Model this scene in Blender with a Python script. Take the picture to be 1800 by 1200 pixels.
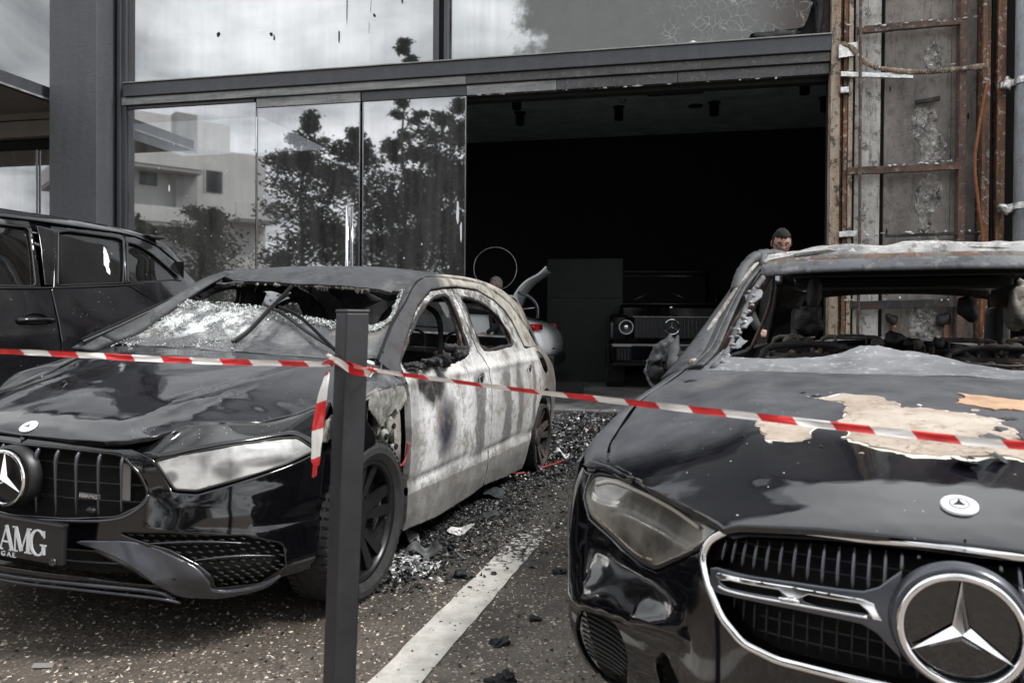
import numpy as np
import bpy, bmesh, math, random
from math import sin, cos, pi, radians as R
from mathutils import Vector, Matrix, noise
from mathutils.geometry import delaunay_2d_cdt
random.seed(7)
D = bpy.data; SC = bpy.context.scene
for o in list(D.objects): D.objects.remove(o)
COL = D.collections.new('place'); SC.collection.children.link(COL)
# ---------------------------------------------------------------- camera
cam = D.cameras.new('camera'); CAM = D.objects.new('camera', cam); COL.objects.link(CAM)
cam.sensor_width = 36; cam.lens = 1330/1800*36; cam.shift_y = -26/1800
pt, rl = R(.6), R(.4)
fw = Vector((0, cos(pt), -sin(pt))); rt0 = Vector((1, 0, 0)); up0 = rt0.cross(fw)
rt = rt0*cos(rl)+up0*sin(rl); up = -rt0*sin(rl)+up0*cos(rl)
M = Matrix((rt, up, -fw)).transposed().to_4x4(); M.translation = (0, 0, 1.13); CAM.matrix_world = M
cam.clip_start = .05; cam.clip_end = 2000
cam.dof.use_dof = True; cam.dof.focus_distance = 4.6; cam.dof.aperture_fstop = 6.3
SC.camera = CAM
# ---------------------------------------------------------------- sky: overcast, broken cloud
W = D.worlds.new('World'); SC.world = W; W.use_nodes = True
nt = W.node_tree; N = nt.nodes; L = nt.links; N.clear()
wo = N.new('ShaderNodeOutputWorld'); bg = N.new('ShaderNodeBackground'); bg.inputs[1].default_value = .08
sky = N.new('ShaderNodeTexSky'); sky.sky_type = 'NISHITA'; sky.sun_disc = False; sky.sun_elevation = R(52); sky.sun_rotation = R(110); sky.air_density = 1.2; sky.dust_density = 3
hs = N.new('ShaderNodeHueSaturation'); hs.inputs['Saturation'].default_value = .25; L.new(sky.outputs[0], hs.inputs['Color'])
tc = N.new('ShaderNodeTexCoord'); sep = N.new('ShaderNodeSeparateXYZ'); L.new(tc.outputs['Generated'], sep.inputs[0])
ab = N.new('ShaderNodeMath'); ab.operation = 'ADD'; ab.inputs[1].default_value = .22; L.new(sep.outputs[2], ab.inputs[0])
mx = N.new('ShaderNodeMath'); mx.operation = 'MAXIMUM'; mx.inputs[1].default_value = .12; L.new(ab.outputs[0], mx.inputs[0])
dv = N.new('ShaderNodeVectorMath'); dv.operation = 'DIVIDE'; L.new(tc.outputs['Generated'], dv.inputs[0]); L.new(mx.outputs[0], dv.inputs[1])
nz = N.new('ShaderNodeTexNoise'); nz.inputs['Scale'].default_value = 1.7; nz.inputs['Detail'].default_value = 9; nz.inputs['Roughness'].default_value = .55; nz.inputs['Distortion'].default_value = .5; L.new(dv.outputs[0], nz.inputs['Vector'])
cr = N.new('ShaderNodeValToRGB'); L.new(nz.outputs[0], cr.inputs[0])
e = cr.color_ramp.elements; e[0].position = .34; e[0].color = (2.9, 3.05, 3.2, 1); e[1].position = .66; e[1].color = (12, 12.1, 12.2, 1)
m1 = e.new(.5); m1.color = (7.5, 7.7, 7.8, 1)
mix = N.new('ShaderNodeMixRGB'); mix.inputs[0].default_value = .85; L.new(hs.outputs[0], mix.inputs[1]); L.new(cr.outputs[0], mix.inputs[2])
L.new(mix.outputs[0], bg.inputs[0]); L.new(bg.outputs[0], wo.inputs[0])
# ---------------------------------------------------------------- veiled sun
sl = D.lights.new('sun', 'SUN'); sl.energy = 1.5; sl.angle = R(14); sl.color = (1, .97, .92)
SUN = D.objects.new('sun', sl); COL.objects.link(SUN)
az, el = R(110), R(52)                     # sun stands to the right and a little behind the camera
SUN.rotation_euler = (-Vector((sin(az)*cos(el), cos(az)*cos(el), sin(el)))).to_track_quat('-Z', 'Y').to_euler()
sky.sun_rotation = az
SC.view_settings.view_transform = 'Standard'; SC.view_settings.look = 'None'; SC.view_settings.exposure = 1.42; SC.view_settings.gamma = 1
SC.render.engine = 'CYCLES'
try:
    SC.cycles.use_denoising = True; SC.cycles.max_bounces = 8; SC.cycles.transparent_max_bounces = 12; SC.cycles.glossy_bounces = 5; SC.cycles.caustics_reflective = False; SC.cycles.caustics_refractive = False
except Exception: pass
# ---------------------------------------------------------------- helpers
def link(name, me, m=None, parent=None):
    o = D.objects.new(name, me); COL.objects.link(o)
    if m is not None: me.materials.append(m)
    if parent is not None: o.parent = parent
    return o
def tag(o, label, cat, group=None):
    o['label'] = label; o['category'] = cat
    if group: o['group'] = group
    return o
def thing(name, label, cat, loc=(0, 0, 0), rot=(0, 0, 0), group=None):
    o = D.objects.new(name, None); COL.objects.link(o); o.location = loc; o.rotation_euler = rot; o.empty_display_size = .2
    return tag(o, label, cat, group)
def struct(o): o['kind'] = 'structure'; return o
def stuff(o): o['kind'] = 'stuff'; return o
def copy_tree(o, parent=None):
    c = o.copy(); COL.objects.link(c); c.parent = parent
    for ch in list(o.children): copy_tree(ch, c)
    return c
def obj(name, bm, m, parent=None, smooth=False, bevel=0):
    bmesh.ops.recalc_face_normals(bm, faces=bm.faces[:])
    me = D.meshes.new(name); bm.to_mesh(me); bm.free()
    if smooth: me.polygons.foreach_set('use_smooth', [True]*len(me.polygons))
    o = link(name, me, m, parent)
    if bevel:
        b = o.modifiers.new('bevel', 'BEVEL'); b.width = bevel; b.segments = 2; b.limit_method = 'ANGLE'
    return o
def box(bm, a, b, M=None):
    vs = [bm.verts.new((x, y, z)) for x in (a[0], b[0]) for y in (a[1], b[1]) for z in (a[2], b[2])]
    if M is not None:
        for v in vs: v.co = M @ v.co
    for f in ((0, 1, 3, 2), (4, 6, 7, 5), (0, 4, 5, 1), (2, 3, 7, 6), (0, 2, 6, 4), (1, 5, 7, 3)): bm.faces.new([vs[i] for i in f])
    return vs
def BX(name, a, b, m, parent=None, bevel=.004, M=None):
    bm = bmesh.new(); box(bm, a, b, M); return obj(name, bm, m, parent, bevel=bevel)
def cat(pts, n=6, closed=False):
    P = [Vector(p) for p in pts]; out = []; k = len(P)
    rng = range(k if closed else k-1)
    for i in rng:
        p0 = P[(i-1) % k] if closed or i > 0 else P[0]*2-P[1]; p1 = P[i]; p2 = P[(i+1) % k]; p3 = P[(i+2) % k] if closed or i+2 < k else P[-1]*2-P[-2]
        for j in range(n):
            t = j/n; out.append(.5*((2*p1)+(p2-p0)*t+(2*p0-5*p1+4*p2-p3)*t*t+(3*p1-p0-3*p2+p3)*t**3))
    if not closed: out.append(P[-1])
    return out
def tube(bm, pts, r, n=8, closed=False, flat=None, cap=True, jit=0):
    P = [Vector(p) for p in pts]; k = len(P); rings = []; prev = None
    for i, p in enumerate(P):
        t = (P[(i+1) % k]-P[i-1]) if closed else (P[min(i+1, k-1)]-P[max(i-1, 0)])
        t.normalize()
        if prev is None:
            a = Vector((0, 0, 1)) if abs(t.z) < .9 else Vector((1, 0, 0)); u = t.cross(a).normalized()
        else: u = (prev-t*prev.dot(t)).normalized()
        prev = u; w = t.cross(u); rr = r[i] if isinstance(r, (list, tuple)) else r
        if jit: rr *= 1+random.uniform(-jit, jit)
        rings.append([bm.verts.new(p+(u*cos(2*pi*j/n)*(flat or 1)+w*sin(2*pi*j/n))*rr) for j in range(n)])
    for i in range(k if closed else k-1):
        a, b = rings[i], rings[(i+1) % k]
        for j in range(n): bm.faces.new((a[j], a[(j+1) % n], b[(j+1) % n], b[j]))
    if cap and not closed: bm.faces.new(rings[0]); bm.faces.new(rings[-1][::-1])
def TB(name, pts, r, m, parent=None, n=8, closed=False, flat=None, smooth=True, jit=0):
    bm = bmesh.new(); tube(bm, pts, r, n, closed, flat, jit=jit); return obj(name, bm, m, parent, smooth)
def lathe(bm, prof, n=48, axis='x', c=(0, 0, 0)):
    c = Vector(c); rings = []
    for (x, r) in prof:
        if axis == 'x': rings.append([bm.verts.new(c+Vector((x, r*cos(2*pi*j/n), r*sin(2*pi*j/n)))) for j in range(n)])
        elif axis == 'y': rings.append([bm.verts.new(c+Vector((r*cos(2*pi*j/n), x, r*sin(2*pi*j/n)))) for j in range(n)])
        else: rings.append([bm.verts.new(c+Vector((r*cos(2*pi*j/n), r*sin(2*pi*j/n), x))) for j in range(n)])
    for a, b in zip(rings, rings[1:]):
        for j in range(n): bm.faces.new((a[j], a[(j+1) % n], b[(j+1) % n], b[j]))
    return rings
def inside(p, poly):
    x, y = p; c = False; j = len(poly)-1
    for i in range(len(poly)):
        xi, yi = poly[i]; xj, yj = poly[j]
        if (yi > y) != (yj > y) and x < (xj-xi)*(y-yi)/(yj-yi)+xi: c = not c
        j = i
    return c
def resample(poly, step, jag=0, closed=True, js=25):
    out = []; n = len(poly)
    for i in range(n):
        a, b = poly[i], poly[(i+1) % n]; d = math.hypot(b[0]-a[0], b[1]-a[1]); k = max(1, int(round(d/step)))
        for j in range(k):
            t = j/k; p = (a[0]+(b[0]-a[0])*t, a[1]+(b[1]-a[1])*t)
            if jag:
                q = Vector((p[0]*js, p[1]*js, 3.3)); p = (p[0]+jag*noise.noise(q)+jag*.5*noise.noise(q*3.1), p[1]+jag*noise.noise(q+Vector((9, 2, 5)))+jag*.5*noise.noise(q*3.3))
            out.append(p)
    return out
def rnd(poly, n=4):
    """smooth a 2-D outline"""
    return [(p.x, p.y) for p in cat([(a, b, 0) for a, b in poly], n, True)]
def corner(poly, r, n=3):
    """round the corners of a 2-D outline"""
    out = []; k = len(poly)
    for i in range(k):
        p = Vector(poly[i]); a = Vector(poly[i-1]); b = Vector(poly[(i+1) % k])
        da = (a-p); db = (b-p); ra = min(r, da.length*.45); rb = min(r, db.length*.45)
        s, e = p+da.normalized()*ra, p+db.normalized()*rb
        for j in range(n+1):
            t = j/n; q = s*(1-t)**2+p*2*t*(1-t)+e*t*t; out.append((q.x, q.y))
    return out
def area2(p): return sum(p[i-1][0]*p[i][1]-p[i][0]*p[i-1][1] for i in range(len(p)))
def panel(name, f, outline, m, parent, holes=(), step=.03, es=None, t=.004, mir=False, off=0, jag=0, dis=None, out=None, roll=.005, js=25, mats=None):
    """a sheet cut to an outline on the surface f(a,b), with thickness and rolled edges; out = point the outside faces away from"""
    es = es or step
    loops = [resample(outline, es, jag, js=js)]+[resample(h, es, jag, js=js) for h in holes]
    pts = []; edges = []; bset = []
    for li, lp in enumerate(loops):
        b = len(pts); k = len(lp); pts += lp; edges += [(b+i, b+(i+1) % k) for i in range(k)]; bset.append((b, k))
    nb = len(pts); outl = loops[0]; hls = loops[1:]
    ok = lambda p: inside(p, outl) and not any(inside(p, h) for h in hls)
    bp = np.array(pts)
    if roll:
        for (b, k) in bset:
            for i in range(k):
                p0, p1, p2 = pts[b+i-1 if i else b+k-1], pts[b+i], pts[b+(i+1) % k]
                tx, ty = p2[0]-p0[0], p2[1]-p0[1]; l = math.hypot(tx, ty) or 1
                for s in (1, -1):
                    q = (p1[0]-ty/l*roll*s, p1[1]+tx/l*roll*s)
                    if ok(q) and np.min(np.hypot(bp[:, 0]-q[0], bp[:, 1]-q[1])) > roll*.7: pts.append(q); break
    xs = [p[0] for p in outl]; ys = [p[1] for p in outl]; allb = np.array(pts)
    nx = int((max(xs)-min(xs))/step)+1; ny = int((max(ys)-min(ys))/step)+1
    for i in range(nx+1):
        for j in range(ny+1):
            p = (min(xs)+i*step+(step*.5 if j % 2 else 0), min(ys)+j*step)
            if ok(p) and np.min(np.hypot(allb[:, 0]-p[0], allb[:, 1]-p[1])) > step*.45: pts.append(p)
    V, E_, F, *_ = delaunay_2d_cdt([Vector(p) for p in pts], edges, [], 0, 1e-6)
    P2 = np.array([(v.x, v.y) for v in V])
    tri = []
    for fc in F:
        c = P2[list(fc)].mean(0)
        if len(fc) == 3 and ok((c[0], c[1])): tri.append(list(fc))
    sx = -1 if mir else 1
    def pos(a, b):
        q = f(a, b).astype(float)
        if mir: q = q*np.array([-1., 1, 1])
        return q
    def nrm(g, a, b, h=2e-3):
        da = g(a+h, b)-g(a-h, b); db = g(a, b+h)-g(a, b-h); n = np.cross(da, db); return n/(np.linalg.norm(n, axis=1, keepdims=True)+1e-12)
    a, b = P2[:, 0], P2[:, 1]
    n0 = nrm(pos, a, b); p0 = pos(a, b)
    ref = np.array(out if out is not None else (0, 2.2, .5))
    sg = 1. if np.sum(n0*(p0-ref)) > 0 else -1.
    def full(a, b):
        q = pos(a, b); n = nrm(pos, a, b)*sg; k = off+(dis(a, b) if dis is not None else 0)
        return q+n*(np.asarray(k).reshape(-1, 1) if np.ndim(k) else k)
    p = full(a, b); n = nrm(full, a, b)
    n = n*np.sign(np.sum(n*n0*sg, axis=1, keepdims=True)+1e-9)
    used = {}; 
    tp = np.array(tri); fn = np.cross(p[tp[:, 1]]-p[tp[:, 0]], p[tp[:, 2]]-p[tp[:, 0]])
    flip = np.sum(fn*n[tp[:, 0]], axis=1) < 0
    tri = [t_[::-1] if fl else t_ for t_, fl in zip(tri, flip)]
    isb = np.zeros(len(P2), bool)
    cnt = {}
    for t_ in tri:
        for i in range(3):
            e_ = (t_[i], t_[(i+1) % 3]); cnt[(min(e_), max(e_))] = cnt.get((min(e_), max(e_)), []) + [e_]
    bed = [v[0] for v in cnt.values() if len(v) == 1]
    for i, j in bed: isb[i] = isb[j] = True
    p = p-n*(isb[:, None]*min(.0015, t*.3))
    nv = len(P2); back = p-n*t
    verts = np.concatenate([p, back]); faces = [tuple(t_) for t_ in tri]+[tuple(x+nv for x in t_[::-1]) for t_ in tri]
    for i, j in bed: faces.append((j, i, i+nv, j+nv))
    me = D.meshes.new(name); me.from_pydata([tuple(x) for x in verts], [], faces); me.update()
    me.polygons.foreach_set('use_smooth', [True]*len(me.polygons))
    nt_ = len(tri); ln = []
    me.calc_loop_triangles()
    vn = n.copy()
    for i, j in bed:                                   # tilt the edge normals outwards: a rolled edge
        e_ = p[j]-p[i]; o_ = np.cross(e_, n[i]); o_ = o_/(np.linalg.norm(o_)+1e-9)
        for k in ((i, j) if roll else ()): vn[k] = vn[k]+o_*.45
    vn = vn/np.linalg.norm(vn, axis=1, keepdims=True)
    for pi_, pl in enumerate(me.polygons):
        for vi in pl.vertices:
            if pi_ < nt_: ln.append(tuple(vn[vi]))
            elif pi_ < 2*nt_: ln.append(tuple(-n[vi-nv]))
            else: ln.append(tuple(pl.normal))
    me.normals_split_custom_set(ln)
    return link(name, me, m, parent)
def strip(name, f, c1, c2, m, parent, n=40, k=4, **kw):
    """panel between two open curves on a surface"""
    return panel(name, f, [tuple(q) for q in c1]+[tuple(q) for q in c2[::-1]], m, parent, **kw)
def lump(name, c, r, m, parent=None, amp=.35, sc=6, sub=4, seed=0, rot=None):
    bm = bmesh.new(); bmesh.ops.create_icosphere(bm, subdivisions=sub, radius=1)
    for v in bm.verts:
        d = v.co.copy(); q = Vector((d.x*r[0], d.y*r[1], d.z*r[2]))
        a = noise.noise(q*sc*1.0+Vector((seed, 1, 2)))+.5*noise.noise(q*sc*2.3+Vector((seed, 4, 2)))+.3*noise.noise(q*sc*5+Vector((1, seed, 2)))
        v.co = q*(1+amp*a)
        if rot: v.co = rot @ v.co
        v.co += Vector(c)
    return obj(name, bm, m, parent, True)
def flat_surface(o, ax, ay):
    o, ax, ay = np.array(o, float), np.array(ax, float), np.array(ay, float)
    return lambda a, b: o+np.asarray(a, float).reshape(-1, 1)*ax+np.asarray(b, float).reshape(-1, 1)*ay if np.ndim(a) else o+a*ax+b*ay
def text(body, size, m, parent, loc, rot, name='lettering', ext=.001, align='CENTER', sx=1):
    cu = D.curves.new('t', 'FONT'); cu.body = body; cu.size = size; cu.extrude = ext; cu.align_x = align; cu.align_y = 'CENTER'
    t = D.objects.new('t', cu); COL.objects.link(t); bpy.context.view_layer.update()
    me = D.meshes.new_from_object(t.evaluated_get(bpy.context.evaluated_depsgraph_get())); D.objects.remove(t)
    me.name = name; me.materials.clear(); o = link(name, me, m, parent); o.location = loc; o.rotation_euler = rot; o.scale = (sx, 1, 1); return o
def star(bm, Rr, r, c, n=Vector((0, -1, 0)), up=Vector((0, 0, 1)), w=.13, d=.09, ring=True):
    """three-pointed star in a ring, facing n"""
    x = up.cross(n).normalized()*-1; c = Vector(c); n = n.normalized(); up = up.normalized()
    P = lambda a, q, h=0: c+(x*sin(a)+up*cos(a))*q*Rr+n*h*Rr
    ce = bm.verts.new(c+n*d*1.7*Rr); tips = [bm.verts.new(P(2*pi*i/3, .97, .02)) for i in range(3)]
    ns = [bm.verts.new(P(2*pi*i/3+pi/3, w, .02)) for i in range(3)]; bk = bm.verts.new(c-n*.02*Rr)
    for i in range(3):
        for a, b in ((ns[i-1], tips[i]), (tips[i], ns[i])): bm.faces.new((a, b, ce)); bm.faces.new((b, a, bk))
    if ring: tube(bm, [P(2*pi*i/56, 1, .03) for i in range(56)], r, 10, closed=True)
# ---------------------------------------------------------------- body surfaces (car frame: x = across, y = along from the nose, z = up)

def spl(xs, ys, n=1600):
    xs = np.array(xs, float); ys = np.array(ys, float); h = np.diff(xs); d = np.diff(ys)/h
    m = np.zeros_like(xs); m[0] = d[0]; m[-1] = d[-1]
    for i in range(1, len(xs)-1):
        m[i] = 0 if d[i-1]*d[i] <= 0 else (h[i-1]+h[i])/((h[i-1]/d[i])+(h[i]/d[i-1]))*1.0
    X = np.linspace(xs[0], xs[-1], n); k = np.clip(np.searchsorted(xs, X, 'right')-1, 0, len(xs)-2)
    t = (X-xs[k])/h[k]
    Y = (2*t**3-3*t**2+1)*ys[k]+(t**3-2*t**2+t)*h[k]*m[k]+(-2*t**3+3*t**2)*ys[k+1]+(t**3-t**2)*h[k]*m[k+1]
    g = np.ones(9)/9
    Yp = np.pad(Y, 4, mode='edge'); Yp[:4] = Y[0]-(Y[4:0:-1]-Y[0]); Yp[-4:] = Y[-1]-(Y[-2:-6:-1]-Y[-1])
    Y = np.convolve(Yp, g, 'valid')
    lo, hi = (Y[1]-Y[0])/(X[1]-X[0]), (Y[-1]-Y[-2])/(X[-1]-X[-2])
    def f(x):
        x = np.asarray(x, float)
        return np.interp(x, X, Y)+np.where(x < X[0], (x-X[0])*lo, 0)+np.where(x > X[-1], (x-X[-1])*hi, 0)
    return f
def top_surface(cu, cw, ku, kw, vw=.76, p=2.5, extra=None):
    c = spl(cu, cw); k = spl(ku, kw)
    def f(a, b):                                   # a = along, b = across
        z = c(a)-k(a)*(np.abs(b)/vw)**p
        if extra is not None: z = z+extra(a, b)
        return np.stack([b, a, z], -1)
    return f
def wrap_surface(pl, ow, oo):
    pv, pu = zip(*pl); t = np.linspace(0, 1, len(pv))
    fv, fu = spl(t, pv), spl(t, pu); T = np.linspace(0, 1, 900); V, U = fv(T), fu(T)
    S = np.concatenate([[0], np.cumsum(np.hypot(np.diff(V), np.diff(U)))])
    dv, du = np.gradient(V, S), np.gradient(U, S); ofs = spl(ow, oo)
    ker = np.ones(61)/61
    sm = lambda q: np.convolve(np.pad(q, 30, mode='edge'), ker, 'valid')
    dv, du = sm(dv), sm(du); L = np.hypot(dv, du); dv, du = dv/L, du/L
    def f(a, b):                                   # a = distance round the nose from the middle, b = height
        a = np.asarray(a, float); s = np.abs(a); o = ofs(b)
        v = np.interp(s, S, V); u = np.interp(s, S, U); tv = np.interp(s, S, dv); tu = np.interp(s, S, du)
        u = u+np.where(s > S[-1], s-S[-1], 0)
        return np.stack([np.sign(a)*(v-tu*o), u+tv*o, b+0*s], -1)
    f.S = S[-1]
    return f
def side_surface(zw, zv, fu, fd, gu, gd, belt=.93):
    p = spl(zw, zv); F = spl(fu, fd); G = spl(gu, gd)
    def f(a, b):                                   # a = along, b = height
        return np.stack([p(b)-F(a)-G(a)*np.clip((b-belt)/.35, 0, 1), a+0*b, b+0*a], -1)
    return f
# the hatchback
def hatch_crease(a, b):
    q = np.abs(b)-(.30+.22*np.clip((a-.1)/1.0, 0, 1)); return .014*np.exp(-(q/.05)**2)*np.clip((a-.12)*5, 0, 1)*np.clip((1.15-a)*6, 0, 1)
HT = top_surface([.02, .06, .1, .3, .6, .9, 1.12, 1.20, 1.5, 1.80, 1.92, 2.2, 2.6, 3.0, 3.4, 3.85], [.715, .745, .768, .835, .895, .945, .978, 1.0, 1.195, 1.375, 1.41, 1.44, 1.45, 1.44, 1.41, 1.34],
                 [.05, .1, .2, .35, .5, .6, .8, 1.0, 1.2, 1.5, 1.8, 2.1, 3.0, 3.8], [.05, .08, .13, .15, .14, .13, .10, .06, .03, .055, .07, .08, .09, .17], extra=hatch_crease)
HF = wrap_surface([(0, 0), (.2, .015), (.4, .06), (.5, .10), (.6, .155), (.7, .235), (.78, .33), (.84, .45), (.875, .6), (.895, .8), (.9, 1.0)],
                  [.15, .22, .27, .31, .40, .5, .6, .68, .72, .76, .80], [.09, .05, .02, .0, .012, .022, .030, .038, .055, .095, .15])
HS = side_surface([.05, .13, .2, .3, .4, .5, .6, .7, .8, .87, .93, .96, 1.1, 1.25, 1.33, 1.40, 1.44], [.80, .835, .86, .885, .893, .90, .902, .895, .88, .862, .838, .826, .772, .71, .668, .60, .50],
                  [0, .6, 1.0, 1.5, 3.2, 3.8, 4.3, 4.42], [.10, .02, .003, 0, 0, .03, .11, .15], [0, 1.0, 1.3, 1.6, 2.0, 3.0, 3.5, 4.0, 4.4], [.10, .10, .09, .05, 0, 0, .03, .075, .12])
# the saloon in front
def saloon_crease(a, b):
    q = np.abs(b)-(.36+.14*np.clip((a-.2)/1.0, 0, 1)); return .016*np.exp(-(q/.06)**2)*np.clip((a-.2)*4, 0, 1)*np.clip((1.4-a)*5, 0, 1)
ST = top_surface([.03, .08, .14, .25, .5, .8, 1.1, 1.34, 1.42, 1.7, 2.0, 2.1, 2.3, 2.7, 3.2, 3.6, 3.85, 4.1, 4.35, 4.75], [.74, .762, .785, .825, .875, .92, .952, .968, .985, 1.16, 1.36, 1.405, 1.435, 1.452, 1.44, 1.395, 1.30, 1.14, 1.0, .96],
                 [.05, .15, .3, .5, .7, .9, 1.2, 1.4, 1.7, 2.0, 2.2, 3.2, 4.0, 4.7], [.05, .12, .15, .15, .13, .11, .06, .04, .10, .10, .08, .10, .12, .1], vw=.80, extra=saloon_crease)
SF = wrap_surface([(0, 0), (.2, .018), (.36, .05), (.45, .10), (.54, .19), (.63, .29), (.73, .39), (.83, .46), (.905, .54), (.938, .65), (.944, .82), (.944, 1.1)],
                  [.12, .2, .28, .35, .5, .6, .66, .70, .74, .78, .82], [.08, .03, .005, .0, .0, .008, .02, .035, .06, .10, .15])
SS = side_surface([.1, .2, .3, .45, .6, .75, .85, .93, .97, 1.1, 1.25, 1.35, 1.42, 1.46], [.87, .90, .925, .938, .943, .922, .89, .85, .825, .765, .70, .65, .59, .50],
                  [0, .5, .7, 1.0, 1.5, 3.6, 4.3, 4.8], [.10, .02, .0, .0, 0, 0, .04, .15], [0, 1, 2.2, 3.2, 3.8, 4.3], [0, 0, 0, 0, .04, .1])
# ---------------------------------------------------------------- materials
class NB:
    def __init__(s, name):
        s.m = D.materials.new(name); s.m.use_nodes = True; s.t = s.m.node_tree; s.N = s.t.nodes; s.L = s.t.links; s.N.clear()
        s.out = s.N.new('ShaderNodeOutputMaterial'); s.tc = s.N.new('ShaderNodeTexCoord'); s.P = s.tc.outputs['Object']
    def n(s, kind, ins=None, **pr):
        q = s.N.new(kind)
        for k, v in pr.items(): setattr(q, k, v)
        for k, v in (ins or {}).items():
            if isinstance(v, bpy.types.NodeSocket): s.L.new(v, q.inputs[k])
            else: q.inputs[k].default_value = v
        return q
    def map(s, scale=(1, 1, 1), loc=(0, 0, 0), rot=(0, 0, 0), src=None): return s.n('ShaderNodeMapping', {0: src or s.P, 'Scale': scale, 'Location': loc, 'Rotation': rot}).outputs[0]
    def noise(s, sc, det=6, ro=.6, vec=None, dist=0): return s.n('ShaderNodeTexNoise', {'Vector': vec or s.P, 'Scale': sc, 'Detail': det, 'Roughness': ro, 'Distortion': dist}).outputs[0]
    def noisec(s, sc, det=4, vec=None): return s.n('ShaderNodeTexNoise', {'Vector': vec or s.P, 'Scale': sc, 'Detail': det}).outputs[1]
    def vor(s, sc, feat='F1', vec=None, o=0, rand=1): return s.n('ShaderNodeTexVoronoi', {'Vector': vec or s.P, 'Scale': sc, 'Randomness': rand}, feature=feat).outputs[o]
    def ramp(s, x, stops, interp='LINEAR'):
        q = s.N.new('ShaderNodeValToRGB'); s.L.new(x, q.inputs[0]); e = q.color_ramp.elements; q.color_ramp.interpolation = interp
        while len(e) < len(stops): e.new(.5)
        for el, (p, c) in zip(e, stops): el.position = p; el.color = (c, c, c, 1) if isinstance(c, (int, float)) else (*c, 1)
        return q.outputs[0]
    def math(s, op, a, b=0., c=None, clamp=False):
        q = s.n('ShaderNodeMath', {0: a, 1: b}, operation=op, use_clamp=clamp)
        if c is not None:
            if isinstance(c, bpy.types.NodeSocket): s.L.new(c, q.inputs[2])
            else: q.inputs[2].default_value = c
        return q.outputs[0]
    def mix(s, f, a, b, mode='MIX'):
        C = lambda c: (c, c, c, 1) if isinstance(c, (int, float)) else ((*c, 1) if isinstance(c, tuple) and len(c) == 3 else c)
        return s.n('ShaderNodeMixRGB', {0: f, 1: C(a), 2: C(b)}, blend_type=mode).outputs[0]
    def xyz(s, src=None): q = s.n('ShaderNodeSeparateXYZ', {0: src or s.P}); return q.outputs
    def sstep(s, x, lo, hi): return s.n('ShaderNodeMapRange', {0: x, 1: lo, 2: hi, 3: 0., 4: 1.}, interpolation_type='SMOOTHSTEP').outputs[0]
    def blob(s, c, r, soft=.3, warp=0, wsc=8, src=None):
        """soft ellipsoid mask round c with radii r"""
        v = s.n('ShaderNodeVectorMath', {0: src or s.P, 1: c}, operation='SUBTRACT').outputs[0]
        v = s.n('ShaderNodeVectorMath', {0: v, 1: tuple(1/q for q in r)}, operation='MULTIPLY').outputs[0]
        l = s.n('ShaderNodeVectorMath', {0: v}, operation='LENGTH').outputs['Value']
        if warp: l = s.math('ADD', l, s.math('MULTIPLY', s.math('SUBTRACT', s.noise(wsc, 5), .5), warp))
        return s.sstep(l, 1+soft, 1-soft)
    def bump(s, h, st=.3, d=.01, nrm=None):
        ins = {'Height': h, 'Strength': st, 'Distance': d}
        if nrm is not None: ins['Normal'] = nrm
        return s.n('ShaderNodeBump', ins).outputs[0]
    def bsdf(s, col, rough=.5, metal=0., bump=None, **kw):
        C = (*col, 1) if isinstance(col, tuple) else (col if isinstance(col, bpy.types.NodeSocket) else (col, col, col, 1))
        ins = {'Base Color': C, 'Roughness': rough, 'Metallic': metal}
        if bump is not None: ins['Normal'] = bump
        ins.update(kw); q = s.n('ShaderNodeBsdfPrincipled', ins); s.L.new(q.outputs[0], s.out.inputs[0]); return q
def simple(name, col, rough=.5, metal=0., ns=0, nv=.3, bs=0, bst=.3, bd=.005, **kw):
    b = NB(name); c = col
    if ns: c = b.mix(b.ramp(b.noise(ns, 8), [(.3, 0.), (.7, 1.)]), tuple(x*(1-nv) for x in col), tuple(min(1, x*(1+nv)) for x in col))
    b.bsdf(c, rough, metal, b.bump(b.noise(bs, 6), bst, bd) if bs else None, **kw); return b.m
def paint(name, base=(.004, .004, .0055), dust=.14, flecks=True, wave=.35):
    b = NB(name); n1 = b.noise(3.5, 8, .62); n2 = b.noise(60, 3)
    f = b.math('MULTIPLY', b.ramp(n1, [(.35, 0.), (.75, 1.)]), dust)
    c = b.mix(f, base, (.08, .08, .085)); r = b.math('ADD', .07, b.math('MULTIPLY', f, .9))
    if flecks:
        v = b.ramp(b.vor(55), [(.0, 1.), (.07, 1.), (.10, 0.)]); k = b.ramp(b.noise(9, 2), [(.52, 0.), (.6, 1.)]); fl = b.math('MULTIPLY', v, k)
        c = b.mix(fl, c, (.5, .5, .5)); r = b.math('MAXIMUM', r, b.math('MULTIPLY', fl, .8))
    b.bsdf(c, r, 0, b.bump(b.noise(2.2, 2), wave, .02), **{'Coat Weight': .5, 'Coat Roughness': .04}); return b.m
M_ = {}
M_['paint'] = paint('black_car_paint'); M_['paint_clean'] = paint('black_bumper_paint', base=(.002, .002, .003), dust=.02, flecks=False, wave=.05)
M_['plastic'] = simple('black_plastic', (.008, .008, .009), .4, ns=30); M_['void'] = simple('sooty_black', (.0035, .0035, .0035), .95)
M_['plastic_matt'] = simple('matt_black_plastic', (.006, .006, .0065), .75); M_['mesh'] = simple('black_grille_mesh', (.004, .004, .0045), .42)
M_['chrome'] = simple('chrome', (.82, .82, .84), .09, 1., ns=40, nv=.06); M_['chrome_dull'] = simple('dull_chrome', (.35, .35, .37), .25, 1., ns=50)
M_['satin'] = simple('satin_silver_trim', (.10, .104, .12), .25, .7, ns=12, nv=.12)
M_['tyre'] = simple('tyre_rubber', (.02, .02, .021), .8, ns=25, nv=.5, bs=120, bst=.5)
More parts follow.
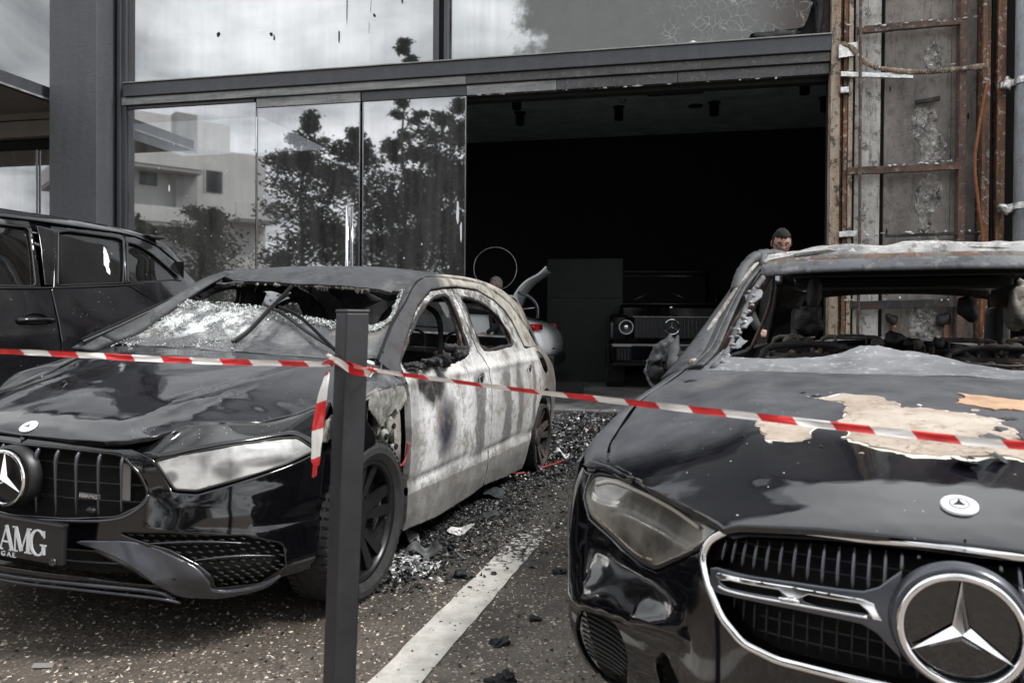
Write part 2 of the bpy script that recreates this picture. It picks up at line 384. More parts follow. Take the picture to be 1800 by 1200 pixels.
M_['rim'] = simple('black_alloy', (.03, .03, .033), .32, .6, ns=20)
M_['disc'] = simple('brake_disc', (.12, .11, .11), .45, .9, ns=30)
M_['post'] = None
b = NB('powder_coated_post'); c = b.mix(b.ramp(b.noise(14, 8), [(.4, 0.), (.8, 1.)]), (.009, .0095, .012), (.021, .022, .027)); sc = b.ramp(b.noise(1, 8, .7, b.map((30, 30, 2.2))), [(.70, 0.), (.8, .5)])
b.bsdf(b.mix(sc, c, (.16, .17, .22)), .5, 0, b.bump(b.noise(300, 2), .1, .001)); M_['post'] = b.m
def burnt(name, dark=(.05, .052, .06), light=(.14, .145, .16), rust=0., ash=.15, sc=4., rough=.75, streak=False):
    b = NB(name); v = b.map((5, 5, .8)) if streak else None
    n1 = b.noise(sc, 9, .65, v); c = b.mix(b.ramp(n1, [(.3, 0.), (.72, 1.)]), dark, light)
    a = b.ramp(b.noise(sc*2.3, 9, .75), [(.545, 0.), (.59, 1.)]); c = b.mix(b.math('MULTIPLY', a, ash), c, (.55, .54, .52))
    if rust: c = b.mix(b.math('MULTIPLY', b.ramp(b.noise(sc*1.7, 7, .7), [(.48, 0.), (.62, 1.)]), rust), c, (.20, .075, .028))
    f = b.ramp(b.vor(70), [(.0, 1.), (.06, 1.), (.09, 0.)]); k = b.ramp(b.noise(6, 2), [(.5, 0.), (.6, .9)]); c = b.mix(b.math('MULTIPLY', f, k), c, (.6, .6, .6))
    dk = b.ramp(b.noise(sc*3.1+3, 9, .78), [(.53, 0.), (.57, 1.)]); c = b.mix(b.math('MULTIPLY', dk, .6), c, b.mix(.25, (0.004, .004, .004), c))
    b.bsdf(c, rough, .25, b.bump(b.noise(26, 9, .78), .6, .010)); return b.m
M_['burnt'] = burnt('burnt_bare_steel'); M_['burnt_dark'] = burnt('charred_metal', (.012, .012, .013), (.04, .04, .042), ash=.08, rust=.15)
M_['burnt_lump'] = burnt('melted_charred_plastic', (.006, .006, .007), (.035, .036, .040), ash=.03, sc=14, rough=.55)
M_['burnt_grey'] = burnt('burnt_matte_roof', (.040, .042, .048), (.080, .083, .09), ash=.06, sc=2.5, rough=.5)
M_['burnt_frame'] = burnt('burnt_rusty_frame', (.05, .045, .04), (.17, .16, .15), rust=.7, ash=.3, sc=9)
M_['ashroof'] = burnt('ash_covered_steel', (.12, .12, .125), (.6, .6, .6), ash=.9, sc=5, rough=.9)
M_['stub'] = burnt('crumbling_burnt_filler', (.06, .06, .058), (.42, .41, .38), ash=.3, sc=11, rough=.9)
M_['cream'] = burnt('scorched_cream_frame', (.16, .155, .14), (.42, .40, .36), rust=.12, ash=.5, sc=4, rough=.8)
# burnt doors: white ash, grey streaks, a soot stain
def door_mat():
    b = NB('burnt_door_panel'); X, Y, Z = b.xyz()
    wn = b.math('MULTIPLY', b.math('SUBTRACT', b.noise(5, 7, .65), .5), .22); Yw = b.math('ADD', Y, wn)
    fine = b.noise(55, 6, .75)
    base = b.mix(b.ramp(b.noise(1, 8, .65, b.map((3, 5, 1.6))), [(.30, 0.), (.58, 1.)]), (.30, .295, .29), (.68, .685, .70)); base = b.mix(b.math('MULTIPLY', b.sstep(Yw, 2.25, 2.5), .45), base, (.30, .295, .28)); base = b.mix(b.math('MULTIPLY', b.ramp(b.noise(2.4, 7, .7), [(.55, 0.), (.75, 1.)]), .5), base, (.30, .28, .25))
    def band(c, w, s=.03): return b.math('MULTIPLY', b.sstep(Yw, c-w-s, c-w+s*.3), b.sstep(Yw, c+w+s, c+w-s*.3))
    dk = b.math('MULTIPLY', band(2.12, .07), 1.0)
    for c_, w_ in ((2.62, .07), (2.90, .045), (3.26, .04)): dk = b.math('MAXIMUM', dk, band(c_, w_))
    up = b.math('MULTIPLY', b.sstep(Z, .88, .82), b.sstep(Z, .30, .48)); dk = b.math('MULTIPLY', dk, up)
    dk = b.math('MULTIPLY', dk, b.ramp(fine, [(.30, .55), (.6, 1.)]))
    c = b.mix(dk, base, (.115, .115, .12))
    low = b.sstep(b.math('ADD', b.math('ADD', Z, b.math('MULTIPLY', Y, .03)), b.math('MULTIPLY', wn, .12)), .425, .415)
    c = b.mix(b.math('MULTIPLY', low, .82), c, b.mix(b.ramp(b.noise(9, 8, .7), [(.3, 0.), (.7, 1.)]), (.10, .098, .095), (.27, .265, .255)))
    edge = b.sstep(b.math('ADD', Y, wn), 1.32, 1.25); c = b.mix(b.math('MULTIPLY', edge, .55), c, (.13, .125, .12))
    s = b.blob((.9, 1.60, .64), (.4, .11, .14), .6, .9, 12); c = b.mix(b.math('MULTIPLY', s, .95), c, (.012, .014, .03))
    s = b.blob((.9, 1.45, .86), (.4, .16, .10), .3, 1.1, 14); c = b.mix(s, c, (.02, .02, .022))
    drip = b.math('MULTIPLY', b.ramp(b.noise(1, 4, .6, b.map((1, 34, 1.5))), [(.60, 0.), (.66, 1.)]), b.math('MULTIPLY', b.sstep(Z, .60, .86), b.sstep(Y, 2.3, 1.7))); c = b.mix(drip, c, (.035, .035, .038))
    g1 = b.ramp(b.noise(7, 9, .78), [(.51, 0.), (.60, 1.)]); c = b.mix(b.math('MULTIPLY', g1, .6), c, (.13, .125, .12)); g3 = b.ramp(b.noise(30, 6, .8), [(.54, 0.), (.60, 1.)]); c = b.mix(b.math('MULTIPLY', g3, .45), c, (.10, .095, .09))
    g2 = b.ramp(b.noise(3.5, 9, .75), [(.53, 0.), (.60, 1.)]); c = b.mix(b.math('MULTIPLY', g2, .35), c, (.24, .20, .16))
    wn2 = b.math('ADD', Z, b.math('MULTIPLY', b.math('SUBTRACT', b.noise(9, 9, .75), .5), .35)); top = b.math('MULTIPLY', b.sstep(wn2, .955, 1.02), b.ramp(b.noise(14, 9, .75), [(.44, 0.), (.54, 1.)])); c = b.mix(b.math('MULTIPLY', top, .8), c, (.05, .047, .045))
    belt = b.math('MULTIPLY', b.sstep(Z, .86, .90), b.sstep(Z, .96, .93)); c = b.mix(b.math('MULTIPLY', belt, b.ramp(b.noise(5, 7, .7), [(.40, .7), (.55, 0.)])), c, (.72, .71, .68))
    rr = b.math('MULTIPLY', b.ramp(b.noise(6, 7, .7), [(.47, 0.), (.6, 1.)]), b.sstep(Y, 3.2, 3.5)); c = b.mix(rr, c, (.20, .11, .06))
    dkr = b.sstep(Yw, 3.35, 3.7); c = b.mix(b.math('MULTIPLY', dkr, .85), c, b.mix(b.noise(8, 7), (.045, .043, .04), (.13, .12, .11)))
    c = b.mix(b.math('MULTIPLY', b.ramp(fine, [(.60, 0.), (.72, 1.)]), .35), c, (.12, .115, .11))
    b.bsdf(c, .62, .1, b.bump(b.noise(24, 9, .78), .45, .008)); return b.m
M_['door'] = door_mat()
def side_mat():
    """roof rail and pillars: dark grey at the windscreen, scorched cream further back"""
    b = NB('scorched_side_frame'); X, Y, Z = b.xyz(); wn = b.math('MULTIPLY', b.math('SUBTRACT', b.noise(4, 8, .7), .5), .5); Yw = b.math('ADD', Y, wn)
    dark = b.mix(b.noise(7, 7), (.045, .046, .052), (.085, .087, .095)); cream = b.mix(b.ramp(b.noise(7, 9, .7), [(.3, 0.), (.7, 1.)]), (.20, .19, .165), (.50, .48, .43))
    c = b.mix(b.sstep(Yw, 1.95, 2.2), dark, cream)
    inner = b.math('MULTIPLY', b.sstep(Yw, 1.45, 1.35), b.sstep(Z, .93, .98)); c = b.mix(b.math('MULTIPLY', inner, 0.), c, dark)
    s = b.math('MULTIPLY', b.ramp(b.noise(10, 9, .78), [(.51, 0.), (.57, 1.)]), .7); c = b.mix(s, c, (.045, .04, .038))
    c = b.mix(b.math('MULTIPLY', b.sstep(Yw, 3.3, 3.7), .8), c, b.mix(b.noise(8, 7), (.05, .045, .042), (.22, .17, .12)))
    b.bsdf(c, .6, .15, b.bump(b.noise(28, 8, .7), .3, .003)); return b.m
M_['side'] = side_mat()
def hoodB():
    b = NB('scorched_bonnet_paint'); X, Y, Z = b.xyz(); w = b.math('MULTIPLY', b.math('SUBTRACT', b.noise(3.2, 7, .6), .5), .34)
    f = b.sstep(b.math('ADD', Y, w), .36, .66)
    mot = b.mix(b.ramp(b.noise(5, 9, .7), [(.3, 0.), (.7, 1.)]), (.030, .032, .040), (.095, .098, .108))
    mot = b.mix(b.math('MULTIPLY', b.ramp(b.noise(2.2, 8, .7), [(.52, 0.), (.7, 1.)]), b.sstep(Y, .9, 1.3)), mot, (.17, .16, .145))
    c = b.mix(f, (.006, .006, .009), mot)
    fl = b.math('MULTIPLY', b.ramp(b.vor(34), [(.0, 1.), (.05, 1.), (.08, 0.)]), b.ramp(b.noise(7, 2), [(.5, 0.), (.58, 1.)])); c = b.mix(fl, c, (.6, .6, .6))
    r = b.math('ADD', .08, b.math('MULTIPLY', f, b.ramp(b.noise(6, 6), [(.3, .30), (.7, .55)])))
    b.bsdf(c, r, 0, b.bump(b.noise(3.5, 3), .3, .02), **{'Coat Weight': b.math('MULTIPLY', b.math('SUBTRACT', 1., f), .5), 'Coat Roughness': .04}); return b.m
M_['hoodB'] = hoodB()
def hoodA():
    b = NB('dusty_black_bonnet'); X, Y, Z = b.xyz(); w = b.math('MULTIPLY', b.math('SUBTRACT', b.noise(2.6, 7, .6), .5), .5)
    f = b.math('MULTIPLY', b.sstep(b.math('ADD', Y, w), .45, 1.05), b.sstep(b.math('SUBTRACT', X, w), -.5, .4))
    c = b.mix(f, (.007, .007, .010), b.mix(b.noise(6, 9, .7), (.028, .029, .034), (.06, .062, .07)))
    fl = b.math('MULTIPLY', b.ramp(b.vor(60), [(.0, 1.), (.06, 1.), (.10, 0.)]), b.ramp(b.noise(5, 2), [(.5, 0.), (.58, 1.)])); c = b.mix(fl, c, (.5, .52, .6))
    b.bsdf(c, b.math('ADD', .07, b.math('MULTIPLY', f, .36)), 0, b.bump(b.noise(3.0, 2), .55, .03), **{'Coat Weight': .4, 'Coat Roughness': .04}); return b.m
M_['hoodA'] = hoodA()
b = NB('blistered_primer'); n = b.noise(9, 9, .7); c = b.mix(b.ramp(n, [(.3, 0.), (.7, 1.)]), (.26, .205, .165), (.44, .375, .32)); c = b.mix(b.math('MULTIPLY', b.ramp(b.noise(3.0, 6), [(.5, 0.), (.62, 1.)]), .6), c, (.50, .46, .40))
ck = b.ramp(b.vor(19, 'DISTANCE_TO_EDGE', b.n('ShaderNodeMixRGB', {0: .06, 1: b.P, 2: b.noisec(20)}).outputs[0]), [(.0, 1.), (.03, 0.)]); c = b.mix(b.math('MULTIPLY', ck, b.ramp(b.noise(4, 3), [(.46, 0.), (.54, .85)])), c, (.08, .06, .045)); c = b.mix(b.math('MULTIPLY', b.ramp(b.noise(14, 9, .78), [(.53, 0.), (.58, 1.)]), .6), c, (.20, .14, .10))
b.bsdf(c, .85, 0, b.bump(n, .4, .006)); M_['primer'] = b.m
M_['primer_rim'] = simple('chalky_white_primer', (.62, .58, .51), .85, ns=14, nv=.2, bs=40); M_['primer_tan'] = simple('scorched_tan_primer', (.42, .27, .17), .85, ns=12, nv=.35, bs=30)
M_['shard'] = simple('black_glass_like_flake', (.05, .055, .06), .15, .2, ns=30)
# headlights: hazy lens
def lens(name, a, bcol, dark, sc):
    b = NB(name); n = b.noise(sc, 5, .5); c = b.mix(b.ramp(n, [(.40, 0.), (.60, 1.)]), a, bcol)
    for (p, r) in dark: c = b.mix(b.math('MULTIPLY', b.blob(p, r, .4, .3), .7), c, (.04, .04, .04))
    b.bsdf(c, .16, 0, b.bump(b.noise(6, 3), .15, .01), **{'Coat Weight': 1., 'Coat Roughness': .06}); return b.m
M_['lensA'] = lens('misted_clear_lens', (.16, .16, .165), (.50, .50, .50), [((.52, .2, .63), (.02, .2, .02)), ((.66, .3, .65), (.035, .2, .03)), ((.74, .3, .67), (.06, .2, .018))], 7)
M_['lensB'] = lens('smoked_brown_lens', (.075, .069, .06), (.24, .225, .20), [], 6)
M_['seal'] = simple('black_rubber_seal', (.006, .006, .006), .5)
b = NB('plastic_tape_red'); b.bsdf(b.mix(b.ramp(b.noise(30, 4), [(.35, 0.), (.7, 1.)]), (.62, .018, .02), (.78, .05, .05)), .28, 0, b.bump(b.noise(18, 3), .4, .004)); M_['tape_red'] = b.m
b = NB('plastic_tape_white'); b.bsdf(b.mix(b.noise(20, 4), (.82, .80, .78), (.92, .91, .90)), .3, 0, b.bump(b.noise(18, 3), .4, .004)); M_['tape_white'] = b.m
# broken glass
b = NB('cracked_windscreen_glass'); X, Y, Z = b.xyz()
cr_ = b.ramp(b.vor(38, 'DISTANCE_TO_EDGE'), [(.0, 1.), (.05, 0.)]); n = b.ramp(b.noise(9, 8, .75), [(.46, 0.), (.56, 1.)])
lf = b.sstep(b.math('ADD', X, b.math('MULTIPLY', b.math('SUBTRACT', b.noise(3, 5), .5), .5)), .12, -.28)
sweep = b.math('MULTIPLY', b.sstep(Y, 1.22, 1.34), lf); crumb = b.math('MULTIPLY', n, sweep)
c = b.mix(b.ramp(b.noise(5, 6), [(.4, 0.), (.6, 1.)]), (.060, .062, .070), (.115, .115, .12)); c = b.mix(b.math('MULTIPLY', b.ramp(b.noise(4, 4), [(.5, 0.), (.62, .6)]), b.sstep(Y, 1.2, 1.35)), c, (.22, .20, .17))
c = b.mix(crumb, c, (.78, .82, .82)); c = b.mix(b.math('MULTIPLY', cr_, b.math('MULTIPLY', lf, .35)), c, (.6, .63, .65))
b.bsdf(c, b.math('ADD', .22, b.math('MULTIPLY', crumb, .4)), 0, b.bump(b.math('ADD', n, cr_), .4, .006), **{'Coat Weight': .5}); M_['wscreen'] = b.m
b = NB('crumbled_safety_glass'); c = b.mix(b.ramp(b.noise(60, 4), [(.35, 0.), (.6, 1.)]), (.20, .24, .235), (.78, .81, .80)); b.bsdf(c, .25, 0, b.bump(b.vor(140), .9, .01), **{'Coat Weight': .6}); M_['crumb'] = b.m
b = NB('sooty_grey_windscreen'); c = b.mix(b.ramp(b.noise(6, 9, .7), [(.3, 0.), (.7, 1.)]), (.10, .105, .115), (.24, .245, .26)); c = b.mix(b.math('MULTIPLY', b.ramp(b.noise(30, 6, .8), [(.56, 0.), (.64, 1.)]), .6), c, (.6, .6, .6))
b.bsdf(c, .45, 0, b.bump(b.noise(25, 7), .3, .004), **{'Coat Weight': .3}); M_['wscreenB'] = b.m
def tint(name, fac, col=(.5, .52, .54), refl=(.9, .9, .92), rough=.02, dirt=.1, film=None):
    b = NB(name); tr = b.n('ShaderNodeBsdfTransparent', {0: (*col, 1)}); gl = b.n('ShaderNodeBsdfGlossy', {0: (*refl, 1), 1: rough}); ly = b.n('ShaderNodeFresnel', {0: 1.5}).outputs[0]
    f = b.math('ADD', fac, b.math('MULTIPLY', ly, 1-fac), clamp=True); s1 = b.n('ShaderNodeMixShader', {0: f, 1: tr.outputs[0], 2: gl.outputs[0]}).outputs[0]
    df = b.n('ShaderNodeBsdfDiffuse', {0: (.33, .33, .33, 1)}); n = b.noise(1, 7, .6, b.map((9, 9, .7))); d = b.math('MULTIPLY', b.ramp(n, [(.35, .25), (.8, 1.)]), dirt)
    sp = b.math('MULTIPLY', b.ramp(b.vor(9), [(.0, 1.), (.03, 1.), (.05, 0.)]), b.ramp(b.noise(3, 2), [(.5, 0.), (.55, .9)])); d = b.math('MAXIMUM', d, sp)
    if film: d = b.math('MAXIMUM', d, film(b))
    s2 = b.n('ShaderNodeMixShader', {0: d, 1: s1, 2: df.outputs[0]}).outputs[0]; b.L.new(s2, b.out.inputs[0]); return b.m
M_['glass'] = tint('showroom_door_glass', .40, dirt=.22); M_['glass_up'] = tint('upper_window_glass', .38, refl=(.93, .94, .95), dirt=.14)
M_['tint'] = tint('dark_tinted_car_glass', .03, (.05, .055, .055), dirt=.03)
def cracked():
    b = NB('heat_crazed_window_film'); X, Y, Z = b.xyz(); w = b.math('MULTIPLY', b.math('SUBTRACT', b.noise(1.6, 8, .72), .5), 1.7)
    soot = b.sstep(b.math('ADD', X, w), -.95, -.50)
    ck = b.math('MULTIPLY', b.ramp(b.vor(15, 'DISTANCE_TO_EDGE', b.n('ShaderNodeMixRGB', {0: .22, 1: b.P, 2: b.noisec(3)}).outputs[0]), [(.0, 1.), (.045, 0.)]), b.math('MULTIPLY', b.sstep(b.math('ADD', X, w), .55, .95), b.ramp(b.noise(4, 3), [(.42, .0), (.62, .6)])))
    brown = b.sstep(X, 1.7, 2.3)
    gl = b.n('ShaderNodeBsdfGlossy', {0: (.50, .51, .52, 1), 1: .03}); c = b.mix(b.noise(5, 8, .7), (.10, .105, .105), (.17, .175, .175)); c = b.mix(brown, c, (.06, .05, .045)); c = b.mix(ck, c, (.55, .56, .55))
    df = b.n('ShaderNodeBsdfPrincipled', {'Base Color': c, 'Roughness': .5}); hz = b.math('MULTIPLY', b.ramp(b.noise(1, 6, .6, b.map((7, 7, .6))), [(.3, .1), (.8, .35)]), 1.)
    s = b.n('ShaderNodeMixShader', {0: b.math('MAXIMUM', soot, hz), 1: gl.outputs[0], 2: df.outputs[0]}).outputs[0]
    b.L.new(s, b.out.inputs[0]); return b.m
M_['cracked'] = cracked()
def wallm(name, a, c2, rust=0, sp=.25, sc=2.5, streak=(3, 3, .5), rough=.8, ash=0.):
    b = NB(name); n = b.noise(1, 9, .68, b.map(tuple(sc*x for x in streak))); c = b.mix(b.ramp(n, [(.3, 0.), (.7, 1.)]), a, c2)
    if rust: c = b.mix(b.math('MULTIPLY', b.ramp(b.noise(1, 8, .7, b.map((14, 14, 1.6))), [(.42, 0.), (.6, 1.)]), rust), c, (.24, .115, .055))
    c = b.mix(b.math('MULTIPLY', b.ramp(b.noise(26, 7, .8), [(.57, 0.), (.62, 1.)]), sp), c, (.02, .018, .016)); c = b.mix(b.math('MULTIPLY', b.ramp(b.noise(75, 4, .8), [(.60, 0.), (.66, 1.)]), sp*.8), c, (.02, .018, .016)); c = b.mix(b.math('MULTIPLY', b.ramp(b.noise(3.2, 8, .72), [(.5, 0.), (.62, 1.)]), sp*.75), c, b.mix(.5, c, (.03, .027, .025))); c = b.mix(b.math('MULTIPLY', b.ramp(b.noise(8.5, 9, .75), [(.545, 0.), (.575, 1.)]), sp), c, (.022, .02, .018)); c = b.mix(b.math('MULTIPLY', b.ramp(b.noise(1, 8, .75, b.map((22, 22, 2.2))), [(.55, 0.), (.60, 1.)]), sp*.8), c, (.025, .022, .02))
    if ash: c = b.mix(b.math('MULTIPLY', b.ramp(b.noise(17, 7, .8), [(.56, 0.), (.59, 1.)]), ash), c, (.7, .7, .68))
    b.bsdf(c, rough, 0, b.bump(b.noise(14, 9, .75), .45, .02)); return b.m
M_['pillar'] = wallm('dark_grey_render', (.055, .058, .068), (.075, .078, .090), sp=.04, rough=.6)
M_['alu'] = wallm('anthracite_aluminium', (.040, .042, .052), (.062, .064, .075), sp=.06, rough=.42)
M_['alu_light'] = wallm('scuffed_steel_track', (.13, .135, .14), (.36, .365, .37), sp=.2, streak=(.8, 3, 8), rough=.3, ash=.15)
M_['alu_burn'] = wallm('sooty_steel_track', (.045, .045, .05), (.10, .10, .105), sp=.5, streak=(.8, 3, 6), rough=.5, ash=.12)
M_['edge'] = wallm('rusty_beige_trim', (.30, .25, .19), (.58, .50, .40), rust=.55, sp=.8)
M_['edge_burnt'] = wallm('burnt_beige_bar', (.05, .04, .035), (.42, .34, .26), rust=.4, sp=1., sc=6, streak=(1, 1, 1), ash=.8)
M_['rust'] = wallm('rusted_steel', (.035, .025, .02), (.12, .065, .04), rust=.85, sp=.6, ash=.5)
M_['rust_bar'] = wallm('brown_rusted_bar', (.045, .03, .026), (.12, .08, .065), rust=.25, sp=.5, streak=(1, 3, 4), ash=.25)
M_['concrete'] = wallm('pale_scorched_concrete', (.28, .27, .26), (.62, .61, .59), sp=.8, ash=.4)
M_['panelb'] = wallm('heat_browned_wall_panel', (.085, .08, .077), (.30, .272, .25), rust=.0, sp=.45, sc=1.6, streak=(1, 1, .55), ash=.12)
M_['spall'] = wallm('spalled_render', (.04, .038, .036), (.46, .45, .43), sp=1., sc=9, streak=(1, 1, 1), ash=.7)
M_['pipe'] = wallm('galvanised_pipe', (.22, .24, .28), (.46, .49, .53), sp=.25, rough=.35, ash=.3)
M_['foil'] = simple('crumpled_foil', (.6, .6, .6), .35, .8, ns=20, nv=.5, bs=40, bst=.8)
M_['ceiling'] = simple('sooty_ceiling', (.50, .60, .60), .9, ns=3, nv=.25)
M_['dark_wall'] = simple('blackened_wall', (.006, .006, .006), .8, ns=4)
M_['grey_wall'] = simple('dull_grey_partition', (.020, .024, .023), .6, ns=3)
M_['olive'] = simple('olive_grey_wall', (.075, .08, .068), .8, ns=5)
M_['lintel'] = simple('warm_grey_lintel', (.22, .21, .20), .7, ns=4, nv=.1); M_['ochre'] = simple('ochre_plinth', (.34, .29, .19), .7, ns=5, nv=.15)
b = NB('showroom_floor_tiles'); br = b.n('ShaderNodeTexBrick', {'Vector': b.P, 'Color1': (.26, .26, .26, 1), 'Color2': (.30, .30, .30, 1), 'Mortar': (.02, .02, .02, 1), 'Scale': 1., 'Mortar Size': .004, 'Brick Width': .6, 'Row Height': .6}, offset=0.).outputs[0]
c = b.mix(b.ramp(b.noise(3, 9, .7), [(.45, 0.), (.6, .7)]), br, (.03, .03, .03)); b.bsdf(c, .35, 0, b.bump(b.noise(8, 6), .1, .004)); M_['floor'] = b.m
# asphalt with exposed stones
b = NB('worn_asphalt'); v = b.n('ShaderNodeMixRGB', {0: .02, 1: b.P, 2: b.noisec(14)}).outputs[0]
def stones(sc, thr, k):
    q = b.n('ShaderNodeTexVoronoi', {'Vector': v, 'Scale': sc, 'Randomness': 1.}); s = b.ramp(q.outputs[0], [(.0, 1.), (thr, 1.), (thr+.10, 0.)]); rn = b.xyz(q.outputs[1]); return b.math('MULTIPLY', s, b.ramp(rn[0], [(k, 0.), (k+.02, 1.)])), rn
n = b.noise(11, 9, .7); base = b.mix(b.ramp(n, [(.3, 0.), (.7, 1.)]), (.065, .053, .044), (.26, .222, .19)); base = b.mix(b.ramp(b.noise(140, 4, .7), [(.35, 0.), (.7, .6)]), base, (.24, .215, .185))
s1, r1 = stones(58, .36, .42); s2, r2 = stones(105, .40, .38); s3, r3 = stones(36, .26, .80)
den = b.ramp(b.noise(1.6, 4), [(.35, .35), (.6, 1.)])
c = b.mix(b.math('MULTIPLY', s2, b.math('MULTIPLY', den, .8)), base, b.mix(r2[1], (.16, .12, .09), (.42, .36, .30))); c = b.mix(b.math('MULTIPLY', s1, den), c, b.mix(r1[1], (.22, .16, .12), (.60, .52, .45))); c = b.mix(b.math('MULTIPLY', s3, .9), c, b.mix(r3[1], (.35, .27, .2), (.62, .56, .50)))
dk, _ = stones(48, .25, .84); c = b.mix(dk, c, (.012, .011, .01))
X, Y, Z = b.xyz(); sm = b.math('MULTIPLY', b.sstep(b.math('ADD', Y, b.math('MULTIPLY', b.math('SUBTRACT', b.noise(2.2, 7), .5), 2.2)), 3.6, 4.6), b.sstep(Y, 12., 9.)); sm2 = b.blob((-.25, 4.4, 0), (.9, 1.8, 1), .6, .8, 3); c = b.mix(b.math('MULTIPLY', b.math('MAXIMUM', sm, sm2), .86), c, (.012, .012, .012))
nose_patch = b.blob((-1.6, 2.6, 0), (1.3, .9, 1), .5, .6, 3); c = b.mix(b.math('MULTIPLY', nose_patch, .55), c, (.02, .016, .013))  # asphalt turns darker brown in a soft patch round the hatchback's nose
h = b.math('ADD', b.math('ADD', b.math('MULTIPLY', s1, .6), s3), b.math('MULTIPLY', n, 1.2)); b.bsdf(c, .62, 0, b.bump(h, .75, .006)); M_['asphalt'] = b.m
b = NB('worn_white_road_paint'); n = b.noise(26, 9, .75); n2 = b.noise(3, 5); Yp = b.xyz()[1]
wear = b.ramp(b.math('ADD', b.math('ADD', n, b.math('MULTIPLY', n2, .35)), b.math('MULTIPLY', b.sstep(Yp, 2.9, 4.4), .27)), [(.78, 0.), (.86, 1.)])
c = b.mix(b.ramp(b.noise(9, 8, .7), [(.35, 0.), (.7, 1.)]), (.40, .38, .355), (.66, .64, .60)); c = b.mix(wear, c, (.04, .036, .032)); b.bsdf(c, .7, 0, b.bump(n, .5, .004)); M_['line'] = b.m
M_['ash_chip'] = simple('pale_ash_chip', (.55, .55, .56), .6, .1, ns=40, nv=.6); M_['char_chip'] = simple('black_char_chip', (.012, .012, .013), .45, 0, ns=30)
M_['grey_chip'] = simple('grey_char_chip', (.12, .125, .13), .4, .3, ns=30, nv=.6); M_['stone_chip'] = simple('pale_stone_chip', (.50, .44, .37), .8, ns=60, nv=.4)
M_['red_wire'] = simple('scorched_red_cable', (.20, .02, .015), .5); M_['orange'] = simple('rusty_orange_rod', (.22, .075, .03), .7, ns=20)
M_['white_paint'] = simple('white_car_paint', (.80, .82, .84), .12, ns=2, nv=.04, **{'Coat Weight': 1.}); M_['red_lamp'] = simple('red_tail_lamp', (.5, .01, .02), .1, **{'Coat Weight': 1.})
M_['skin'] = simple('skin', (.34, .19, .145), .5, ns=20, nv=.12); M_['hair'] = simple('black_hair', (.004, .004, .004), .9, ns=60, bs=90, bst=1.); M_['hair_grey'] = simple('grey_hair', (.20, .19, .18), .6, ns=60, bs=200)
M_['jacket'] = simple('dark_jacket', (.014, .014, .017), .8, bs=60); M_['shirt'] = simple('pale_blue_shirt', (.36, .45, .52), .8, ns=8, nv=.1); M_['lip'] = simple('lips', (.32, .12, .10), .5); M_['eye'] = simple('eye', (.5, .5, .5), .3)
M_['plaster'] = simple('white_facade_plaster', (.52, .52, .51), .9, ns=.6, nv=.12); M_['plaster2'] = simple('grey_balcony_plaster', (.30, .30, .30), .9, ns=1, nv=.15); M_['win'] = simple('dark_window', (.02, .022, .025), .1); M_['screen'] = simple('dark_glass_screen', (.004, .0045, .0045), .45)
M_['leaf'] = simple('dark_pine_foliage', (.025, .036, .022), .8, ns=.8, nv=.5); M_['leaf2'] = simple('olive_foliage', (.045, .058, .032), .8, ns=.8, nv=.5); M_['bark'] = simple('bark', (.07, .055, .04), .9, ns=3, nv=.4)
M_['plate'] = simple('black_number_plate', (.012, .012, .014), .35); M_['plate_white'] = simple('plate_white', (.72, .74, .78), .5)
# ---------------------------------------------------------------- ground
bm = bmesh.new(); bmesh.ops.create_grid(bm, x_segments=2, y_segments=2, size=1)
for v in bm.verts: v.co = Vector((v.co.x*260, v.co.y*260, 0))
struct(obj('ground', bm, M_['asphalt']))
def line(name, a, b, w, jag):
    d = Vector((b[0]-a[0], b[1]-a[1])).normalized(); nn = Vector((d.y, -d.x)); n = 60; lo = []; ro = []
    for i in range(n+1):
        p = Vector(a)+(Vector(b)-Vector(a))*i/n; lo.append(p-nn*(w/2+random.uniform(-jag, jag))); ro.append(p+nn*(w/2+random.uniform(-jag, jag)))
    bm = bmesh.new(); A = [bm.verts.new((p.x, p.y, .004)) for p in lo]; B = [bm.verts.new((p.x, p.y, .004)) for p in ro]
    for i in range(n): bm.faces.new((A[i], B[i], B[i+1], A[i+1]))
    return struct(obj(name, bm, M_['line']))
line('parking_line', (-.87, .55), (.335, 4.72), .155, .004)
line('parking_line', (-3.52, .75), (-2.2, 5.1), .15, .004)
# ---------------------------------------------------------------- showroom (x along the front, y inwards, z up)
BR = thing('showroom_building', 'dark grey car showroom with glass front, soot-black open doorway and burnt right bay', 'building', (.83, 8.5, 0), (0, 0, -R(12.5)))
g = lambda n, a, b_, m, bv=.004: BX(n, a, b_, M_[m], BR, bv)
g('floor_slab', (-9.5, .03, -.2), (7, 6.2, .10), 'floor', 0); g('threshold', (-6.1, -.02, .02), (2.54, .03, .098), 'alu_burn'); g('threshold_rail', (-5.9, -.06, .0), (2.54, -.022, .022), 'alu_light', .003)
g('paving_edge', (-6.1, -.05, -.05), (2.6, -.02, .001), 'alu_burn', 0)
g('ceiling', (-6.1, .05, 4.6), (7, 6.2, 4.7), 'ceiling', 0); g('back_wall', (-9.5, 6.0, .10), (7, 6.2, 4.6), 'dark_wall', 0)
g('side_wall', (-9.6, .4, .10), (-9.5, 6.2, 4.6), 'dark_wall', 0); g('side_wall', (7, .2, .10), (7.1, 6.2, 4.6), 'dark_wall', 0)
g('upper_room_wall', (-6.1, .62, 4.7), (7, .70, 8.4), 'olive', 0); g('upper_room_floor', (-6.1, .05, 4.7), (7, .62, 4.74), 'dark_wall', 0); g('roof', (-11, -.1, 8.4), (7.2, 8, 8.6), 'dark_wall', .01)
g('header_inside', (-6.1, .06, 3.66), (2.6, .20, 4.6), 'dark_wall', 0)
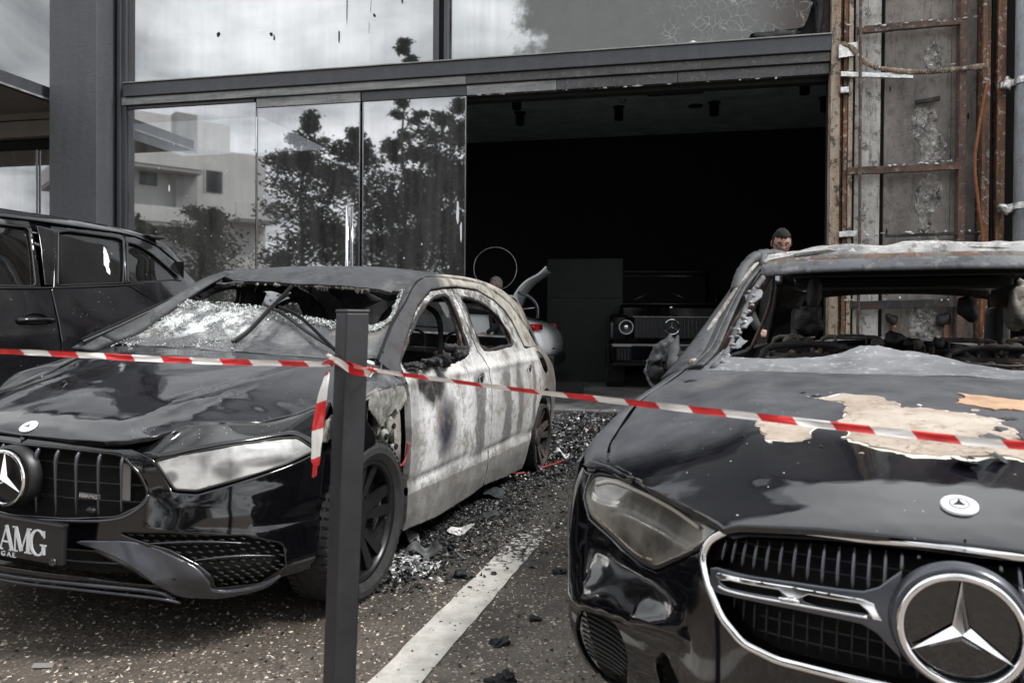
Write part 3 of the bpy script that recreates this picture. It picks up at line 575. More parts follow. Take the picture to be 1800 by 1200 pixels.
# partition with a dull lit face, and dark glass screens in front of the back wall
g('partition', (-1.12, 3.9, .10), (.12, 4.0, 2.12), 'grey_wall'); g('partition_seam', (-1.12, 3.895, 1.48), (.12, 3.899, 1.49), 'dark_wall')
# pillar, frames, transoms
g('pillar', (-6.80, -.36, 0), (-6.10, .3, 8.4), 'pillar', .008)
g('window_frame', (-6.095, -.05, 0), (-6.035, .12, 8.4), 'void'); g('window_frame', (-6.032, -.09, 0), (-5.985, .06, 8.4), 'alu'); g('window_frame', (-5.983, -.06, 0), (-5.925, .06, 8.4), 'alu')
g('transom', (-5.923, -.11, 3.925), (2.53, .05, 4.085), 'alu', .005); g('transom_lip', (-5.923, -.13, 4.086), (2.53, -.04, 4.100), 'alu_light', .002)
g('track', (-5.98, -.075, 3.825), (-1.40, .04, 3.921), 'alu_light'); g('track', (-1.397, -.075, 3.825), (2.53, .04, 3.921), 'alu_burn')
for a, c, m in ((-5.92, -4.115, 'alu'), (-4.085, -2.715, 'alu_light'), (-2.695, -1.405, 'alu'), (-1.398, -.35, 'alu_light'), (-.345, .98, 'alu_burn'), (.985, 2.53, 'alu_burn')):
    z0 = 3.78 if a < -5 else 3.705
    g('door_rail', (a, -.04, z0), (c, .035, 3.818), m)
g('mullion', (-1.79, -.10, 4.10), (-1.72, .05, 8.4), 'alu'); g('mullion', (-1.718, -.07, 4.10), (-1.66, .05, 8.4), 'void'); g('mullion', (-1.658, -.10, 4.10), (-1.61, .05, 8.4), 'alu')
g('corner_post', (2.40, -.02, 4.10), (2.53, .10, 8.4), 'burnt_dark', .01)
# glass
G_ = lambda n, a, b_, m: BX(n, a, b_, M_[m], BR, .0)
G_('upper_pane', (-5.92, -.015, 4.09), (-1.80, .0, 8.4), 'glass_up')
panel('cracked_pane', flat_surface((0, -.015, 0), (1, 0, 0), (0, 0, 1)), [(-1.60, 4.09), (1.70, 4.09), (1.74, 4.19), (2.27, 4.215), (2.31, 4.30), (2.36, 4.46), (2.29, 4.56), (2.36, 4.72), (2.38, 5.2), (2.36, 8.3), (-1.60, 8.3)], M_['cracked'], BR, step=.4, es=.06, jag=.012, out=(0, 5, 4), roll=0, js=9)
G_('fixed_pane', (-5.92, -.02, .10), (-4.105, -.008, 3.78), 'glass')
door = []
for a, c in ((-4.09, -2.72), (-2.69, -1.405)):
    p = G_('door_pane', (a, -.02, .12), (c, -.008, 3.704), 'glass'); door.append(p)
    for sx in (a, c-.012): BX('edge_strip', (sx, -.026, .12), (sx+.012, -.021, 3.70), M_['chrome_dull'], p, .001)
for dx, y in ((-2.855, -.085), (-2.765, .06)):
    TB('handle', [(dx, y, .95), (dx, y, 2.455)], .019, M_['chrome'], door[0], 14)
    for z in (1.2, 2.2): TB('handle_mount', [(dx, y, z), (dx, -.02, z)], .010, M_['chrome_dull'], door[0], 10)
def splat(name, s, z, w, h, m='plate_white', n=9):
    pts = []
    for i in range(n):
        a = 2*pi*i/n; k = random.uniform(.5, 1); pts.append((s+cos(a)*w*k, z+sin(a)*h*k))
    return panel(name, flat_surface((0, -.022, 0), (1, 0, 0), (0, 0, 1)), pts, M_[m], BR, step=1, es=.05, out=(0, 5, 3), roll=0, t=.001)
splat('paint_run', -1.50, 2.35, .022, .17); splat('paint_run', -1.46, 2.15, .018, .17); splat('paint_fleck', -5.32, 2.75, .02, .06)
for _ in range(46): splat('paint_fleck', random.uniform(-5.6, -1.5), random.uniform(1.6, 3.6), random.uniform(.004, .012), random.uniform(.006, .02), n=5)
for s, z, w, h in ((-3.0, 4.5, .010, .13), (-2.9, 4.85, .006, .25), (-3.9, 4.6, .03, .03), (-3.86, 4.55, .012, .05), (-2.55, 4.72, .02, .03), (-4.63, 4.65, .03, .04), (-2.2, 4.9, .012, .08)): splat('soot_fleck', s, z, w, h, 'void', 7)
for s, z, w, h in ((-2.6, 4.9, .008, .2), (-2.62, 4.6, .01, .1), (-3.3, 5.0, .02, .05)): splat('paint_run', s, z, w, h)
# torn seals and crust along the transom
for k in range(70):
    s = random.uniform(-.6, 2.5); z = 4.10; w = random.uniform(.01, .05)
    lump('soot_crust', (s, -.05+random.uniform(-.05, .02), z), (w, .02, random.uniform(.006, .02)), M_['ash_chip'] if random.random() < .45 else M_['burnt_lump'], BR, .8, 30, 1, k)
lump('soot_crust', (2.05, -.02, 4.15), (.24, .04, .05), M_['burnt_lump'], BR, .8, 12, 3, 5); lump('soot_crust', (2.42, -.02, 4.6), (.05, .06, .5), M_['burnt_lump'], BR, .5, 12, 3, 6)
for k in range(34):
    s = random.choice([random.uniform(-1.3, -.7), random.uniform(.05, .6), random.uniform(-1.3, 2.4)]); lump('hanging_paint_flake', (s, -.03, 3.70), (random.uniform(.01, .05), .006, random.uniform(.004, .02)), M_['ash_chip'] if random.random() < .6 else M_['burnt_lump'], BR, .9, 40, 1, k)
splat('rust_patch', 2.28, 4.02, .03, .05, 'orange')
# ------------- burnt right bay
g('bay_backing', (2.54, .06, 0), (4.9, .20, 8.4), 'dark_wall', 0)
g('jamb', (2.535, -.10, 0), (2.625, .05, 8.4), 'edge', .004); g('rail', (2.632, -.05, 0), (2.655, .03, 8.4), 'rust'); g('rail', (2.66, -.09, 0), (2.70, .03, 8.4), 'rust'); g('rail', (2.705, -.11, 0), (2.745, .03, 8.4), 'edge'); g('rail', (2.755, -.07, 0), (2.775, .03, 8.4), 'void')
g('render_strip', (2.78, .0, 0), (3.035, .05, 8.4), 'concrete', .003)
TB('thin_conduit', [(2.80, -.16, 0), (2.815, -.16, 2.), (2.80, -.16, 4.), (2.80, -.16, 8.)], .016, M_['rust_bar'], BR, 8)
g('wall_panel', (3.075, .014, 0), (3.70, .05, 8.4), 'panelb', .003); g('wall_panel', (3.703, .006, 0), (3.93, .05, 8.4), 'panelb', .003)
g('stud', (3.735, -.12, 0), (3.80, -.01, 8.4), 'rust_bar'); g('rusty_post', (3.935, -.14, 0), (4.005, .04, 8.4), 'rust'); g('rusty_post', (4.075, -.12, 0), (4.15, .04, 8.4), 'rust')
TB('cable', cat([(4.03, -.06, 0), (4.05, -.08, 1.5), (4.035, -.06, 3), (4.05, -.07, 4.5), (4.04, -.06, 8)]), .016, M_['void'], BR, 8)
def bar(n, p, q, h, d, m='rust_bar'):
    p, q = Vector(p), Vector(q); bm = bmesh.new(); nseg = 14; V = []
    for i in range(nseg+1):
        c = p.lerp(q, i/nseg)+Vector((0, 0, random.uniform(-.003, .003))); V.append([bm.verts.new(c+Vector((0, y, z))) for y, z in ((-d/2, -h/2), (-d/2, h/2), (d/2, h/2), (d/2, -h/2))])
    for a, c in zip(V, V[1:]):
        for j in range(4): bm.faces.new((a[j], a[(j+1) % 4], c[(j+1) % 4], c[j]))
    bm.faces.new(V[0]); bm.faces.new(V[-1]); return obj(n, bm, M_[m], BR, bevel=.004)
bar('crossbar', (2.78, -.10, 4.11), (3.735, -.10, 4.13), .07, .05); bar('crossbar', (2.70, -.10, 2.67), (3.735, -.10, 2.69), .075, .05); bar('crossbar', (2.74, -.10, 1.29), (3.735, -.10, 1.32), .085, .05, 'burnt_dark')
TB('buckled_bar', cat([(2.62, -.12, 3.98), (2.72, -.14, 3.93), (2.80, -.16, 3.82), (2.92, -.17, 3.71), (3.15, -.17, 3.655), (3.4, -.16, 3.63), (3.7, -.15, 3.64), (3.96, -.15, 3.66)]), .026, M_['edge_burnt'], BR, 6, flat=.4, jit=.25)
bar('crossbar', (2.62, -.13, 3.66), (3.30, -.13, 3.60), .05, .05, 'foil'); bar('crossbar', (2.62, -.12, 3.50), (2.70, -.12, 3.50), .06, .05, 'foil')
bar('sheet_metal_band', (2.60, -.125, 3.90), (2.80, -.125, 3.92), .14, .01, 'foil'); bar('crossbar', (2.62, -.12, 2.02), (2.82, -.12, 2.03), .06, .06, 'foil'); bar('crossbar', (3.07, -.10, 2.00), (3.95, -.10, 2.02), .03, .03, 'burnt_dark')
bar('bracket_bar', (3.35, -.04, 3.36), (3.58, -.04, 3.39), .04, .04, 'burnt_dark')
TB('bent_rod', cat([(3.97, -.16, 3.5), (3.90, -.18, 3.1), (3.86, -.18, 2.7), (3.90, -.17, 2.3), (3.95, -.16, 1.9), (3.94, -.16, 1.0)]), .015, M_['orange'], BR, 8)
for pts in ([(3.36, 3.30), (3.45, 3.33), (3.57, 3.27), (3.56, 3.1), (3.66, 2.95), (3.62, 2.76), (3.50, 2.72), (3.42, 2.8), (3.40, 2.98), (3.33, 3.08)], [(3.44, 2.60), (3.56, 2.62), (3.64, 2.45), (3.58, 2.3), (3.52, 2.18), (3.60, 2.0), (3.58, 1.85), (3.42, 1.85), (3.40, 2.05), (3.42, 2.2), (3.37, 2.35)], [(3.47, 3.95), (3.58, 3.97), (3.60, 3.75), (3.54, 3.68), (3.45, 3.74)],
            [(3.36, 1.26), (3.58, 1.26), (3.66, 1.0), (3.74, .8), (3.70, .4), (3.36, .3), (3.34, .8)], [(2.80, 1.25), (3.0, 1.2), (3.02, .5), (2.82, .4)], [(3.66, .95), (3.74, 1.0), (3.75, .6), (3.62, .5)]):
    panel('spalled_patch', flat_surface((0, .012, 0), (1, 0, 0), (0, 0, 1)), rnd(pts, 3), M_['spall'], BR, step=.022, jag=.02, out=(3.5, 5, 3), roll=0, off=.004, js=14, t=.012, dis=lambda a, b: np.array([.016*noise.noise(Vector((x*22, z*22, 1)))+.008*noise.noise(Vector((x*60, z*60, 1))) for x, z in zip(np.ravel(a), np.ravel(b))]))
for s in (3.16, 3.64):
    g('lock_box', (s, -.06, .93), (s+.055, .0, 1.12), 'rust', .006); lump('burnt_fitting', (s-.01, -.05, 1.16), (.05, .03, .06), M_['burnt_lump'], BR, .8, 20, 2, s)
for z0, z1, s in ((3.52, 3.60, 3.12), (2.05, 2.12, 3.1), (3.2, 3.3, 3.85)): splat('soot_streak', s, z0, .012, .05, 'void', 6)
for k in range(60):
    zz = random.choice([4.15, 3.70, 3.66, 2.73, 1.36, 2.03]); s = random.uniform(2.65, 3.95); lump('ash_flake', (s, -.13, zz+random.uniform(-.02, .01)), (random.uniform(.006, .03), .01, random.uniform(.004, .015)), M_['ash_chip'], BR, .9, 50, 1, k)
dp = TB('downpipe', [(4.315, -.20, 0), (4.315, -.20, 8.4)], .115, M_['pipe'], BR, 28)
TB('torn_lagging', cat([(4.44, -.24, 0), (4.43, -.25, 2), (4.42, -.26, 3.2), (4.38, -.25, 3.9), (4.36, -.28, 5), (4.36, -.28, 8.)]), .10, M_['spall'], BR, 12, jit=.15)
for z in (2.26, 3.47):
    bm = bmesh.new(); lathe(bm, [(z-.03, .12), (z-.03, .135), (z+.03, .135), (z+.03, .12)], 28, 'z', (4.315, -.20, 0)); obj('pipe_clamp', bm, M_['foil'], BR)
    bar('clamp_arm', (4.08, -.16, z-.02), (4.22, -.2, z), .06, .04, 'foil'); lump('crumpled_foil', (4.315, -.33, z-.08), (.06, .03, .08), M_['foil'], BR, .7, 20, 3, z); lump('crumpled_foil', (4.12, -.22, z-.02), (.05, .03, .05), M_['foil'], BR, .8, 20, 3, z+1)
g('far_wall', (4.6, -.1, 0), (7.2, .2, 8.4), 'panelb', 0)
# ------------- left bay: canopy, lintels, glass
g('canopy', (-12, -2.8, 3.905), (-6.93, .28, 4.07), 'alu', .01); g('canopy_drip_edge', (-6.928, -2.8, 3.89), (-6.905, -.1, 3.915), 'alu_light', .002)
g('soffit', (-12, -2.75, 3.895), (-7.0, .28, 3.903), 'lintel', 0)
g('lintel', (-12, .20, 3.80), (-6.81, .32, 3.895), 'lintel'); g('lintel', (-12, .17, 3.56), (-6.81, .30, 3.775), 'lintel'); g('lintel', (-12, .3, 3.4), (-6.81, .34, 3.55), 'void'); g('lintel', (-12, .3, 3.775), (-6.81, .34, 3.80), 'void')
G_('bay_pane', (-12, .28, .1), (-6.81, .29, 3.4), 'glass'); g('mullion', (-7.60, .24, .1), (-7.585, .27, 3.4), 'chrome_dull'); G_('bay_upper_pane', (-12, .25, 4.08), (-6.81, .265, 8.4), 'glass_up')
g('bay_backing', (-12, .9, 0), (-6.81, 1., 8.4), 'dark_wall', 0); g('plinth_panel', (-5.85, .5, .1), (-5.05, .55, 1.62), 'ochre')
# ---------------------------------------------------------------- fittings on the ceiling
lp = [(.05, 11.81, 'black cylinder downlight nearest the doorway on the left of the ceiling'), (.11, 12.78, 'black cylinder downlight behind the left nearest one'), (1.72, 12.4, 'black cylinder downlight beside the smoke detector'), (3.2, 12.1, 'black cylinder downlight right of the round grille'), (4.19, 10.93, 'large black cylinder downlight near the right jamb'), (4.85, 11.81, 'black cylinder downlight half hidden by the right jamb'), (3.89, 10.4, 'black downlight just showing under the door head')]
for x, y, lb in lp:
    t = thing('ceiling_light', lb, 'downlight', (x, y, 4.6), group='black downlights on the showroom ceiling')
    bm = bmesh.new(); r_ = lathe(bm, [(0, .072), (-.21, .072), (-.215, .066), (-.20, .05)], 24, 'z'); bm.faces.new(r_[-1]); obj('housing', bm, M_['void'], t); bm = bmesh.new(); lathe(bm, [(0, .10), (-.008, .10), (-.008, .07)], 24, 'z'); obj('mounting_ring', bm, M_['void'], t)
bm = bmesh.new(); lathe(bm, [(0, .06), (-.02, .06), (-.05, .03), (-.055, .0)], 20, 'z'); o = obj('smoke_detector', bm, M_['lintel']); o.location = (1.72, 12.0, 4.6); tag(o, 'small pale smoke detector on the dark ceiling', 'smoke detector')
bm = bmesh.new(); lathe(bm, [(0, .12), (-.01, .12), (-.012, .0)], 24, 'z'); o = obj('round_vent', bm, M_['dark_wall']); o.location = (2.95, 12.3, 4.6); tag(o, 'round flat ceiling grille between two downlights', 'vent')
t = thing('air_conditioning_cassette', 'square ceiling air cassette with its cover partly fallen', 'air cassette', (2.38, 11.2, 4.6), (0, 0, -R(12.5)))
for a, c in (((-.42, -.42, -.04), (.42, -.30, 0)), ((-.42, .30, -.04), (.42, .42, 0)), ((-.42, -.30, -.04), (-.30, .30, 0)), ((.30, -.30, -.04), (.42, .30, 0))): BX('frame', a, c, M_['grey_wall'], t)
BX('core', (-.30, -.30, -.01), (.30, .30, 0), M_['void'], t, 0)
# ---------------------------------------------------------------- what stands behind the camera (seen in the glass and the paint)
def tree(name, label, x, y, h, r, m, trunk=.16, conif=False, n=2600, z0=1.2, leaf=.16, seed=0):
    rnd_ = random.Random(seed); t = thing(name, label, 'tree', (x, y, 0)); bm = bmesh.new(); TP = [(0, 0, 0)]
    for i in range(1, 7): TP.append((rnd_.uniform(-.1, .1)*i*.3, rnd_.uniform(-.1, .1)*i*.3, h*i/6.5))
    tube(bm, cat(TP, 3), [trunk*(1-.9*i/18) for i in range(19)], 8); cl = []
    for k in range(26):
        z = z0+(h-z0)*(k/26)**.9*.97; rr = r*((1-(z-z0)/(h-z0))**.8 if conif else max(.25, math.sin(pi*min(1, .18+.82*(z-z0)/(h-z0)))**.7)); a = rnd_.uniform(0, 2*pi); q = Vector((cos(a)*rr*rnd_.uniform(.5, 1), sin(a)*rr*rnd_.uniform(.5, 1), z+rnd_.uniform(-.3, .3)))
        base = Vector((0, 0, max(.5, z-rr*.5))); tube(bm, [base, base.lerp(q, .5)+Vector((0, 0, .15)), q], [trunk*.3, trunk*.18, trunk*.05], 5); cl.append((q, rr)); cl.append((base.lerp(q, .6), rr*.9))
    obj('trunk', bm, M_['bark'], t); V = []; F = []
    for i in range(n):
        c, rr = cl[rnd_.randrange(len(cl))]; s = (.34 if conif else .46)*max(.35, rr*.55); p = c+Vector((rnd_.gauss(0, s), rnd_.gauss(0, s), rnd_.gauss(0, s*.55)))
        a = Vector((rnd_.uniform(-1, 1), rnd_.uniform(-1, 1), rnd_.uniform(-1, 1))).normalized(); b_ = a.orthogonal().normalized(); l = leaf*rnd_.uniform(.5, 1.3); w = l*.45; k = len(V)
        V += [p-a*l, p+b_*w, p+a*l, p-b_*w]; F.append((k, k+1, k+2, k+3))
    me = D.meshes.new('crown'); me.from_pydata([tuple(v) for v in V], [], F); link('crown', me, m, t); return t
TREES = [('cypress_tree', 'tall dark conifer rising above the others in the glass', -15.6, -13.0, 14.6, 1.9, 'leaf', True, 5200), ('pine_tree', 'broad dark pine left of the tall conifer', -16.4, -10.6, 9.6, 2.3, 'leaf', False, 6500), ('pine_tree', 'dense round-topped pine beside the apartment block', -19.0, -10.0, 10.4, 1.9, 'leaf', False, 6500), ('pine_tree', 'open-branched pine right of the tall conifer', -12.2, -11.4, 10.6, 2.6, 'leaf', False, 6500), ('pine_tree', 'loose pine with sky showing through its branches', -9.6, -10.4, 10.2, 2.6, 'leaf', False, 5600),
         ('pine_tree', 'small pine near the end of the apartment block', -15.4, -15.2, 9.0, 2.4, 'leaf', False, 4600), ('round_tree', 'low round olive green tree in front of the white apartments', -21.2, -6.4, 6.0, 2.3, 'leaf2', False, 7500), ('pine_tree', 'ragged pine at the left edge of the apartment block', -20.5, -2.9, 4.6, 1.0, 'leaf', False, 1700), ('pine_tree', 'ragged pine reflected in the left bay', -24.0, 1.2, 4.6, 1.6, 'leaf', False, 2600),
         ('broad_tree', 'wide dark tree behind the photographer', -4.2, -9.8, 9.6, 3.0, 'leaf', False, 5200), ('broad_tree', 'wide dark tree to the right behind the photographer', 2.8, -11.5, 10.2, 3.2, 'leaf', False, 5200)]
for i, (n_, lb, x, y, h, r_, m, cf, cnt) in enumerate(TREES): tree(n_, lb, x, y, h, r_, M_[m], conif=cf, n=int(cnt*1.9), seed=i+3, z0=(.6 if 'round' in n_ else 1.6), leaf=.125 if m == 'leaf' else .09)
AP = thing('apartment_building', 'white four-storey apartment block with balconies, seen in the showroom glass', 'building', (-31.7, -9.1, 0), (0, 0, R(205)))
A_ = lambda n, a, c, m='plaster': BX(n, a, c, M_[m], AP, .01)
A_('wall', (0, 0, 0), (3.6, 9, 10.4)); A_('stair_tower', (3.0, -.4, 0), (6.4, 8, 12.6)); A_('wall', (6.4, .6, 0), (11, 9, 11.0)); A_('roof_slab', (6.3, .1, 11.0), (12.6, 9.2, 11.25), 'plaster2')
for z in (2.9, 5.8, 8.7):
    b_ = A_('balcony', (6.5, -1.1, z), (10.6, .6, z+.2), 'plaster2'); BX('parapet', (6.5, -1.15, z+.2), (10.6, -1.03, z+1.1), M_['plaster'], b_); b_ = A_('balcony', (-1.3, .8, z), (0, 5, z+.2), 'plaster2'); BX('parapet', (-1.35, .8, z+.2), (-1.25, 5, z+1.0), M_['plaster'], b_)
    for x in (7.2, 9.2): A_('window', (x, .57, z+.3), (x+1.1, .62, z+2.3), 'win')
    w = A_('window', (1.4, -.03, z+.9), (2.3, .03, z+2.2), 'win'); BX('frame', (1.32, -.05, z+.82), (1.39, .02, z+2.28), M_['plaster'], w)
for z in (2.0, 5.0, 8.0):
    for y in (2.2, 5.6): w = A_('window', (-.05, y, z), (.03, y+.9, z+1.2), 'win'); BX('frame', (-.07, y-.08, z-.08), (-.052, y-.01, z+1.28), M_['plaster'], w)
A_('stair_tower', (-.5, 3.9, 0), (.4, 5.0, 12.0), 'plaster2')
for z in (3.4, 6.4):
    b_ = A_('balcony', (-1.25, 6.8, z), (0, 9.1, z+.15), 'plaster2'); BX('parapet', (-1.3, 6.8, z+.15), (-1.2, 9.1, z+1.0), M_['plaster'], b_)
AP2 = thing('apartment_building', 'pale low block beyond the pines behind the photographer', 'building', (-2, -34, 0), (0, 0, R(180)))
BX('wall', (-16, 0, 0), (4, 9, 7.5), M_['plaster'], AP2, .01)
for z in (1, 4.2):
    for k in range(5): BX('window', (-14+k*3.6, -.04, z), (-12.4+k*3.6, .02, z+1.7), M_['win'], AP2, 0)
# ---------------------------------------------------------------- car parts shared by all cars
def P3(f, a, b, mir=False, off=0, out=(0, 2.2, .5)):
    q = np.array(f(np.array([a, a+.004, a-.004, a, a]), np.array([b, b, b, b+.004, b-.004])), float)
    n = np.cross(q[1]-q[2], q[3]-q[4]); n /= np.linalg.norm(n)+1e-9
    if np.dot(n, q[0]-np.array(out)) < 0: n = -n
    r = q[0]+n*off
    if mir: r[0] = -r[0]
    return Vector(r)
def ruled(name, c1, c2, m, parent, n=24, k=7, bulge=0., t=.004, mir=False, open_=True, rag=0):
    def rs(c):
        P = [Vector(p) for p in c]; P = cat(P, 8) if len(P) > 2 else P
        l = [0]
        for a, b in zip(P, P[1:]): l.append(l[-1]+(b-a).length)
        out = []
        for i in range(n+1):
            s = l[-1]*i/n; j = 0
            while j < len(l)-2 and l[j+1] < s: j += 1
            d = l[j+1]-l[j] or 1; out.append(P[j].lerp(P[j+1], (s-l[j])/d))
        return out
    a, b = rs(c1), rs(c2); bm = bmesh.new(); rows = []
    ctr = Vector((0, 2.2, .5))
    for i in range(n+1):
        row = []; tv = (a[min(i+1, n)]-a[max(i-1, 0)]); nn = tv.cross(b[i]-a[i]); nn = nn.normalized() if nn.length > 1e-9 else Vector((0, 0, 1))
        if nn.dot(a[i]-ctr) < 0: nn = -nn
        for j in range(k+1):
            s = j/k; p = a[i].lerp(b[i], s)+nn*(bulge*4*s*(1-s))
            if rag and j == k: p = p+(b[i]-a[i]).normalized()*rag*noise.noise(p*22)
            if mir: p = Vector((-p.x, p.y, p.z))
            row.append(bm.verts.new(p))
        rows.append(row)
    for i in range(n):
        for j in range(k): bm.faces.new((rows[i][j], rows[i+1][j], rows[i+1][j+1], rows[i][j+1]))
    bmesh.ops.remove_doubles(bm, verts=bm.verts[:], dist=1e-5)
    o = obj(name, bm, m, parent, True); s = o.modifiers.new('thickness', 'SOLIDIFY'); s.thickness = t; s.offset = 0
    return o
def wheel(parent, c, rt_, w=.215, sd=1, rr=.235, burnt_=False, flat=False):
    mr = M_['burnt_dark'] if burnt_ else M_['rim']; bm = bmesh.new(); x0 = w*.42*sd
    lathe(bm, [(-w*.45*sd, rr), (-w*.42*sd, rr-.015), (0, rr-.03), (x0*.9, rr-.012), (x0, rr-.002), (x0+.004*sd, rr-.004), (x0, rr-.018), (x0*.7, rr-.022)], 48)
    for k in range(5):
        for o_ in (-.17, .17):
            a = 2*pi*k/5+o_*.9+.2; a2 = 2*pi*k/5+o_*1.3+.2
            p0 = Vector((x0*.45, cos(a)*.05, sin(a)*.05)); p1 = Vector((x0*.86, cos(a2)*(rr-.02), sin(a2)*(rr-.02)))
            tn = Vector((0, -sin(a), cos(a))); 
            q = []
            for p, wd, th in ((p0, .017, .022), (p1, .024, .016)):
                q += [p+tn*wd+Vector((0, 0, 0)), p-tn*wd, p-tn*wd*.8-Vector((th*sd, 0, 0))*1.6, p+tn*wd*.8-Vector((th*sd, 0, 0))*1.6]
            vs = [bm.verts.new(v) for v in q]
            for f in ((0, 1, 5, 4), (1, 2, 6, 5), (2, 3, 7, 6), (3, 0, 4, 7), (0, 3, 2, 1), (4, 5, 6, 7)): bm.faces.new([vs[i] for i in f])
    r_ = lathe(bm, [(x0*.1, .07), (x0*.55, .068), (x0*.66, .05), (x0*.68, .0)], 24)
    wh = obj('wheel', bm, mr, parent); wh.location = c
    for p in wh.data.polygons: p.use_smooth = len(p.vertices) == 4 and p.area < .002
    bm = bmesh.new()
    if not flat:
        h = w/2; prof = [(-h*.86*sd, rr), (-h*1.04*sd, rr+.03), (-h*1.02*sd, rt_-.025), (-h*.88*sd, rt_-.006), (-h*.4*sd, rt_), (h*.4*sd, rt_), (h*.88*sd, rt_-.006), (h*1.02*sd, rt_-.025), (h*1.04*sd, rr+.03), (h*.86*sd, rr)]
        lathe(bm, prof, 72)
        for s in (-.62, -.22, .22, .62): lathe(bm, [((s-.035)*h*sd, rt_+.001), ((s-.03)*h*sd, rt_+.004), ((s+.03)*h*sd, rt_+.004), ((s+.035)*h*sd, rt_+.001)], 72)
        for k in range(60):
            a = 2*pi*k/60
            for s in (-1, 1):
                M = Matrix.Rotation(a, 4, 'X'); box(bm, (s*h*.70-.022, -.010, rt_-.004), (s*h*.70+.022, .010, rt_+.004), M)
        obj('tyre', bm, M_['tyre'], wh, False)
    else:
        lathe(bm, [(-w*.4, rr-.02), (-w*.42, rr+.012), (w*.42, rr+.012), (w*.4, rr-.02)], 48); obj('tyre_remains', bm, M_['burnt_dark'], wh)
    bm = bmesh.new(); lathe(bm, [(-.02*sd, 0), (-.02*sd, rr*.72), (.0, rr*.72), (.0, 0)], 40); obj('brake_disc', bm, M_['disc'], wh)
    return wh
Z0 = (0, 0, 0)
# ================================================================ the burnt hatchback
CA = thing('burnt_hatchback', 'burnt black hatchback with ash-white doors, smashed windscreen and intact grille', 'car', (-1.668, 2.466, 0), (0, .04, -R(17)))
he = [(.301, .489), (.458, .633), (.605, .685), (.764, .729), (.979, .763), (1.12, .768)]
half = [(.046, .0), (.050, .12), (.053, .207), (.066, .33), (.088, .40), (.135, .452), (.205, .474)]+he
back = [(1.145, .745), (1.115, .50), (1.085, .2)]
ho = half+back+[(1.08, 0)]+[(a, -b) for a, b in back[::-1]]+[(a, -b) for a, b in half[::-1][:-1]]
hood = panel('bonnet', HT, ho, M_['hoodA'], CA, step=.035, es=.03, t=.012, out=(0, .6, 0), roll=.006)
panel('bonnet_lining', HT, [(.07+(a-.07)*.99, b*.96) for a, b in ho], M_['void'], hood, step=.08, t=.002, off=-.02, out=(0, .6, 0), roll=0)
# nose
hl = [(.5, .683), (.696, .721), (.925, .739), (1.015, .736), (1.084, .686), (.941, .654), (.769, .617), (.639, .586), (.57, .591), (.539, .632)]
gr_h = [(.0, .703), (.195, .705), (.389, .697), (.453, .644), (.489, .581), (.47, .541), (.395, .501), (.236, .485), (.0, .476)]
gr = corner(gr_h+[(-a, b) for a, b in gr_h[::-1][1:-1]], .02)
bh = [(.0, .728), (.231, .730), (.40, .727), (.455, .705), (.492, .690), (.533, .632), (.563, .583), (.641, .577), (.769, .607), (.941, .644), (1.09, .678), (1.16, .66), (1.165, .55), (1.119, .457), (1.075, .348), (1.064, .262), (.937, .262), (.86, .232), (.695, .222), (.585, .236), (.52, .268), (.3, .288), (.0, .284)]
bo = bh+[(-a, b) for a, b in bh[::-1][1:-1]]
vent_r = corner([(.40, .452), (.56, .452), (.80, .430), (.93, .385), (.94, .31), (.86, .258), (.71, .262), (.70, .31), (.655, .352), (.56, .403), (.43, .440)], .012)
low = corner([(-.33, .388), (.33, .388), (.46, .335), (.53, .285), (.30, .310), (-.30, .310), (-.53, .285), (-.46, .335)], .012)
def nose_dis(a, b):
    s = np.abs(a); cz = .462; sh = np.clip((.60-b)/(.60-cz), 0, 1)*(b > cz)*.030*np.clip((s-.46)*8, 0, 1)*np.clip((1.02-s)*5, 0, 1); return sh+.0*s+.004*np.exp(-((b-.545-.10*(s-.6))/.022)**2)*np.clip((s-.52)*8, 0, 1)*np.clip((1.05-s)*6, 0, 1)-.012*np.exp(-((b-.47)/.02)**2)*np.clip((s-.55)*8, 0, 1)
bump_ = panel('front_bumper', HF, bo, M_['paint_clean'], CA, holes=[gr, vent_r, [(-a, b) for a, b in vent_r], low], step=.028, es=.025, t=.01, dis=nose_dis, roll=.006)
gb = panel('grille', HF, [(a*1.06, .59+(b-.59)*1.1) for a, b in gr], M_['void'], CA, step=.06, off=-.05, roll=0)
for sd in (1, -1):
    panel('intake_mesh', HF, [(sd*a, b) for a, b in [(.38, .46), (.58, .46), (.82, .44), (.96, .39), (.96, .28), (.87, .245), (.69, .245), (.66, .33), (.54, .39)]], M_['void'], CA, step=.06, off=-.045, roll=0)
panel('lower_intake_back', HF, [(a*1.03, b) for a, b in [(-.36, .40), (.36, .40), (.56, .28), (-.56, .28)]], M_['void'], CA, step=.06, off=-.05, roll=0)
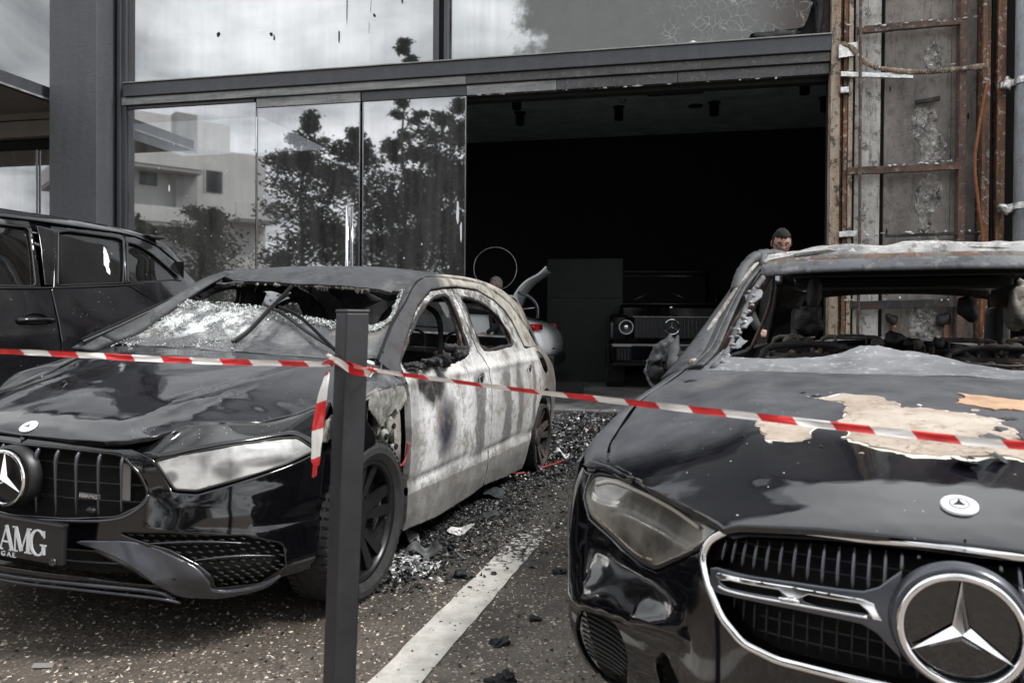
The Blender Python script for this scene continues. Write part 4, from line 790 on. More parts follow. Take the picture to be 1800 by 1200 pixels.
# grille frame, bars, cross webs
TB('grille_frame', [P3(HF, a, b, off=.001) for a, b in gr], .0055, M_['paint_clean'], CA, 8, closed=True)
TB('grille_lower_trim', cat([P3(HF, a, b, off=.005) for a, b in [(-.49, .575), (-.465, .535), (-.39, .494), (-.236, .479), (0, .47), (.236, .479), (.39, .494), (.465, .535), (.49, .575)]], 5), .005, M_['satin'], CA, 8, flat=.7)
for k in range(-6, 7):
    a = k*.078+.005
    if abs(a) > .46: continue
    ztop = .700 if abs(a) < .39 else .700-(abs(a)-.39)*.75; zb = .482+max(0, abs(a)-.2)*.12
    pts = [P3(HF, a, z, off=o_) for z, o_ in ((ztop, -.004), (ztop-.03, .004), (.60, -.004), (.54, -.012), (zb, -.02))]
    bm = bmesh.new(); tube(bm, cat(pts, 3), [.0075, .0085, .0085, .008, .007, .006, .006, .005, .005, .005, .005, .004, .004], 8, flat=.65); obj('grille_bar', bm, M_['chrome_dull'] if 0 else M_['satin'], gb, True)
for z in (.545, .60, .655): TB('grille_web', [P3(HF, a/20*.47, z-.0, off=-.026) for a in range(-20, 21)], .004, M_['mesh'], gb, 6)
BX('sensor_plate', tuple(P3(HF, .40, .60, off=-.02)+Vector((-.018, 0, -.05))), tuple(P3(HF, .40, .60, off=-.02)+Vector((.018, .004, .07))), M_['lintel'], gb, 0)
# honeycomb of the side vents, blades across them
for sd in (1, -1):
    bm = bmesh.new()
    for i in range(17):
        for j in range(11):
            a = .40+i*.034+(.017 if j % 2 else 0); z = .445-j*.0175-(a-.4)*.02
            if not inside((a, z), vent_r): continue
            c = P3(HF, sd*a, z, off=-.012); tube(bm, [c+Vector((-.012, 0, 0)), c+Vector((0, -.004, .003)), c+Vector((.012, 0, 0))], .0035, 5)
    obj('intake_honeycomb', bm, M_['plastic_matt'], CA, True)
    for z, a0, a1 in ((.420, .50, .80), (.365, .64, .90)):
        c1 = [P3(HF, sd*(a0+(a1-a0)*t_/8), z-.014*t_/8+.012*math.sin(pi*t_/8), off=.002) for t_ in range(9)]; c2 = [P3(HF, sd*(a0+(a1-a0)*t_/8), z-.014*t_/8-.004, off=-.02) for t_ in range(9)]
        ruled('intake_fin', c1, c2, M_['satin'], CA, 16, 3, t=.004)
    bl = rnd([(.268, .417), (.345, .425), (.433, .428), (.50, .412), (.55, .393), (.61, .366), (.655, .338), (.69, .294), (.70, .262), (.76, .250), (.855, .254), (.925, .280), (.90, .250), (.855, .236), (.76, .226), (.66, .222), (.60, .240), (.55, .278), (.486, .330), (.42, .368), (.34, .398)], 3)
    panel('bumper_blade', HF, [(sd*a, b) for a, b in bl], M_['satin'], CA, step=.02, es=.015, off=.012, t=.014, roll=.005, dis=lambda a, b: -.012*np.exp(-((np.abs(a)-.50-.9*(.40-b))/.05)**2))
    TB('bumper_line', [P3(HF, sd*(.08+.5*t_/20), .352-.0*t_, off=-.03) for t_ in range(21)], .004, M_['satin'], CA, 6)
TB('front_lip', cat([P3(HF, a, b, off=.006) for a, b in [(-.58, .232), (-.517, .266), (-.304, .286), (0, .282), (.304, .286), (.517, .266), (.58, .232)]], 6), .006, M_['satin'], CA, 8, flat=.6)
TB('front_lip', cat([P3(HF, a, b, off=.012) for a, b in [(-.60, .222), (-.517, .246), (-.304, .268), (0, .266), (.304, .268), (.517, .246), (.60, .222)]], 6), .005, M_['satin'], CA, 8, flat=.6)
for sd in (1, -1):
    panel('lamp_recess', HF, [(sd*a, b) for a, b in [(.42, .728), (.50, .755), (.70, .765), (.95, .77), (1.10, .74), (1.12, .66), (.62, .56), (.50, .64)]], M_['void'], CA, step=.05, t=.002, off=-.025, roll=0)
    h = panel('headlight', HF, corner([(sd*a, b) for a, b in hl], .012), M_['lensA'], CA, step=.02, es=.018, off=-.002, t=.012, roll=.005)
    TB('headlight_seal', [P3(HF, a, b, off=-.001) for a, b in corner([(sd*a, b) for a, b in hl], .012)], .005, M_['seal'], h, 6, closed=True)
    panel('headlight_housing', HF, [(sd*a, b) for a, b in hl], M_['void'], h, step=.04, off=-.02, roll=0)
    bm = bmesh.new(); c = P3(HF, sd*.74, .455, off=.0); lathe(bm, [(-.004, .0), (-.004, .011), (.004, .012), (.004, 0)], 20, 'y', c); obj('parking_sensor', bm, M_['plastic'], CA)
    # wing: strip between bonnet and lamp, shoulder, flank
    HE = [P3(HT, a, b*sd, off=0) for a, b in [(.205, .478), (.301, .494), (.458, .638), (.605, .690), (.764, .734)]]
    HLc = [P3(HF, sd*a, b, off=0) for a, b in [(.455, .705), (.50, .690), (.60, .710), (.696, .727), (.81, .737), (.925, .745), (1.015, .741), (1.09, .69)]]
    ruled('wing_top', HE, HLc, M_['paint'], CA, 30, 7, .004)
    m = M_['hoodA'] if sd < 0 else M_['burnt']
    SH = [P3(HS, a, b, mir=sd < 0) for a, b in [(.60, .70), (.72, .82), (.85, .855), (1.0, .87), (1.17, .875)]]
    ruled('wing_shoulder', [P3(HT, a, b*sd) for a, b in [(.764, .734), (.85, .748), (.979, .768), (1.12, .773), (1.19, .76)]], SH, m, CA, 26, 8, .012, rag=.0)
    arch = [(.53+.37+.37*cos(t_), .315+.37*sin(t_)) for t_ in [R(x) for x in range(178, -2, -15)]]
    if sd < 0: panel('wing_flank', HS, [(.60, .70), (.60, .4)]+[(.90+.36*cos(R(x)), .31+.355*sin(R(x))) for x in range(150, -20, -12)]+[(1.255, .2), (1.19, .45), (1.18, .6), (1.19, .75), (1.17, .87), (1.0, .865), (.85, .85), (.72, .815)], M_['hoodA'], CA, step=.04, mir=True, t=.006)
    else:
        panel('wing_flank', HS, [(.60, .69), (.56, .50), (.575, .42)]+[(.90+.36*cos(R(x)), .31+.355*sin(R(x))) for x in range(145, 85, -12)]+[(.86, .70), (.80, .76), (.84, .845), (.72, .81)], M_['paint_clean'], CA, step=.03, t=.006, jag=.004)
        panel('scorched_wing_stub', HS, rnd([(.82, .855), (.95, .87), (1.10, .872), (1.175, .865), (1.172, .80), (1.13, .765), (1.07, .78), (1.03, .745), (.97, .715), (.91, .745), (.86, .79)], 3), M_['stub'], CA, step=.02, t=.005, jag=.022, js=16, dis=lambda a, b: -.035*np.clip((.84-b)/.14, 0, 1)+np.array([.014*noise.noise(Vector((x*14, y*14, 0))) for x, y in zip(np.ravel(a), np.ravel(b))]))
        # bared structure behind the front wheel
        panel('hinge_pillar', HS, [(1.00, .84), (1.06, .84), (1.07, .6), (1.08, .4), (1.09, .2), (1.03, .17), (1.05, .40), (1.03, .56), (.99, .66)], M_['cream'], CA, step=.03, jag=.006, off=-.065, t=.03, js=9)
        panel('hinge_pillar', HS, [(1.10, .84), (1.19, .86), (1.18, .6), (1.20, .45), (1.215, .19), (1.11, .19), (1.10, .45), (1.12, .62)], M_['cream'], CA, step=.03, off=-.05, t=.02, jag=.003)
        BX('pillar_backing', (.60, .97, .17), (.80, 1.22, .85), M_['void'], CA, 0)
        for (u, w_, du, dw, mm) in ((1.04, .70, .025, .045, 'stub'), (.99, .67, .03, .035, 'stub'), (1.05, .60, .03, .03, 'ashroof'), (1.075, .55, .02, .03, 'stub'), (1.12, .30, .05, .025, 'burnt_frame'), (1.08, .29, .02, .03, 'burnt'), (1.14, .42, .015, .03, 'stub')):
            lump('bracket', P3(HS, u, w_, off=-.035), (.018, du, dw), M_[mm], CA, .45, 30, 3, u*10+w_)
        for u, w_ in ((.975, .675), (1.02, .65), (1.045, .71), (1.06, .62)):
            bm = bmesh.new(); lathe(bm, [(0, 0), (.002, .011), (-.006, .014)], 12, 'x', P3(HS, u, w_, off=-.012)); obj('bolt_hole', bm, M_['void'], CA)
        panel('wheel_house', HS, [(.60, .70), (.99, .70), (1.03, .58), (1.04, .4), (1.10, .4), (1.10, .55), (1.02, .78), (.7, .80)], M_['stub'], CA, step=.03, off=-.10, jag=.02, t=.01)
        TB('red_wire', cat([P3(HS, a, b, off=-.01) for a, b in [(1.165, .62), (1.16, .57), (1.13, .535), (1.095, .53)]]), .006, M_['red_wire'], CA, 6)
    BX('wheel_arch_liner', (-.62*sd, .55, .25), (-.60*sd, 1.25, .80), M_['void'], CA, 0)
# bonnet badge, grille star, plate, lettering
def badge(parent, c, n, r, w_, name='bonnet_badge'):
    n = n.normalized(); upv = (Vector((0, 0, 1))-n*n.z).normalized(); q = n.to_track_quat('Z', 'Y').to_matrix().to_4x4(); bm = bmesh.new()
    r_ = lathe(bm, [(-.002, r), (.002, r), (.003, r*.94), (.0035, 0)], 32, 'z'); o = obj(name, bm, M_['plate_white'] if name == 'bonnet_badge' else M_['void'], parent, True); o.matrix_local = Matrix.Translation(c) @ q
    bm = bmesh.new(); star(bm, r*.55, .0008, (0, 0, .0045), Vector((0, 0, 1)), Vector((0, 1, 0)), w=.26, ring=False); obj('badge_star', bm, M_['satin'], o)
    return o
c = P3(HT, .078, 0, off=.003); badge(CA, c, P3(HT, .078, 0, off=.1)-P3(HT, .078, 0), .029, 0)
bm = bmesh.new(); star(bm, .086, .0068, (.0, -.005, .602), w=.17, d=.115); obj('grille_star', bm, M_['chrome'], CA, False)
bm = bmesh.new(); r_ = lathe(bm, [(.012, .088), (.018, .0)], 40, 'y', (0, -.005, .602)); obj('star_disc', bm, M_['plastic'], CA); bm = bmesh.new(); lathe(bm, [(.05, .104), (.012, .102), (.008, .094)], 40, 'y', (0, -.005, .602)); obj('star_mount', bm, M_['plastic'], CA, True)
pl = BX('number_plate', (-.30, -.050, .368), (.296, -.030, .492), M_['plate'], CA, .006); BX('plate_lip', (-.303, -.055, .486), (.299, -.028, .497), M_['plate'], pl, .004); BX('plate_bracket', (-.20, -.032, .38), (.20, .03, .47), M_['void'], CA, 0)
def serif(bm, ch, x, z, h, y):
    """A, M, G in thick-and-thin strokes"""
    th, tk, sf = h*.055, h*.16, h*.05
    def st(x0, z0, x1, z1, w): 
        d = Vector((x1-x0, 0, z1-z0)).normalized(); nn = Vector((d.z, 0, -d.x))*w/2; a, b_ = Vector((x0, y, z0)), Vector((x1, y, z1)); vs = []
        for yy in (0, .003):
            for p in (a+nn, a-nn, b_-nn, b_+nn): vs.append(bm.verts.new(p+Vector((0, yy, 0))))
        for f in ((0, 1, 2, 3), (7, 6, 5, 4), (0, 4, 5, 1), (1, 5, 6, 2), (2, 6, 7, 3), (3, 7, 4, 0)): bm.faces.new([vs[i] for i in f])
    def sr(cx, cz, w): st(cx-w/2, cz, cx+w/2, cz, sf)
    if ch == 'A': st(x+.06*h, z, x+.38*h, z+h, th); st(x+.36*h, z+h, x+.70*h, z, tk); st(x+.18*h, z+.33*h, x+.56*h, z+.33*h, th); sr(x+.07*h, z+.02*h, .26*h); sr(x+.70*h, z+.02*h, .32*h); return .80*h
    if ch == 'M': st(x+.14*h, z, x+.14*h, z+h, th); st(x+.16*h, z+h, x+.47*h, z+.05*h, tk); st(x+.47*h, z+.05*h, x+.80*h, z+h, th); st(x+.82*h, z, x+.82*h, z+h, tk); sr(x+.14*h, z+.02*h, .26*h); sr(x+.82*h, z+.02*h, .34*h); sr(x+.10*h, z+.98*h, .2*h); sr(x+.86*h, z+.98*h, .22*h); return 1.02*h
    if ch == 'G':
        pts = [(x+.42*h+.36*h*cos(R(a)), z+.5*h+.50*h*sin(R(a)), tk*(.35+.65*abs(cos(R(a))))) for a in range(40, 325, 12)]
        for (a, b_, w1), (c_, d_, w2) in zip(pts, pts[1:]): st(a, b_, c_, d_, (w1+w2)/2)
        st(x+.72*h, z+.05*h, x+.72*h, z+.42*h, tk); sr(x+.70*h, z+.42*h, .32*h); st(x+.74*h, z+.72*h, x+.74*h, z+1.0*h, th); return .86*h
bm = bmesh.new(); h_ = .078; x = .045
for ch in 'AMG': x += serif(bm, ch, x, .392, h_, -.0545)*.88
obj('plate_lettering', bm, M_['plate_white'], pl)
text('G A.E.', .022, M_['plate_white'], pl, (.085, -.0525, .378), (pi/2, 0, 0), 'plate_small_print', sx=1.1)
bm = bmesh.new(); lathe(bm, [(0, .0125), (-.002, .012), (-.002, 0)], 20, 'y', (.262, -.051, .378)); o = obj('plate_roundel', bm, M_['chrome_dull'], pl); bm = bmesh.new(); star(bm, .010, .0012, (.262, -.055, .378), w=.2); obj('roundel_star', bm, M_['plastic'], pl)
q = P3(HF, .298, .563, off=.006); ab_ = BX('grille_badge', tuple(q+Vector((-.042, -.002, -.009))), tuple(q+Vector((.042, .004, .009))), M_['satin'], CA, .002)
text('AMG', .017, M_['chrome'], ab_, tuple(q+Vector((.012, -.004, 0))), (pi/2, 0, 0), 'badge_letters', sx=1.3)
for k in range(5): BX('badge_stripe', tuple(q+Vector((-.038+k*.006, -.004, -.006))), tuple(q+Vector((-.035+k*.006, -.002, .006))), M_['chrome'], ab_, 0)
lump('grille_camera', P3(HF, .30, .515, off=-.005), (.02, .015, .014), M_['plastic'], CA, .1, 20, 2)
# windscreen, broken
wb = [(1.195, -.74), (1.14, -.48), (1.108, -.1), (1.106, .05), (1.118, .3), (1.145, .525), (1.222, .70), (1.409, .65), (1.49, .635), (1.427, .60), (1.406, .55), (1.403, .373), (1.414, .207), (1.454, -.051), (1.481, -.243), (1.509, -.497), (1.545, -.655), (1.64, -.635), (1.60, -.67), (1.42, -.715)]
panel('windscreen', HT, wb, M_['wscreen'], CA, step=.03, es=.02, t=.006, jag=.006, off=-.004, roll=.003, out=(0, 1, .3), dis=lambda a, b: np.array([.006*noise.noise(Vector((x*6, y*6, 0))) for x, y in zip(np.ravel(a), np.ravel(b))]))
edge = [(1.62, .60), (1.50, .628), (1.43, .60), (1.406, .55), (1.403, .373), (1.414, .207), (1.454, -.051), (1.481, -.243), (1.509, -.497), (1.545, -.655)]
ed = resample(edge, .012, 0)[:len(resample(edge, .012, 0))]; ed = [p for p in cat([(a, b, 0) for a, b in edge], 14)]
bm = bmesh.new()
for p in ed:
    for _ in range(16):
        s = random.random()**1.6; a = p.x-s*.045*(1.3 if p.y < .2 else .8)+random.uniform(-.004, .014); b_ = p.y+random.uniform(-.01, .01); c = P3(HT, a, b_, off=.002+random.random()*.005); r_ = random.uniform(.0012, .0022+.0045*random.random()**2)
        M = Matrix.Translation(c) @ Matrix.Rotation(random.uniform(0, 6), 4, Vector((random.random(), random.random(), random.random())).normalized()); bmesh.ops.create_cube(bm, size=r_*1.6, matrix=M)
stuff(obj('glass_crumbs', bm, M_['crumb'], CA))
bm = bmesh.new()
for _ in range(2600):
    b_ = -.72+random.random()**1.3*.78; a = 1.12+random.random()*(.33+.08*(-b_)); c = P3(HT, a, b_, off=.002)
    if noise.noise(Vector((a*7, b_*7, 5))) < -.02 or (b_ > -.1 and random.random() < .8): continue
    r_ = random.uniform(.001, .0015+.004*random.random()**2); M = Matrix.Translation(c) @ Matrix.Rotation(random.uniform(0, 6), 4, Vector((random.random(), random.random(), random.random())).normalized()); bmesh.ops.create_cube(bm, size=r_*1.6, matrix=M)
stuff(obj('loose_glass_crumbs', bm, M_['crumb'], CA))
bm = bmesh.new()                                                        # glass hanging along the far pillar and the near one
for b0, b1, a0, a1, cnt in ((-.735, -.66, 1.22, 1.70, 620), (.63, .585, 1.50, 1.70, 110)):
    for _ in range(cnt):
        t_ = random.random(); a = a0+(a1-a0)*t_; b_ = b0+(b1-b0)*t_+random.gauss(0, .008); c = P3(HT, a, b_, off=.006+random.random()*.01); M = Matrix.Translation(c) @ Matrix.Rotation(random.uniform(0, 6), 4, Vector((random.random(), random.random(), random.random())).normalized()); bmesh.ops.create_cube(bm, size=random.uniform(.002, .007), matrix=M)
stuff(obj('pillar_glass_crumbs', bm, M_['crumb'], CA))
# cowl
ruled('cowl', [P3(HT, 1.085, b/10*.74, off=-.014) for b in range(-10, 11)], [P3(HT, 1.15, b/10*.72, off=-.008) for b in range(-10, 11)], M_['plastic'], CA, 20, 3)
# roof and header
rf = [(1.715, -.58), (1.69, -.3), (1.672, 0), (1.672, .2), (1.68, .36), (1.695, .56), (1.80, .60), (2.1, .60), (2.6, .58), (3.1, .58), (3.5, .58), (3.83, .56), (3.85, 0)]
rf = rf+[(a, -b) for a, b in rf[::-1][1:-1] if b > 0][:-1]+[(1.80, -.60)]
def roof_dis(a, b): return -.010*np.exp(-((np.ravel(a)-1.74)/.02)**2)-.008*np.exp(-((np.abs(np.ravel(b))-.50)/.02)**2)+np.array([.006*noise.noise(Vector((x*3, y*3, 0))) for x, y in zip(np.ravel(a), np.ravel(b))])
panel('roof', HT, rf, M_['burnt_grey'], CA, step=.045, es=.03, t=.02, jag=.004, out=(0, 2.5, 0), dis=roof_dis, roll=.006)
bm = bmesh.new()
for _ in range(90):
    b_ = random.choice([random.uniform(-.55, .55), random.gauss(.30, .05), random.gauss(.12, .02)]); c = P3(HT, 1.675+.03*(b_/.6)**2, b_, off=-.012); tube(bm, [c, c+Vector((random.uniform(-.012, .012), 0, -random.uniform(.004, .012 if random.random() < .85 else .035)))], [random.uniform(.004, .014), random.uniform(.003, .008)], 6)
stuff(obj('melted_drips', bm, M_['cream'], CA, True))
# side frames, doors
gut = [(1.03, .985), (1.19, 1.06), (1.334, 1.132), (1.45, 1.185), (1.56, 1.239), (1.713, 1.326), (1.862, 1.370), (2.05, 1.388), (2.432, 1.396), (2.724, 1.382), (2.973, 1.330), (3.287, 1.24), (3.459, 1.12), (3.54, 1.0), (3.60, .95)]
outr = [(3.30, .965), (3.21, .975), (3.187, 1.02), (3.11, 1.15), (3.01, 1.225), (2.862, 1.285), (2.606, 1.340), (2.247, 1.343), (2.028, 1.331), (1.867, 1.313), (1.666, 1.225), (1.471, 1.106), (1.20, .955), (1.165, .88)]
win_f = [(1.225, .955), (1.395, 1.050), (1.571, 1.142), (1.684, 1.199), (1.80, 1.248), (1.908, 1.278), (2.03, 1.288), (2.08, 1.245), (2.105, 1.155), (2.107, 1.055), (2.08, .975), (1.83, .955), (1.5, .95)]
win_r = [(2.36, .982), (2.30, 1.10), (2.275, 1.21), (2.27, 1.283), (2.46, 1.280), (2.64, 1.250), (2.79, 1.200), (2.89, 1.132), (2.95, 1.06), (2.955, .995), (2.7, .985)]
dF = [(1.19, .885), (1.212, .955), (1.471, 1.098), (1.666, 1.216), (1.867, 1.304), (2.028, 1.322), (2.17, 1.330), (2.20, 1.2), (2.215, 1.06), (2.24, .975), (2.303, .908), (2.308, .791), (2.294, .627), (2.284, .383), (2.335, .175), (2.006, .165), (1.6, .175), (1.217, .215), (1.18, .479), (1.176, .581), (1.186, .712), (1.2, .827)]
dR = [(2.254, .975), (2.228, 1.06), (2.213, 1.2), (2.184, 1.330), (2.247, 1.335), (2.606, 1.331), (2.862, 1.276), (3.00, 1.218), (3.10, 1.145), (3.18, 1.015), (3.20, .962), (3.3, .94), (3.447, .848), (3.419, .703), (3.344, .506), (3.214, .28), (3.251, .107), (2.8, .14), (2.349, .175), (2.298, .383), (2.308, .627), (2.322, .791), (2.317, .912)]
def door_dis(a, b):
    a, b = np.ravel(a), np.ravel(b); nz_ = np.array([.006*noise.noise(Vector((x*4, y*4, 0)))+.002*noise.noise(Vector((x*17, y*17, 4))) for x, y in zip(a, b)])
    fr = np.clip((b-.95)/.02, 0, 1)*-.006; cr_ = .008*np.exp(-((b-.875)/.014)**2)*(b < .95)-.010*np.exp(-((b-(.44-.03*(a-1.2)))/.02)**2)
    return nz_+fr+cr_
rq = [(3.215, .955), (3.46, .85), (3.43, .70), (3.36, .53)]+[(3.62+.355*cos(R(x)), .28+.365*sin(R(x))) for x in range(128, -1, -12)]+[(4.0, .25), (4.20, .28), (4.26, .5), (4.235, .634), (4.13, .70), (4.04, .79), (3.81, .895), (3.66, .965), (3.60, .955), (3.4, .96)]
ql = rnd([(3.49, .925), (3.55, .81), (3.66, .755), (3.755, .765), (3.70, .85), (3.60, .91)], 3)
for sd in (1, -1):
    mi = sd < 0; near = sd > 0
    panel('side_frame', HS, gut+outr, M_['side'] if near else M_['burnt_grey'], CA, step=.03, es=.025, t=.018, mir=mi, roll=.008, dis=lambda a, b: .010*np.exp(-((np.ravel(b)-1.36)/.02)**2))
    TB('roof_gutter', cat([P3(HS, a, b, mir=mi, off=-.004) for a, b in gut[:11]], 4), .008, M_['void'], CA, 6)
    for nm, oo, hh in (('front_door', dF, win_f), ('rear_door', dR, win_r)):
        d = panel(nm, HS, oo, M_['door'] if near else M_['burnt'], CA, holes=[rnd(hh, 2)], step=.028, es=.02, t=.03, mir=mi, dis=door_dis, roll=.007)
        TB('window_channel', [P3(HS, a, b, mir=mi, off=-.012) for a, b in rnd(hh, 3)], .012, M_['burnt_dark'] if near else M_['void'], d, 6, closed=True, jit=.4)
        hu = 2.143 if nm == 'front_door' else 3.141; hw = .82 if nm == 'front_door' else .812; c = P3(HS, hu, hw, mir=mi, off=.009)
        bm = bmesh.new(); r_ = lathe(bm, [(0, .048), (-.003, .042), (-.014, .030), (-.018, 0)], 28, 'x'); o = obj('handle_recess', bm, M_['concrete'] if near else M_['burnt'], d, True); o.location = c; o.scale = (1, 1.15, .85)
        if not near: o.rotation_euler = (0, 0, pi)
        bm = bmesh.new(); box(bm, (-.006, -.012, -.014), (.004, .02, .016)); o = obj('handle_hole', bm, M_['void'], d); o.location = c+Vector((-.006*sd, .006, -.002)); o.rotation_euler = (.3, 0, 0)
    TB('door_edge', cat([P3(HS, a, b, mir=mi, off=.0005) for a, b in [(2.308, .905), (2.311, .791), (2.297, .627), (2.287, .383), (2.338, .18)]], 5), .0028, M_['ashroof'] if near else M_['burnt'], CA, 5)
    panel('door_seam_back', HS, [(2.18, .18), (2.45, .18), (2.42, .95), (2.2, .95)], M_['void'], CA, off=-.045, mir=mi, step=.1, roll=0)
    panel('rear_quarter', HS, rq, M_['door'] if near else M_['burnt'], CA, holes=[ql], step=.03, es=.025, t=.008, mir=mi, jag=.003, roll=.007)
    panel('sill', HS, [(1.25, .21), (3.2, .13), (3.2, .09), (1.25, .12)], M_['burnt_dark'], CA, off=-.06, step=.05, mir=mi, roll=0, t=.05)
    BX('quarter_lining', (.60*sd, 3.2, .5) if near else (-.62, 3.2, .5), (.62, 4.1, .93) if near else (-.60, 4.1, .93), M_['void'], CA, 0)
    # b-pillar inner and door tops
    ruled('centre_pillar', [P3(HS, 2.12, z, mir=mi, off=-.04) for z in (.95, 1.1, 1.28)], [P3(HS, 2.30, z, mir=mi, off=-.04) for z in (.95, 1.1, 1.28)], M_['cream'] if near else M_['burnt'], CA, 10, 3, t=.02)
    # screen pillar inner face
    ruled('screen_pillar', [P3(HT, a, b*sd) for a, b in [(1.18, .735), (1.30, .69), (1.409, .658), (1.533, .638), (1.693, .590), (1.83, .58)]], [P3(HS, a, b, mir=mi, off=.0) for a, b in [(1.10, 1.012), (1.25, 1.09), (1.38, 1.150), (1.53, 1.226), (1.71, 1.324), (1.862, 1.369)]], M_['burnt_grey'], CA, 24, 5, .006, t=.012)
    ruled('roof_edge', [P3(HT, a, .595*sd) for a in (1.84, 2.2, 2.8, 3.3, 3.8)], [P3(HS, a, b, mir=mi) for a, b in [(1.86, 1.369), (2.2, 1.39), (2.724, 1.38), (3.15, 1.28), (3.5, 1.07)]], M_['side'] if near else M_['burnt_grey'], CA, 30, 5, .01, t=.01)
    ruled('wing_corner', [P3(HT, a, b*sd) for a, b in [(1.08, .770), (1.19, .735)]], [P3(HS, a, b, mir=mi) for a, b in [(1.00, .94), (1.10, 1.01)]], M_['burnt_grey'], CA, 6, 3, t=.008)
    for (u, zc, rt_, fl) in ((.845, .335, .318, False), (3.62, .275, .30, True)):
        if near: wheel(CA, (.79*sd, u, zc+(.02 if not fl else .0)), rt_, .205, sd, .24, burnt_=fl, flat=fl and near)
        else: wheel(CA, (.79*sd, u, zc-.05 if not fl else .22), rt_, .205, sd, .24, burnt_=fl)
# tail
tp = flat_surface((0, 3.84, 1.34), (1, 0, 0), (0, .30, -.46)); panel('tailgate', tp, corner([(-.55, 0), (.55, 0), (.70, .95), (-.70, .95)], .05), M_['burnt'], CA, holes=[corner([(-.45, .14), (.45, .14), (.56, .72), (-.56, .72)], .08)], step=.08, t=.03, roll=0)
BX('tailgate_lower', (-.62, 4.12, .45), (.62, 4.2, .92), M_['burnt'], CA, .03); BX('rear_bumper', (-.74, 4.12, .25), (.74, 4.3, .52), M_['burnt_dark'], CA, .05)
# under and inside
BX('floor_pan', (-.66, .55, .19), (.66, 4.1, .26), M_['void'], CA, 0); BX('engine_bay', (-.60, .26, .26), (.60, 1.02, .68), M_['void'], CA, .03); BX('bulkhead', (-.72, 1.0, .26), (.72, 1.14, .90), M_['void'], CA, .02)
TB('dashboard', cat([(-.68, 1.36, .86), (-.3, 1.40, .84), (.1, 1.42, .82), (.45, 1.40, .84), (.68, 1.36, .86)], 6), .10, M_['burnt_dark'], CA, 10, jit=.3)
def seat_frame(x, y, back=1.22, m='burnt_dark'):
    s = TB('seat_frame', cat([(x-.20, y+.1, .45), (x-.22, y+.22, .8), (x-.19, y+.30, back-.1), (x-.08, y+.33, back), (x+.08, y+.33, back), (x+.19, y+.30, back-.1), (x+.22, y+.22, .8), (x+.20, y+.1, .45)], 5), .016, M_[m], CA, 8, jit=.15)
    for z in (.62, .80, .98, 1.10): TB('seat_spring', [(x-.20, y+.22+(z-.8)*.3, z), (x, y+.19+(z-.8)*.3, z), (x+.20, y+.22+(z-.8)*.3, z)], .006, M_['burnt_frame'], s, 6)
    for dx in (-.05, .05): TB('headrest_rod', [(x+dx, y+.33, back-.02), (x+dx, y+.35, back+.10)], .007, M_['burnt_frame'], s, 6)
    BX('seat_pan', (x-.23, y-.3, .38), (x+.23, y+.15, .46), M_['burnt_dark'], CA, .02)
seat_frame(-.38, 1.95); seat_frame(.38, 1.95)
BX('rear_seat_back', (-.60, 3.02, .40), (.60, 3.10, .90), M_['burnt_dark'], CA, .02)
for x in (-.4, 0, .4): TB('rear_seat_hoop', cat([(x-.12, 3.06, .88), (x-.11, 3.08, 1.02), (x, 3.08, 1.05), (x+.11, 3.08, 1.02), (x+.12, 3.06, .88)], 4), .010, M_['burnt_frame'], CA, 6)
TB('steering_wheel', [(.36+.18*cos(a), 1.55+.05*sin(a), .96+.17*sin(a)) for a in [2*pi*i/40 for i in range(40)]], .011, M_['burnt_frame'], CA, 8, closed=True)
TB('steering_column', [(.36, 1.57, .95), (.36, 1.35, .80)], .03, M_['burnt_dark'], CA)
bm = bmesh.new()
for _ in range(160):
    x = random.uniform(-.6, .6); y = random.uniform(1.3, 3.0); z = .40+random.random()*.35; tube(bm, [(x, y, z), (x+random.uniform(-.15, .15), y+random.uniform(-.2, .2), z+random.uniform(-.1, .2))], .006, 5)
stuff(obj('burnt_wiring', bm, M_['burnt_frame'], CA))
TB('copper_wires', cat([(.30, 1.48, 1.0), (.34, 1.46, 1.05), (.40, 1.50, 1.0), (.43, 1.52, .9), (.42, 1.5, .82)]), .006, M_['orange'], CA, 5); TB('cabin_rod', [(.62, 2.45, .95), (.60, 2.38, 1.27)], .010, M_['orange'], CA, 6)
BX('door_card_remains', (.70, 1.3, .3), (.73, 3.1, .90), M_['void'], CA, 0); BX('door_card_remains', (-.73, 1.3, .3), (-.70, 3.1, .90), M_['void'], CA, 0)
for k in range(16): lump('burnt_clutter', (.62+random.uniform(-.1, .1), 2.4+random.random()*.6, .93), (.05, .06, .04), M_['burnt_dark'] if k % 3 else M_['burnt_frame'], CA, .6, 15, 2, k)
for k, (y, z, r_) in enumerate(((1.30, .945, .06), (1.43, .955, .05), (1.55, .945, .05), (1.66, .94, .04))): lump('melted_mirror_base', (.85, y, z), (.03, r_, .018), M_['burnt_lump'], CA, .9, 34, 4, k)
mr = lump('door_mirror', (.93, 1.60, 1.005), (.040, .028, .045), M_['burnt_lump'], CA, .85, 34, 4, 3); lump('mirror_arm', (.89, 1.57, .965), (.05, .022, .022), M_['burnt_lump'], CA, .8, 34, 4, 8)
lump('door_mirror', (-.93, 1.45, 1.0), (.09, .05, .06), M_['burnt_lump'], CA, .4, 10, 3, 12)
